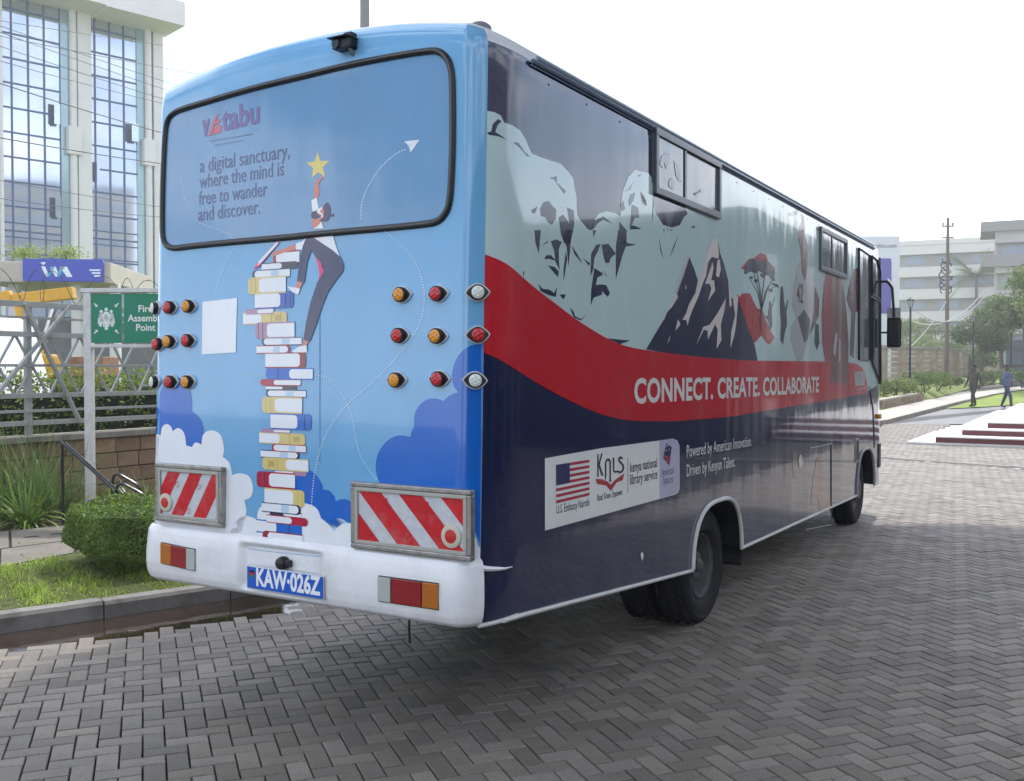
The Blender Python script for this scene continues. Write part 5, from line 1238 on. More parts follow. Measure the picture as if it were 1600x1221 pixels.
p1 = box_obj('sign_panel', (.10 + .19, -.03, (pz0 + pz1) / 2), (.36, .02, pz1 - pz0), gr, sg, .003); p2 = box_obj('sign_panel', (.10 + .40 + .26, -.03, (pz0 + pz1) / 2), (.52, .02, pz1 - pz0), gr, sg, .003)
Ms = lambda x, z: Matrix(((1, 0, 0, x), (0, 0, -1, -.0425), (0, 1, 0, z), (0, 0, 0, 1)))
cxp, czp = .29, (pz0 + pz1) / 2 + .0
def figure(mb, x, z, s_):
    mb.add([Ms(x, z) @ Vector((.020 * s_ * math.cos(a), .022 * s_ * math.sin(a) + .045 * s_, 0)) for a in np.linspace(0, 6.28, 13)[:-1]], [tuple(range(12))])
    mb.add([Ms(x, z) @ Vector((p[0] * s_, p[1] * s_, 0)) for p in ((-.03, .018), (.03, .018), (.034, -.06), (.022, -.062), (.018, -.01), (.016, -.09), (-.016, -.09), (-.018, -.01), (-.022, -.062), (-.034, -.06))], [tuple(range(10))])
mb = MB()
for x, z, s_ in ((-.06, .05, .9), (.06, .05, .9), (0, .07, 1.0), (-.07, 0, .95), (.07, 0, .95), (0, -.02, 1.15)): figure(mb, cxp + x, czp + z - .01, s_)
for q in range(4):
    sx, sy = (1, 1, -1, -1)[q], (1, -1, 1, -1)[q]; c = (cxp + sx * .125, czp + sy * .155)
    mb.add([Ms(c[0] + sx * p[0], c[1] + sy * p[1]) @ Vector((0, 0, 0)) for p in ((-.022, -.022), (.012, -.022), (0, -.010), (.026, .016), (.016, .026), (-.010, 0), (-.022, .012))], [tuple(range(7))])
mb.build('assembly_symbol', sw, p1, fix=False)
for s_, z, wd in (('Fire', .11, .17), ('Assembly', 0, .43), ('Point', -.11, .23)): flat_text('sign_lettering', s_, Ms(.76, czp + z - .035), wd, sw, p2, .02, .082, 'C')

# black handrail and hoop rail
hr = mat('black_rail_paint', (.02, .022, .028), .3, .3, coat=.3)
a = AT(94, 690, 10.9); b = AT(185, 772, 10.3); h = thing('handrail', 'black twin tube handrail sloping down to the right in the planting bed', 'handrail')
for d in (0, .05): MB().tube([(a.x + d, a.y, a.z - d * .3), (b.x + d, b.y, b.z - d * .3)], .014, 8).build('rail', hr, h, smooth=True)
for f_ in (.04, .97): q = a + (b - a) * f_; MB().tube([(q.x, q.y, VZ), (q.x, q.y, q.z - .01)], .016, 8).build('post', hr, h, smooth=True)
h = thing('hoop_rail', 'black hoop shaped rail stand beside the clipped bush', 'rail')
for px0, px1, y0, Yd in ((176, 219, 741, 10.6), (182, 228, 756, 10.2)):
    p = [AT(px0, y0 + 45, Yd), AT(px0, y0 + 12, Yd), AT(px0 + 6, y0, Yd), AT((px0 + px1) / 2, y0 + 7, Yd), AT(px1 - 4, y0 + 18, Yd), AT(px1, y0 + 28, Yd), AT(px1, y0 + 50, Yd)]
    MB().tube(smooth_poly([tuple(q) for q in p], 4, False), .016, 8).build('hoop', hr, h, smooth=True)
for px_ in (179, 222): q = AT(px_, 770, 10.4); MB().tube([(q.x, q.y, VZ), tuple(q)], .018, 8).build('post', hr, h, smooth=True)

# ================================================================ LEFT BEYOND THE FENCE
sheet('street', [tuple(wallp(-30, .4)[:2]), tuple(wallp(120, .4)[:2]), tuple(wallp(120, 60)[:2]), tuple(wallp(-30, 60)[:2])], .34, mat('street_asphalt', (.07, .065, .06), .85, var=.3, scale=2))
hedge = thing('hedge', 'long yellow green hedge behind the lattice fence', 'hedge', tuple(wallp(0, 1.4)), R(90 - YAW))
hc = box_cloud(26000, 1, 0, .75, 1.72, 8.5, .55, 0, .8, .07); leaves('foliage', hc, .034, leaf_d, hedge, .5)
hy = box_cloud(5200, 1, 0, 1.45, 1.84, 8.5, .5, 0, .6, .09); leaves('sun_tinted_leaves', hy, .034, leaf_y, hedge, .5)  # sunlight on the hedge top put into a lighter leaf colour
MB().box((1, 0, 1.1), (16, .5, .8)).build('dark_core', mat('hedge_inner', (.018, .022, .008), .95, var=.5, scale=12), hedge)  # solid dark filler, the hedge's inner shade painted as its colour

def vehicle_wheel(parent, x, y, z, r, wd=.25):
    wo = bpy.data.objects.new('wheel', None); COL.objects.link(wo); wo.parent = parent; wo.location = (x, y, z)
    M = Matrix.Rotation(R(90), 4, 'X')
    MB().lathe([(r * .6, -wd / 2), (r * .95, -wd / 2), (r, -wd / 3), (r, wd / 3), (r * .95, wd / 2), (r * .6, wd / 2)], 24, M).build('tyre', tyre_m, wo, smooth=True)
    MB().lathe([(r * .6, -wd / 2.4), (r * .3, -wd / 3), (r * .3, wd / 3), (r * .6, wd / 2.4)], 16, M).build('rim', alu, wo, smooth=True)
vwhite = mat('van_white', (.74, .76, .78), .25, coat=.5, var=.03); vglass = mat('vehicle_glass', (.03, .035, .04), .05, coat=.6)
SZ = .34
def prof_body(name, P, wd, m, parent, bev=.05, y0=None):
    n = len(P); y0 = -wd / 2 if y0 is None else y0
    V2 = [(x, y0, z) for x, z in P] + [(x, y0 + wd, z) for x, z in P]
    return MB().add(V2, [tuple(range(n)), tuple(range(n, 2 * n))[::-1]] + [(i, (i + 1) % n, n + (i + 1) % n, n + i) for i in range(n)]).build(name, m, parent, bev=bev)
# white van: its nose ends near px 45
v0 = AT(46, 560, 16.5); van = thing('van', 'white high roofed van behind the fence at the left edge of the photo', 'van', (v0.x, v0.y, SZ), 0)
prof_body('body', [(-4.8, .3), (-.05, .3), (.0, .8), (-.12, 1.45), (-.35, 2.25), (-.6, 2.42), (-4.8, 2.42)], 1.8, vwhite, van, .07)
for a, b in ((-1.15, -.55), (-2.5, -1.35), (-3.8, -2.6)): prof_body('side_window', [(a, 1.4), (b, 1.4), (b - .08, 2.1), (a, 2.1)], .03, vglass, van, .01, -.915)
mb = MB(); mb.box((-.2, -.95, 2.14), (.12, .12, .2)); mb.build('wing_mirror', black_p, van, bev=.02)
MB().box((-2.4, -.905, 1.0), (4.4, .02, .05)).build('side_moulding', black_p, van)
for x in (-.9, -3.8): vehicle_wheel(van, x, -.8, .35, .35)
# yellow crane truck
yel = mat('crane_yellow', (.62, .33, .02), .4, var=.12, scale=10, dirt=((.2, .12, .05), .3, 5)); drk = mat('truck_black', (.02, .02, .022), .6)
c0_ = AT(60, 577, 20.5); tk = thing('crane_truck', 'yellow crane on a dark flatbed truck behind the fence', 'truck', (c0_.x, c0_.y, SZ), R(2))
MB().box((1.2, 0, 1.05), (5.6, 2.0, .22)).build('flatbed', drk, tk, bev=.02); MB().box((1.2, 0, .8), (5.2, .8, .2)).build('truck_frame', drk, tk)
MB().beam((-.22, -.6, 2.9), (1.0, -.6, 3.05), .24, .22, up=(0, 1, 0)).build('boom', yel, tk, bev=.02)
MB().beam((-.25, -.6, 3.0), (-.5, -.6, 2.95), .18, .2).build('boom_tip', yel, tk, bev=.02)
MB().tube([(-.1, -.6, 2.9), (.1, -.6, 1.9), (-.1, -.6, 1.3)], .13, 10).build('mast', yel, tk, smooth=True)
MB().tube([(.62, -.6, 2.8), (.2, -.6, 1.5)], .06, 10).build('hydraulic_ram', mat('ram_steel', (.5, .5, .5), .2, .8), tk, smooth=True)
MB().box((.38, -.7, 1.55), (.55, .6, .5)).build('turntable', yel, tk, bev=.05); MB().box((.05, -.75, 1.25), (.3, .3, .6)).build('outrigger', yel, tk, bev=.02)
MB().box((1.3, -.4, 1.45), (.7, .9, .6)).build('load_crate', mat('rust_load', (.28, .15, .08), .8, var=.3, scale=6), tk, bev=.02)
for x in (-1.0, .4, 3.2): vehicle_wheel(tk, x, -.8, .45, .45)
# motorcycle and car glimpsed through the fence
m0 = AT(10, 577, 14.7); mo = thing('motorcycle', 'dark motorcycle with a red tank parked behind the fence at far left', 'motorcycle', (m0.x, m0.y, SZ), R(5))
for x in (-.62, .62): vehicle_wheel(mo, x, 0, .32, .32, .1)
prof_body('fuel_tank', [(-.05, .85), (.3, .85), (.36, 1.0), (.15, 1.12), (-.05, 1.02)], .26, mat('motor_red', (.5, .01, .02), .25, coat=.6), mo, .04)
prof_body('seat', [(-.7, .88), (-.05, .88), (-.05, .97), (-.7, 1.02)], .26, black_p, mo, .03); MB().box((0, 0, .5), (.5, .3, .38)).build('engine', drk, mo, bev=.04)
MB().tube([(.62, 0, .32), (.42, 0, 1.05), (.35, 0, 1.2)], .035, 8).build('fork', alu, mo, smooth=True); MB().tube([(.3, -.36, 1.22), (.36, 0, 1.2), (.3, .36, 1.22)], .016, 6).build('handlebar', drk, mo, smooth=True)
cq = AT(190, 577, 17.5); car = thing('parked_car', 'dark blue car glimpsed between the sign and the bus', 'car', (cq.x, cq.y, SZ), R(8))
cb = mat('car_blue', (.02, .03, .07), .2, coat=.8)
prof_body('body', [(0, .3), (4.2, .3), (4.25, .8), (3.4, .95), (2.9, 1.45), (1.1, 1.48), (.45, 1.0), (.02, .92)], 1.7, cb, car, .06)
prof_body('side_window', [(.75, 1.02), (3.1, 1.02), (2.75, 1.38), (1.2, 1.4)], .02, vglass, car, .01, -.86)
MB().box((.02, -.6, .78), (.1, .3, .2)).build('tail_lamp', mat('car_amber', (.7, .25, .02), .3), car, bev=.02)
for x in (.8, 3.3): vehicle_wheel(car, x, -.75, .32, .32)

# ---- glass office building
FD = Vector((math.sin(R(46)), math.cos(R(46)), 0)); FN = Vector((FD.y, -FD.x, 0)); FO = AT(60, 577, 60.0); FO.z = 0
def fp(x, y):
    d = bearing(x, y); t = (FO - EYE).dot(FN) / d.dot(FN); p = EYE + d * t; return (p - FO).dot(FD), p.z
bl = thing('office_building', 'tall glass curtain wall office building with white columns at left', 'building', tuple(FO), math.atan2(FD.y, FD.x))
conc = mat('building_white', (.62, .61, .60), .7, var=.06, scale=.6); bgl = mat('curtain_glass', (.52, .58, .68), .05, .9, var=.16, scale=.22)
conc2 = mat('building_cream', (.50, .49, .47), .7, var=.06, scale=.6); bgd = mat('curtain_glass_dark', (.07, .10, .13), .06, .3); mul = mat('mullion_blue', (.06, .09, .20), .4)
opn = mat('opening_dark', (.05, .07, .10), .3)
def fx(x): return fp(x, 200)[0]
xl = fx(-60); zfl = 0.4; ztop = fp(60, 6)[1]
xc = [fx(0), fx(120), fx(141), fx(238), fx(253)]
MB().box(((xl + xc[4]) / 2, 9, ztop / 2 + 2), (xc[4] - xl, 17.4, ztop + 4)).build('body', conc, bl)
fl_h = (fp(19, 130)[1] - fp(19, 207)[1]); z_ref = fp(19, 207)[1]
zs = [z_ref + k * fl_h / 2 for k in range(-9, 9)]; zs = [z for z in zs if 3 < z < ztop]
def bay(xs, x0, x1):
    xs = [fx(x) for x in xs]; allx = [x0] + xs + [x1]
    for i, (a, b) in enumerate(zip(allx, allx[1:])):
        zz_ = [2.5] + zs + [ztop]
        for j, (c, d) in enumerate(zip(zz_, zz_[1:])):
            yy = .05 + random.uniform(-.004, .004); mb = MB(); mb.box(((a + b) / 2, yy, (c + d) / 2), (b - a - .07, .03, d - c - .07)); o = mb.build('pane', bgl, w_parent); o.rotation_euler = (0, 0, 0)
    for x in xs: MB().box((x, .03, (2.5 + ztop) / 2), (.10, .12, ztop - 2.5)).build('mullion', mul, w_parent)
    for z in zs: MB().box(((x0 + x1) / 2, .035, z), (x1 - x0, .10, .10)).build('transom', mul, w_parent)
w_parent = bl
bay([-40, -18, 2, 19, 45, 70, 95, 100], xl, xc[1]); bay([149, 172, 194, 216], xc[2], xc[3])
for a, b in ((fx(-2), fx(3)), (xc[1], xc[2]), (xc[3], xc[4])): MB().box(((a + b) / 2, -.02, ztop / 2), (abs(b - a), .5, ztop)).build('column', conc, bl)
for x in (fx(104), fx(222)): MB().box((x, -.0, ztop / 2), (.7, .14, ztop)).build('glass_fin', mat('fin_glass', (.30, .42, .46), .1, .4), bl)
for x in (fx(113), fx(230)): MB().tube([(x, -.2, 0), (x, -.2, ztop)], .22, 10).build('drain_pipe', conc, bl, smooth=True); MB().box((x, -.25, fp(115, 222)[1]), (.8, .5, 1.7)).build('pipe_box', conc, bl)
for x0_, y0_, x1_, y1_ in ((74, 161, 90, 198), (76, 307, 92, 343), (143, 252, 150, 285), (195, 192, 213, 225)):
    a, b = fp(x0_, y0_); c, d = fp(x1_, y1_); o = MB().box(((a + c) / 2, .03, (b + d) / 2), (abs(c - a) - .1, .06, abs(b - d) - .1)).build('open_window', opn, bl)
    MB().box(((a + c) / 2 + .15, -.35, (b + d) / 2), (abs(c - a) * .6, .05, abs(b - d) - .1)).build('window_sash', bgl, o)
zc0, zc1 = fp(140, 40)[1], fp(140, 8)[1]
s_l = fx(-70); MB().box(((s_l + fx(141)) / 2, -1.0, ztop + 1.2), (fx(141) - s_l, 3.4, 2.4)).build('roof_slab', conc, bl)
a = fp(141, 20); b = fp(270, 55); za = fp(265, 58)[1]; zb2 = fp(265, 22)[1]; MB().box(((fx(141) + fx(262)) / 2, -1.2, (za + zb2) / 2), (fx(262) - fx(141), 3.0, zb2 - za)).build('cornice', conc, bl)
MB().box(((fx(141) + fx(250)) / 2, 1.5, zb2 + 3), (fx(250) - fx(141), .2, 6)).build('upper_glazing', bgd, bl)
for k in range(9): x = fx(150 + k * 11); MB().box((x, 1.3, zb2 + 3), (.12, .12, 6)).build('mullion', mul, bl)
mb = MB()
for k in range(16):
    x = fx(146) + k * (fx(250) - fx(146)) / 16; l = (fx(250) - fx(146)) / 16; mb.tube([(x, -2.2, zb2), (x + l * .5, -2.2, zb2 + 1.6), (x + l, -2.2, zb2)], .05, 4)
mb.tube([(fx(146), -2.2, zb2 + 1.7), (fx(250), -2.2, zb2 + 1.7)], .06, 4); mb.build('balcony_railing', mul, bl)
for x in (fx(240), fx(250)): MB().box((x, -1.4, zb2 + 3), (.8, .8, 6)).build('column', conc, bl)
MB().box(((fx(225) + fx(285)) / 2, -1.2, zb2 + 5.4), (fx(285) - fx(225), 3.4, 1.6)).build('cornice', conc, bl)
for yy in (352, 374, 398):
    z = fp(60, yy)[1]; MB().box(((xl + xc[4]) / 2, .0, z), (xc[4] - xl, .06, .07)).build('lower_louvre', mul, bl)

# beige forecourt canopy with the blue fascia
cn = AT(38, 420, 31); k_ = thing('forecourt_canopy', 'beige flat canopy with a blue lettered fascia in front of the office building', 'canopy', (cn.x, 31, 0), R(6))
beige = mat('canopy_beige', (.48, .44, .37), .7, var=.1, scale=3); blu = mat('fascia_blue', (.02, .05, .42), .4, coat=.3)
z1_, z0_ = AT(38, 405, 31).z, AT(38, 440, 31).z; wd = (158 - 38) / FPX * 31
MB().box((wd / 2 - .6, 2.5, (z0_ + z1_) / 2 - .05), (wd + 1.6, 5, (z1_ - z0_) * .92)).build('canopy_slab', beige, k_, bev=.03)
fs = MB().box((wd / 2, -.08, (z0_ + z1_) / 2), (wd, .12, z1_ - z0_)).build('fascia', blu, k_, bev=.01)
for x in (-.6, wd * .55, wd + .1): MB().box((x, .8, z0_ / 2), (.3, .3, z0_)).build('column', conc, k_, bev=.02)
MB().box((wd / 2, 4, 1.9), (wd + 2, .2, 3.6)).build('kiosk_front', mat('kiosk_grey', (.16, .17, .18), .4, var=.2, scale=1.5), k_)
Mf = Matrix(((1, 0, 0, .62), (0, 0, -1, -.145), (0, 1, 0, z0_ + .16), (0, 0, 0, 1)))
lw = mat('logo_white', (.75, .8, .85), .4); lt = mat('logo_teal', (.05, .42, .60), .4)
hh = (z1_ - z0_)
def fpoly(P, m, nm='logo_shape'):
    return MB().add([(x * wd, -.145, z0_ + z * hh) for x, z in P], [tuple(range(len(P)))]).build(nm, m, fs, fix=False)
fpoly([(.22, .82), (.26, .86), (.29, .82), (.26, .72)], lw); fpoly([(.23, .66), (.28, .66), (.33, .22), (.29, .20)], lw); fpoly([(.30, .20), (.33, .22), (.40, .62), (.36, .64)], lt); fpoly([(.34, .62), (.41, .66), (.46, .22), (.41, .20)], lw)
fpoly([(.42, .20), (.46, .22), (.52, .62), (.47, .64)], lt); fpoly([(.46, .64), (.55, .66), (.62, .20), (.55, .20)], lw)
for k in range(3): fpoly([(.83 + .03 * k, .55 - .13 * k), (.97, .55 - .13 * k), (.97, .48 - .13 * k), (.83 + .03 * k, .48 - .13 * k)], lw, 'small_lettering')
for px_, lab in ((38, 'small yellow flowering shrub on the left of the canopy top'), (103, 'small yellow flowering shrub on the right of the canopy top')):
    q = AT(px_, 405, 33); t = thing('shrub', lab, 'shrub', tuple(q), 0, 'yellow shrubs on the canopy'); leaves('foliage', RNG.normal((0, 0, .18), (.30, .2, .14), (500, 3)), .05, leaf_y, t); MB().tube([(0, 0, -.3), (0, 0, .2)], .03, 5).build('stem', twig, t)
b_ = AT(20, 577, 34); t = thing('forecourt_wall', 'low pale wall and dark shop front beyond the street', 'wall', (b_.x, 38, SZ), R(10)); MB().box((3, 0, .9), (18, .3, 1.8)).build('wall', mat('cream_render', (.46, .42, .36), .8, var=.15, scale=2), t)
MB().box((3, 0, 2.4), (18, .4, 1.2)).build('shop_glazing', bgd, t)
# street pole behind the bus, overhead wires
pl = AT(570, 20, 24); t = thing('street_pole', 'thin grey pole rising behind the bus roof', 'pole', (pl.x, 24, .3)); MB().lathe([(.16, 0), (.11, 12), (0, 12.05)], 14).build('shaft', mat('pole_grey', (.22, .22, .22), .6, .3), t, smooth=True)
MB().tube([(-.1, 0, 9.6), (-.32, .1, 9.0), (-.5, .1, 8.4)], .012, 4).build('stay_cable', wire, t)
wm = mat('cable_black', (.03, .03, .035), .6)
def cable(a, b, sag, lab, r=.012, grp='overhead wires at left'):
    a, b = Vector(a), Vector(b); pts = [a + (b - a) * t + Vector((0, 0, -sag * 4 * t * (1 - t))) for t in np.linspace(0, 1, 24)]
    o = MB().tube(pts, r, 4).build('overhead_wire', wm); tag(o, lab, 'wire', grp); return o
wl_ = [((0, 46), (430, 122)), ((0, 62), (420, 190)), ((0, 40), (380, 165)), ((0, 30), (400, 158)), ((0, 120), (330, 215)), ((0, 205), (330, 252)), ((0, 272), (330, 320)), ((0, 22), (440, 80)), ((0, 85), (330, 165)), ((0, 300), (300, 330))]
wlab = ['thin wire fifth from the top where it meets the bus roof line, rising leftwards', 'steep thin wire running down to the top left corner of the bus', 'thin wire crossing just below the cornice of the glass building', 'upper thin wire crossing the top row of panes',
    'thicker black cable crossing the upper panes towards the bus corner', 'thick black cable crossing the middle of the glass building', 'thin wire crossing below the open windows of the glass building', 'highest wire, crossing the roof slab of the glass building', 'thin wire dropping from the second row of panes', 'lowest wire, crossing the bottom panes above the blue fascia']
for i, (p, q) in enumerate(wl_):
    a = AT(*p, 27); b = AT(*q, 40); d = b - a; cable(a - d * .35, b + d * .9, .35, wlab[i], .016 if i in (4, 5) else .010)
# ================================================================ RIGHT SIDE
def TG(x, y):      # bearing -> point on the rising terrain
    z = 0.
    for _ in range(30):
        p = G(x, y, z) if (y - 577) * 1 > 2 else AT(x, y, 60); z = gz(p.y)
    return p
# drain channel
chn = thing('drain_channel', 'narrow metal grated drain channel crossing the paving before the white steps', 'drain')
d0 = drain_a - dd * 6; d1 = drain_b + dd * 4; L_ = (d1 - d0).length
for k in range(int(L_ / .5)):
    p = d0 + dd * (k * .5 + .25); mb = MB(); rz = math.atan2(dd.y, dd.x)
    mb.box((p.x, p.y, -.01), (.47, .03, .02), rz=rz)
    for q in range(9): u = p + dd * (-.22 + q * .055); mb.box((u.x, u.y, -.004), (.018, .17, .012), rz=rz)
    mb.build('drain_grate', mat('grate_iron', (.06, .06, .06), .5, .6, var=.3, scale=10), chn)
for s_ in (-1, 1): MB().beam(d0 + dn * .10 * s_ + Vector((0, 0, -.01)), d1 + dn * .10 * s_ + Vector((0, 0, -.01)), .035, .03).build('channel_edge', mat('edge_steel', (.30, .29, .27), .5, .4), chn)
for k in (1.2, 3.0, 4.7, 6.4, 8.1): p = d0 + dd * (k + 2.2) - dn * .17; MB().box((p.x, p.y, .003), (.16, .08, .006), rz=.3).build('leaf_patch', mat('pale_patch', (.5, .5, .48), .7), chn)
# steps
st = thing('entrance_steps', 'three broad white steps with dark red risers on a white slab at the right edge', 'steps', (9.7, 24.0, 0), math.atan2(EV.y, EV.x))
wst = mat('white_terrazzo', (.72, .70, .69), .35, var=.05, scale=4); rst = mat('red_riser_tile', (.16, .045, .05), .45, var=.15, scale=8)
MB().box((3.3, 11.0, .03), (6.6, 22, .06)).build('base_slab', wst, st, bev=.008)
for k in range(3):
    e0 = .65 + .5 * k; zk = .06 + .15 * k; MB().box(((6.6 + e0) / 2, .4 * k + 11 + .05, zk + .06), (6.6 - e0, 22 - .8 * k, .12)).build('riser', rst, st); MB().box(((6.6 + e0) / 2, .4 * k + 11 + .04, zk + .135), (6.6 - e0 + .01, 22 - .8 * k + .03, .03)).build('tread', wst, st, bev=.004)
# lawn, path, planter wall
lawn_m = mat('lawn_green', (.19, .26, .035), .9, var=.35, scale=2, bump=.03, bscale=30)
def pg(P): return [tuple(TG(x, y)[:2]) for x, y in P]
sheet('lawn', pg([(1478, 640), (1540, 622), (1588, 611), (1660, 604), (1720, 612), (1720, 636), (1580, 634), (1540, 637)]), .03, lawn_m, terr=True)
pthm = mat('path_concrete', (.42, .40, .36), .85, var=.12, scale=1.5)
pa = sheet('footpath', pg([(1300, 672), (1384, 661), (1440, 646), (1500, 630), (1545, 620), (1600, 611), (1640, 606), (1640, 602), (1568, 609), (1500, 619), (1437, 630), (1384, 641), (1300, 650)]), .09, pthm, terr=True)
kb = thing('path_kerb', 'long pale kerb along the concrete footpath ahead of the bus', 'kerb'); KL = [TG(*p) for p in [(1300, 673), (1384, 662), (1440, 647), (1500, 631), (1545, 621)]]
for a, b in zip(KL, KL[1:]):
    n = max(1, int((b - a).length / 1.0))
    for k in range(n):
        q0 = a + (b - a) * (k + .01) / n; q1 = a + (b - a) * (k + .99) / n; MB().beam(q0 + Vector((0, 0, .05)), q1 + Vector((0, 0, .05)), .14, .15).build('kerb_stone', mat('pale_kerb', (.34, .31, .26), .8, var=.2, scale=2), kb)
pwm = mat('planter_stone', (.26, .20, .14), .85, var=.35, scale=4, bump=.01, bscale=20, isl=.2)
a, b = TG(1370, 644), TG(1437, 629.5); t = thing('planter_wall', 'low stone planter wall beside the footpath', 'wall'); dl = (b - a); nb = int(dl.length / .5)
for r_ in range(2):
    for k in range(nb):
        q0 = a + dl * ((k + .5 * r_) / nb + .0015); q1 = a + dl * ((k + .5 * r_ + 1) / nb - .0015); MB().beam(q0 + Vector((0, 0, .13 + .19 * r_)), q1 + Vector((0, 0, .13 + .19 * r_)), .3, .18).build('stone', pwm, t)
MB().beam(a + Vector((0, 0, .44)), b + Vector((0, 0, .44)), .36, .07).build('coping', mat('coping', (.36, .33, .28), .8), t)
# embankment behind the path
FZ1 = 50.0; FX = bearing(1405, 577); f0 = AT(1405, 577, FZ1); f0.z = 0
def fpt(t, off=0, z=0): p = f0 + Fv * t + Lv * off; return Vector((p.x, p.y, z))
bank = []; bm_m = mat('bank_grass', (.15, .20, .04), .9, var=.4, scale=1.2, bump=.05, bscale=8)
ts = np.arange(-36, 80, 4.0); Vk = []; Fk = []
for t_ in ts:
    y0 = fpt(t_).y; g0 = gz(y0)
    for off, z in ((-1.75, g0 + .02), (-1.3, g0 + .28), (-.5, g0 + .50), (.5, g0 + .60), (60, g0 + .8)): Vk.append(tuple(fpt(t_, off, z)))
for i in range(len(ts) - 1):
    for k in range(4): Fk.append((i * 5 + k, (i + 1) * 5 + k, (i + 1) * 5 + k + 1, i * 5 + k + 1))
bo = MB().add(Vk, Fk).build('grass_bank', bm_m); tag(bo, kind='structure')
# far perimeter fence: stone pillars, low wall, rails
pil_m = mat('pillar_stone', (.33, .26, .19), .85, var=.3, scale=3, bump=.01, bscale=15); rail_m = mat('far_rail', (.5, .5, .48), .5)
pf_ = thing('pillar_fence', 'perimeter fence of brown stone pillars with white rails between them', 'fence')
for k in range(-4, 18):
    t_ = k * 5.6; p = fpt(t_); g0 = gz(p.y) + .55; rz = R(90 - YAW)
    MB().box((p.x, p.y, g0 + .95), (.70, .70, 2.0), rz=rz).build('pillar', pil_m, pf_, bev=.02); MB().box((p.x, p.y, g0 + 2.0), (.86, .86, .16), rz=rz).build('pillar_cap', cap_m, pf_, bev=.02)
    a, b = fpt(t_ + .36), fpt(t_ + 5.24)
    MB().beam(a + Vector((0, 0, g0 + .08)), b + Vector((0, 0, g0 + .08)), .25, .42).build('wall', pil_m, pf_)
    for z in (.5, .78, 1.06, 1.34, 1.62, 1.84): MB().beam(a + Vector((0, 0, g0 + z)), b + Vector((0, 0, g0 + z)), .05, .07).build('rail', rail_m, pf_)
# shrubs and plants along the bank
def sphere_cloud(n, r, sq=(1, 1, .7), c=(0, 0, 0), lumps=6):
    cs = RNG.normal(0, .55, (lumps, 3)); cs /= np.maximum(1, np.linalg.norm(cs, axis=1))[:, None]; k = RNG.integers(0, lumps, n)
    D = RNG.normal(size=(n, 3)); D /= np.linalg.norm(D, axis=1)[:, None]; rr = RNG.uniform(.6, 1, n) ** .5 * RNG.uniform(.30, .60, lumps)[k]
    return (cs[k] * .75 + D * rr[:, None]) * r * np.array(sq) + np.array(c)
def shrub(name, px, Y, z, r, n, leaf, m, label, group=None, sq=(1, 1, .7)):
    p = AT(px, 577, Y); t = thing(name, label, 'shrub', (p.x, Y, z), 0, group)
    leaves('foliage', sphere_cloud(n, r, sq, (0, 0, r * .55)), leaf, m, t, .5); mb = MB()
    for k in range(4): mb.tube([(random.uniform(-.1, .1), 0, -.1), (random.uniform(-.4, .4) * r, random.uniform(-.4, .4) * r, r * .7)], .02 * r, 5)
    mb.build('stem', twig, t); return t
mid = mat('mid_leaf', (.12, .19, .035), .5, isl=.5, subs=.35); pale = mat('pale_leaf', (.17, .23, .06), .5, isl=.45, subs=.4); olive = mat('olive_leaf', (.075, .12, .03), .5, isl=.5, subs=.35)
for px, Y, r, m_, lab in ((1398, 42, .9, pale, 'tufty pale grassy shrub just ahead of the bus front'), (1414, 44, .8, pale, 'yellowish shrub in the planter by the first lamp post'), (1443, 47, 1.0, mid, 'bright green leafy shrub right of the first lamp post'), (1466, 50, .9, mid, 'bright green leafy shrub behind the footpath'),
    (1486, 53, .6, pale, 'small pale shrub left of the walking man'), (1540, 62, .8, olive, 'dark low shrub between the two men'), (1553, 60, .7, mid, 'rounded green shrub left of the man in blue'), (1597, 55, 1.1, mid, 'bright shrub at the right edge of the photo')):
    shrub('shrub', px, Y, gz(Y) + .42, r, 1500, .06, m_, lab, sq=(1.3, .8, .55))
# lamp posts
lp = mat('lamp_post_black', (.012, .014, .018), .4, .3); lg = mat('lantern_glass', (.35, .38, .38), .2)
def lamp_post(px, y0, y1, Y, label, lantern=True, first=[None]):
    p0 = AT(px, y0, Y); p1 = AT(px, y1, Y); h = p1.z - p0.z; t = thing('lamp_post', label, 'lamp post', (p0.x, Y, p0.z), 0, 'black lamp posts along the footpath')
    mb = MB(); mb.lathe([(.11, 0), (.11, .25), (.075, .3), (.05, .5), (.045, h * .8), (.04, h - .45), (.06, h - .42), (0, h - .42)], 12); mb.build('post', lp, t, smooth=True)
    if lantern:
        MB().lathe([(.07, h - .42), (.15, h - .12), (0, h - .12)], 6).build('lantern', lg, t); MB().lathe([(.19, h - .12), (.15, h - .06), (.05, h - .01), (.02, h + .04), (0, h + .04)], 6).build('lantern_cap', lp, t)
        mb = MB()
        for k in range(6): a = k * math.pi / 3; mb.tube([(.072 * math.cos(a), .072 * math.sin(a), h - .42), (.155 * math.cos(a), .155 * math.sin(a), h - .12)], .01, 4)
        mb.build('lantern_bars', lp, t)
    return t
lamp_post(1421.5, 608, 466, 45, 'tall black lamp post with lantern nearest the front of the bus'); lamp_post(1520, 600, 492, 60, 'black lamp post with lantern behind the man in the dark jacket'); lamp_post(1579, 605, 508, 58, 'plain black post behind the man in blue', False)
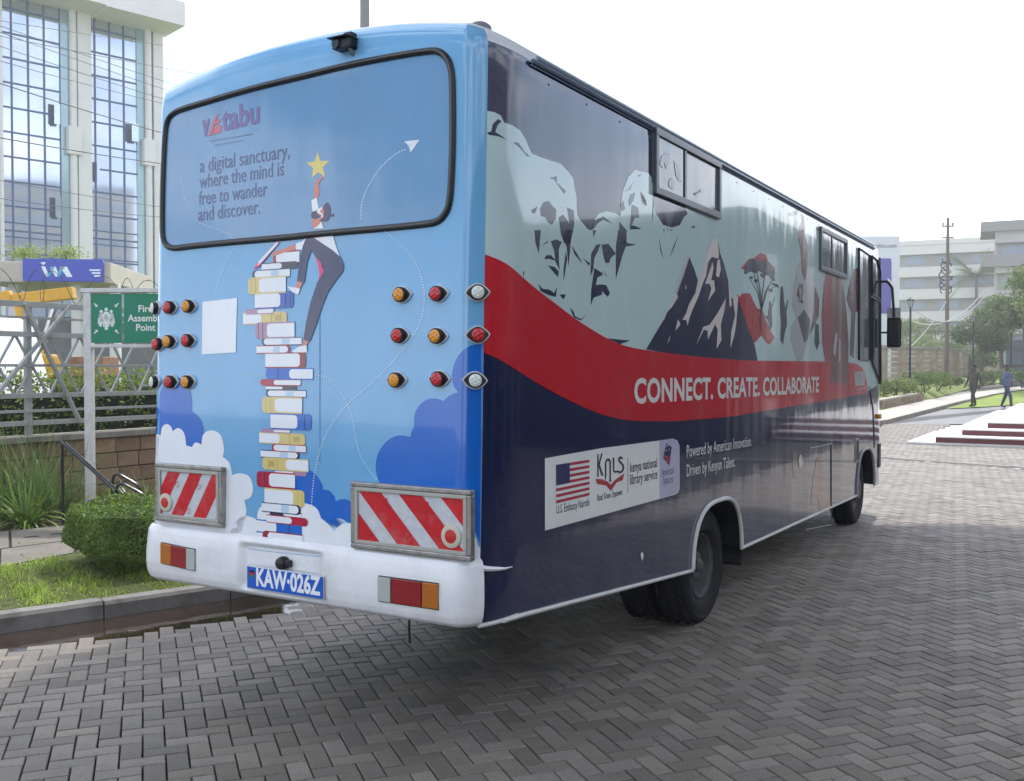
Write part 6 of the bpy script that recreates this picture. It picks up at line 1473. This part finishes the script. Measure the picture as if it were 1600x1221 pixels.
# utility pole with cables
pole_m = mat('timber_pole', (.16, .13, .11), .85, var=.25, scale=4, stretch=(1, 1, .2)); U0 = AT(1479, 577, 60); ztp = AT(1479, 341, 60).z
up = thing('utility_pole', 'tall brown utility pole with crossarms and bundled cables', 'pole', (U0.x, 60, .5)); MB().lathe([(.14, 0), (.08, ztp - .5), (0, ztp - .45)], 14).build('shaft', pole_m, up, smooth=True)
for z in (ztp - 1.0, ztp - 1.7): MB().beam((-.35, 0, z), (.35, 0, z), .08, .08).build('crossarm', pole_m, up)
for x in (-.3, .3): MB().lathe([(.05, 0), (.07, .08), (.04, .18), (0, .2)], 8, Matrix.Translation((x, 0, ztp - .94))).build('insulator', mat('insulator', (.25, .22, .2), .3), up)
mb = MB()
for k in range(7): a = random.uniform(0, 6.28); r_ = random.uniform(.25, .55); mb.tube([(r_ * math.cos(q) * .8, .2, 6.2 + random.uniform(-.03, .03) + k * .3 + r_ * .6 * math.sin(q)) for q in np.linspace(a, a + 5, 12)], .035, 4)
mb.build('cable_bundle', wm, up)
wpale = mat('cable_pale', (.50, .50, .48), .5)
for p, q, sag, lab, m_ in (((1395, 560), (1479, 470), .5, 'pale cable sagging from the utility pole down to the left', wpale), ((1427, 503), (1540, 452), .9, 'pale cable curving up from left to right across the palm', wpale), ((1430, 485), (1545, 455), 1.2, 'second pale cable curving up across the palm', wpale)):
    a = AT(*p, 57); b = AT(*q, 60); o = cable(a, b, sag, lab, .035); o.data.materials[0] = m_; o['group'] = 'pale cables at the utility pole'
for i, (p, q, lab) in enumerate((((775, 0), (1000, 140), 'lowest of three faint wires in the sky above the bus roof'), ((815, 0), (1010, 135), 'middle of three faint wires in the sky above the bus roof'), ((862, 0), (1015, 140), 'highest of three faint wires in the sky above the bus roof'))):
    a = AT(*p, 24); b = AT(*q, 48); d = b - a; o = cable(a - d * .5, b + d * 1.2, .2, lab, .008, 'faint wires above the bus'); o.data.materials[0] = mat('cable_grey', (.30, .30, .32), .6)
# trees
bark = mat('tree_bark', (.13, .10, .075), .9, var=.3, scale=6, bump=.02, bscale=12)
def tree(name, px, Y, z0, h, r, n, leaf, m_, label, trunk=.18, sq=(1, 1, .8), crowns=9):
    p = AT(px, 577, Y); t = thing(name, label, 'tree', (p.x, Y, z0)); mb = MB()
    top = h - r * .9; mb.tube([(0, 0, -.2), (random.uniform(-.1, .1), 0, top * .5), (random.uniform(-.3, .3), 0, top)], trunk, 9, rr=[trunk * 1.2, trunk, trunk * .7])
    C_ = []
    for k in range(crowns):
        a = random.uniform(0, 6.28); rr_ = random.uniform(.2, .85) * r; c = Vector((rr_ * math.cos(a) * sq[0], rr_ * math.sin(a) * sq[1], top + random.uniform(-.45, .85) * r * sq[2])); C_.append(c)
        mb.tube([(0, 0, top * .75), tuple(c * .5 + Vector((0, 0, top * .45))), tuple(c)], trunk * .4, 6, rr=[trunk * .55, trunk * .35, trunk * .12])
    mb.build('trunk', bark, t, smooth=True); P = []
    for c in C_:
        cr = r * random.uniform(.32, .5); D = RNG.normal(size=(n // crowns, 3)); D /= np.linalg.norm(D, axis=1)[:, None]; rr_ = RNG.uniform(.25, 1, n // crowns) ** .6 * cr * (1 + .25 * np.sin(D[:, 0] * 6 + D[:, 1] * 5)); P.append(np.array(c) + D * rr_[:, None] * np.array((1, 1, .75)))
    leaves('crown', np.concatenate(P), leaf, m_, t, .5); return t
tree('tree', 1604, 60, .9, 7.8, 3.0, 12000, .10, olive, 'large feathery tree rising at the right edge behind the man in blue', .18)
tree('tree', 1566, 70, .9, 6.4, 2.6, 8000, .11, mid, 'mid green tree left of the large feathery tree', .14)
tree('tree', 1632, 55, .9, 7.0, 2.3, 5000, .10, pale, 'tree cut off by the right edge of the photo', .16)
tree('tree', 1534, 66, .9, 5.2, 2.2, 6000, .11, olive, 'dark green tree between the lamp post and the tree at the right edge', .14)
tree('tree', 1500, 78, .9, 3.4, 2.0, 4000, .12, mid, 'low rounded bright green tree right of the utility pole', .14, (1.4, 1, .55))
tree('tree', 1440, 88, .9, 4.0, 2.4, 4000, .13, pale, 'hazy green tree between the lamp post and the utility pole', .14, (1.5, 1, .6))
tree('tree', 1412, 100, .9, 6.0, 2.4, 4000, .14, pale, 'hazy pale tree just right of the wing mirror', .14, (1.3, 1, .8))
tree('tree', 1548, 105, .9, 7.0, 2.6, 4000, .15, olive, 'dark hazy tree behind the palm', .16)
tree('tree', 1462, 115, .9, 7.0, 2.8, 4000, .15, pale, 'pale hazy tree behind the utility pole', .16, (1.4, 1, .7))
def palm(px, Y, ytop, label, n=26, r=2.6):
    p = AT(px, 577, Y); zc = AT(px, ytop, Y).z; t = thing('palm_tree', label, 'palm', (p.x, Y, .9), 0, 'palms behind the pillar fence'); h = zc - .9
    MB().tube([(0, 0, 0), (.1, 0, h * .5), (0, 0, h)], .2, 9, rr=[.28, .2, .17]).build('trunk', bark, t, smooth=True); V2 = []; F2 = []
    for k in range(n):
        a = random.uniform(0, 6.28); el = random.uniform(-.5, 1.2); prev = None
        for q in range(44):
            u = q / 43; rr_ = r * u; z = h + math.sin(el) * rr_ - .30 * r * u * u * (1.3 - .5 * el); c = Vector((math.cos(a) * rr_ * math.cos(el * .6), math.sin(a) * rr_ * math.cos(el * .6), z)); sd_ = Vector((-math.sin(a), math.cos(a), 0)); l = .55 * math.sin(math.pi * min(1, u * .9 + .12))
            for s_ in (-1, 1):
                kk = len(V2); tip = c + sd_ * s_ * l + Vector((math.cos(a) * .25, math.sin(a) * .25, -.22)); V2 += [tuple(c), tuple(c + Vector((math.cos(a), math.sin(a), 0)) * .10), tuple(tip)]; F2.append((kk, kk + 1, kk + 2))
    MB().add(V2, F2).build('fronds', pale, t, fix=False); return t
palm(1524, 120, 430, 'taller palm between the utility pole and the right hand building', 30, 4.6); palm(1503, 130, 458, 'shorter palm left of and behind the taller palm', 24, 4.0)
# buildings
hw = mat('hazy_white_wall', (.62, .61, .58), .85, var=.05, scale=.3); hb = mat('hazy_band', (.30, .29, .27), .8); wg = mat('hazy_window', (.22, .27, .34), .15)
def block(name, x0, x1, yt, Y, floors, label, lc=hw, band=hb, roofov=.0, fh=None, face=-25., dpt=6.):
    a = AT(x0, 577, Y); b = AT(x1, 577, Y); W_ = b.x - a.x; H_ = AT((x0 + x1) / 2, yt, Y).z - 0.5; t = thing(name, label, 'building', (a.x, Y, .5), R(face))
    MB().box((W_ / 2, dpt / 2, H_ / 2), (W_, dpt, H_)).build('wall', lc, t); fh = H_ / floors
    for k in range(floors):
        z = k * fh; MB().box((W_ / 2, -.35, z + fh * .80), (W_ + .2, .7, fh * .42)).build('balcony_band', lc, t); nw = max(3, int(W_ / 3.2)); 
        MB().box((W_ / 2, -.02, z + fh * .32), (W_ - .4, .06, fh * .5)).build('recess_band', band, t)
        for q in range(nw): MB().box(((q + .5) * W_ / nw, -.07, z + fh * .34), (W_ / nw * .62, .08, fh * .36)).build('window', wg, t)
    MB().box((W_ / 2, dpt / 2 - .3, H_ + .3), (W_ + roofov, dpt + 1, .6)).build('roof', lc, t); return t, W_, H_
block('apartment_block', 1402, 1545, 386, 125, 6, 'long white building with horizontal balcony bands in the hazy distance')
t, W_, H_ = block('office_block', 1554, 1700, 362, 100, 5, 'grey concrete building with a wide flat roof at the right edge', mat('grey_concrete', (.40, .39, .37), .85, var=.08, scale=.4), hb)
MB().box((W_ / 2 - .6, 2.4, H_ + .4), (W_ + 1.6, 7, 1.0)).build('roof_overhang', mat('overhang_grey', (.26, .25, .24), .85), t); MB().box((W_ / 2 - .6, 2.4, H_ * .80), (W_ + 1.6, 7, 1.2)).build('lower_slab', mat('overhang_grey', (.26, .25, .24), .85), t)
block('low_building', 1575, 1700, 545, 70, 1, 'low dark building behind the trees at right', mat('blue_grey_wall', (.12, .15, .20), .7), hb)
# billboard just past the front of the bus
q0 = AT(1340, 577, 70); q1 = AT(1405, 577, 70); bb = thing('billboard', 'tall white billboard with a purple panel rising behind the front of the bus', 'billboard', (q0.x, 70, .5), R(0)); W_ = q1.x - q0.x; H_ = AT(1400, 369, 70).z - .5
bo = MB().box((W_ / 2, 1.0, H_ / 2), (W_, 1.8, H_)).build('board', mat('billboard_white', (.62, .64, .68), .6), bb); pur = mat('billboard_purple', (.09, .08, .34), .5)
zz0 = AT(1390, 490, 70).z - .5; zz1 = AT(1390, 404, 70).z - .5
MB().prism([(W_ * .35, zz0), (W_ * .78, zz0), (W_ * .80, zz0 + .3), (W_ * .80, zz1 - .3), (W_ * .78, zz1), (W_ * .35, zz1)], 0, .05, M=Matrix(((1, 0, 0, 0), (0, 0, 1, .04), (0, 1, 0, 0), (0, 0, 0, 1)))).build('purple_panel', pur, bb)
flat_text('billboard_lettering', 'zoho.com', Matrix(((1, 0, 0, W_ * .36), (0, 0, -1, .085), (0, 1, 0, AT(1385, 387, 70).z - .5), (0, 0, 0, 1))), W_ * .56, mat('billboard_text', (.22, .2, .26), .6), bb, .02)
flat_text('billboard_lettering', 'Ni', Matrix(((1, 0, 0, W_ * .70), (0, 0, -1, -.02), (0, 1, 0, AT(1390, 445, 70).z - .5), (0, 0, 0, 1))), .55, mat('white_text', (.7, .7, .75), .6), bb, .03)
# far wooded backdrop
N = 14000; xs_ = RNG.uniform(-60, 140, N); hh = 6 + 2.5 * np.sin(xs_ * .23) + 1.5 * np.sin(xs_ * .61 + 1) ; Pb = np.stack([xs_, RNG.uniform(150, 165, N), RNG.uniform(0, 1, N) ** .7 * hh + .3], 1)
tag(leaves('distant_trees', Pb, .55, pale, None, .6), 'pale band of distant trees along the horizon', 'trees', kind='stuff')

# ================================================================ PEOPLE
def person(px, yfeet, label, J, parts, h=1.78, face=0.):
    """J: joints name->(x,y,z,r,parent) in metres for a 1.78 m figure; one continuous skinned body"""
    base = TG(px, yfeet); base.z += .0
    t = thing('person', label, 'person', tuple(base), face); names = list(J); bm = bmesh.new(); vs = {n: bm.verts.new(J[n][:3]) for n in names}
    for n in names:
        if J[n][4]: bm.edges.new((vs[n], vs[J[n][4]]))
    me = bpy.data.meshes.new('body_tmp'); bm.to_mesh(me); bm.free(); o = bpy.data.objects.new('body_tmp', me); COL.objects.link(o)
    md = o.modifiers.new('s', 'SKIN'); me.skin_vertices[0].data[0].use_root = True
    for i, n in enumerate(names): r = J[n][3]; me.skin_vertices[0].data[i].radius = (r, r) if not isinstance(r, tuple) else r
    sb = o.modifiers.new('b', 'SUBSURF'); sb.levels = 2; sb.render_levels = 2
    dg = bpy.context.evaluated_depsgraph_get(); m2 = bpy.data.meshes.new_from_object(o.evaluated_get(dg)); bpy.data.objects.remove(o)
    body = link('body', m2, t, list(parts['mats']), True); 
    for p in m2.polygons: c = p.center; p.material_index = parts['fn'](c)
    return t, body
sk = mat('skin_brown', (.10, .05, .032), .5); jac = mat('jacket_olive', (.065, .06, .045), .8, var=.2, scale=12); trs = mat('trousers_dark', (.045, .045, .04), .8, var=.2, scale=12); shoe = mat('shoe_black', (.01, .01, .01), .4)
ovr = mat('overall_blue', (.075, .11, .22), .8, var=.2, scale=12); ovd = mat('trousers_navy', (.04, .05, .10), .8, var=.2, scale=12)
def walker(st, arms):
    J = {'pelvis': (0, 0, .95, .15, None), 'belly': (0, 0, 1.10, (.17, .12), 'pelvis'), 'chest': (0, 0, 1.32, (.20, .13), 'belly'), 'neckb': (0, 0, 1.47, .09, 'chest'), 'neck': (0, .01, 1.54, .055, 'neckb'), 'head': (0, .02, 1.64, .085, 'neck'), 'crown': (0, .015, 1.73, .075, 'head')}
    for s_, nm in ((-1, 'l'), (1, 'r')):
        f = st * s_
        J['hip' + nm] = (.09 * s_, 0, .88, .10, 'pelvis'); J['knee' + nm] = (.10 * s_, -.16 * f - .05, .50, .075, 'hip' + nm); J['ankle' + nm] = (.10 * s_, -.26 * f + .02, .09, .05, 'knee' + nm); J['toe' + nm] = (.11 * s_, -.26 * f - .16, .04, .042, 'ankle' + nm)
        J['sh' + nm] = (.20 * s_, 0, 1.42, .075, 'chest'); e, hnd = arms[0 if s_ < 0 else 1]; J['el' + nm] = (e[0], e[1], e[2], .05, 'sh' + nm); J['wr' + nm] = (hnd[0], hnd[1], hnd[2], .035, 'el' + nm)
        d = (Vector(hnd) - Vector(e)).normalized() * .09; J['hand' + nm] = (hnd[0] + d.x, hnd[1] + d.y, hnd[2] + d.z, .034, 'wr' + nm)
        for q in range(4): J['f%d' % q + nm] = (hnd[0] + d.x * 1.9 + (q - 1.5) * .016, hnd[1] + d.y * 1.9 - .01, hnd[2] + d.z * 1.9 - .006 * abs(q - 1.4), .009, 'hand' + nm)
        J['th' + nm] = (hnd[0] + d.x * 1.2 - .035 * s_, hnd[1] + d.y * 1.2 - .02, hnd[2] + d.z * 1.2, .010, 'hand' + nm)
    return J
def dress(top, bot, handz=None, sleeves=True):
    def fn(c):
        if c.z > 1.50: return 0
        if c.z < .085: return 3
        if handz and handz(c): return 0
        return 2 if c.z < .93 else 1
    return {'mats': (sk, top, bot, shoe), 'fn': fn}
hair = mat('hair_black', (.008, .007, .007), .8, bump=.004, bscale=120)
def head_parts(t, cap=None):
    MB().lathe([(.0, 1.79), (.05, 1.785), (.08, 1.76), (.094, 1.71), (.092, 1.68)][::-1], 16, Matrix.Translation((0, .025, 0))).build('hair', cap or hair, t, smooth=True)
    mb = MB(); mb.lathe([(.014, 0), (.006, .03), (0, .032)], 8, Matrix.Translation((0, -.06, 1.63)) @ Matrix.Rotation(R(90), 4, 'X')); mb.build('nose', sk, t, smooth=True)
    for s_ in (-1, 1):
        MB().lathe([(.012, 0), (.008, .006), (0, .007)], 8, Matrix.Translation((.032 * s_, -.062, 1.665)) @ Matrix.Rotation(R(90), 4, 'X')).build('eye', mat('eye_white', (.5, .48, .45), .3), t); MB().lathe([(.022, 0), (.02, .01), (0, .012)], 8, Matrix.Translation((.088 * s_, .02, 1.65)) @ Matrix.Rotation(R(90 * s_), 4, 'Y')).build('ear', sk, t, smooth=True)
    MB().box((0, -.066, 1.60), (.045, .012, .01)).build('mouth', mat('lip', (.09, .03, .03), .5), t)
A1 = (((-.30, .06, 1.15), (-.33, -.06, .93)), ((.28, .10, 1.14), (.26, .02, .90)))
t, b = person(1521, 636, 'man in a dark olive jacket and dark trousers walking on the paving', walker(1, A1), dress(jac, trs, lambda c: c.z < .94 and abs(c.x) > .22), face=R(-60)); head_parts(t)
A2 = (((-.30, -.02, 1.18), (-.12, -.22, 1.14)), ((.30, -.02, 1.18), (.12, -.22, 1.14)))
t, b = person(1573, 638, 'man in blue overalls walking with his hands held together', walker(-1, A2), dress(ovr, ovd, lambda c: c.y < -.20 and 1.0 < c.z < 1.3), face=R(35)); head_parts(t)

# ================================================================ ENTRANCE BUILDING AND CANOPY OVER THE DRIVE (outside the frame; canopy added, its outline shaped to shade bus and foreground)
pc = thing('shade_canopy', 'unseen concrete canopy added over the drive to shade the bus and foreground', 'canopy', (0, 0, 0)); cc = mat('canopy_concrete', (.55, .54, .52), .8, var=.06, scale=.8)
MB().prism([(-2.0, -2.0), (2.5, -2.0), (6.5, 7.0), (8.5, 16.6), (1.8, 16.6), (-.3, 11.5), (-1.2, 8.0)], 9.0, 9.5).build('canopy_slab', cc, pc)
for x, y in ((5.2, 1.5), (-1.6, -1.4)): MB().lathe([(.25, 0), (.25, 9.0), (0, 9.0)], 20, Matrix.Translation((x, y, 0))).build('column', cc, pc, smooth=True)
eb = thing('entrance_building', 'long entrance building with dark glazing and grey piers to the right of the drive', 'building', tuple(Vector((9.7, 24, 0)) - Fv * 34), R(90 - YAW)); dgl = mat('lobby_glass', (.02, .024, .028), .05, coat=.5)
lw_ = mat('lobby_wall', (.07, .068, .065), .8); pr_ = mat('pier_grey', (.20, .195, .19), .7)
for x0_, x1_, e0_ in ((0, 31.8, 13.0), (32.0, 80, 6.8)):
    MB().box(((x0_ + x1_) / 2, -e0_ - 5, 2.8), (x1_ - x0_, 10, 5.6)).build('wall', lw_, eb); MB().box(((x0_ + x1_) / 2, -e0_ - 4.9, 5.7), (x1_ - x0_ - .02, 10.4, .3)).build('parapet', pr_, eb)
    for k in range(int((x1_ - x0_) / 4.2)): MB().box((x0_ + k * 4.2 + 2.0, -e0_ + .05, 2.6), (3.2, .1, 4.6)).build('glazing', dgl, eb); MB().box((x0_ + k * 4.2 + .2, -e0_ + .2, 2.8), (.4, .6, 5.6)).build('pier', pr_, eb)
cb_ = thing('opposite_block', 'beige apartment block across the grounds behind the photographer', 'building', (70, -30, 0), R(60)); be = mat('block_beige', (.42, .37, .28), .85)
MB().box((25, -6, 18), (50, 12, 36)).build('wall', be, cb_)
for k in range(11): MB().box((25, .05, 2.2 + k * 3.3), (48, .1, 1.5)).build('window_band', wg, cb_)

hz = MB().box((30, 75, 24.0), (360, 260, 50.2)).build('haze', [])
hm = bpy.data.materials.new('haze_air'); hm.use_nodes = True; hn = hm.node_tree; hn.nodes.clear()
ho = hn.nodes.new('ShaderNodeOutputMaterial'); hv = hn.nodes.new('ShaderNodeVolumePrincipled'); hv.inputs['Color'].default_value = (.93, .95, 1, 1); hv.inputs['Density'].default_value = .0013; hv.inputs['Anisotropy'].default_value = .3
hn.links.new(hv.outputs[0], ho.inputs['Volume']); hz.data.materials.append(hm); tag(hz, 'thin pale air haze over the whole place', None, kind='stuff')
scene.cycles.volume_bounces = 1
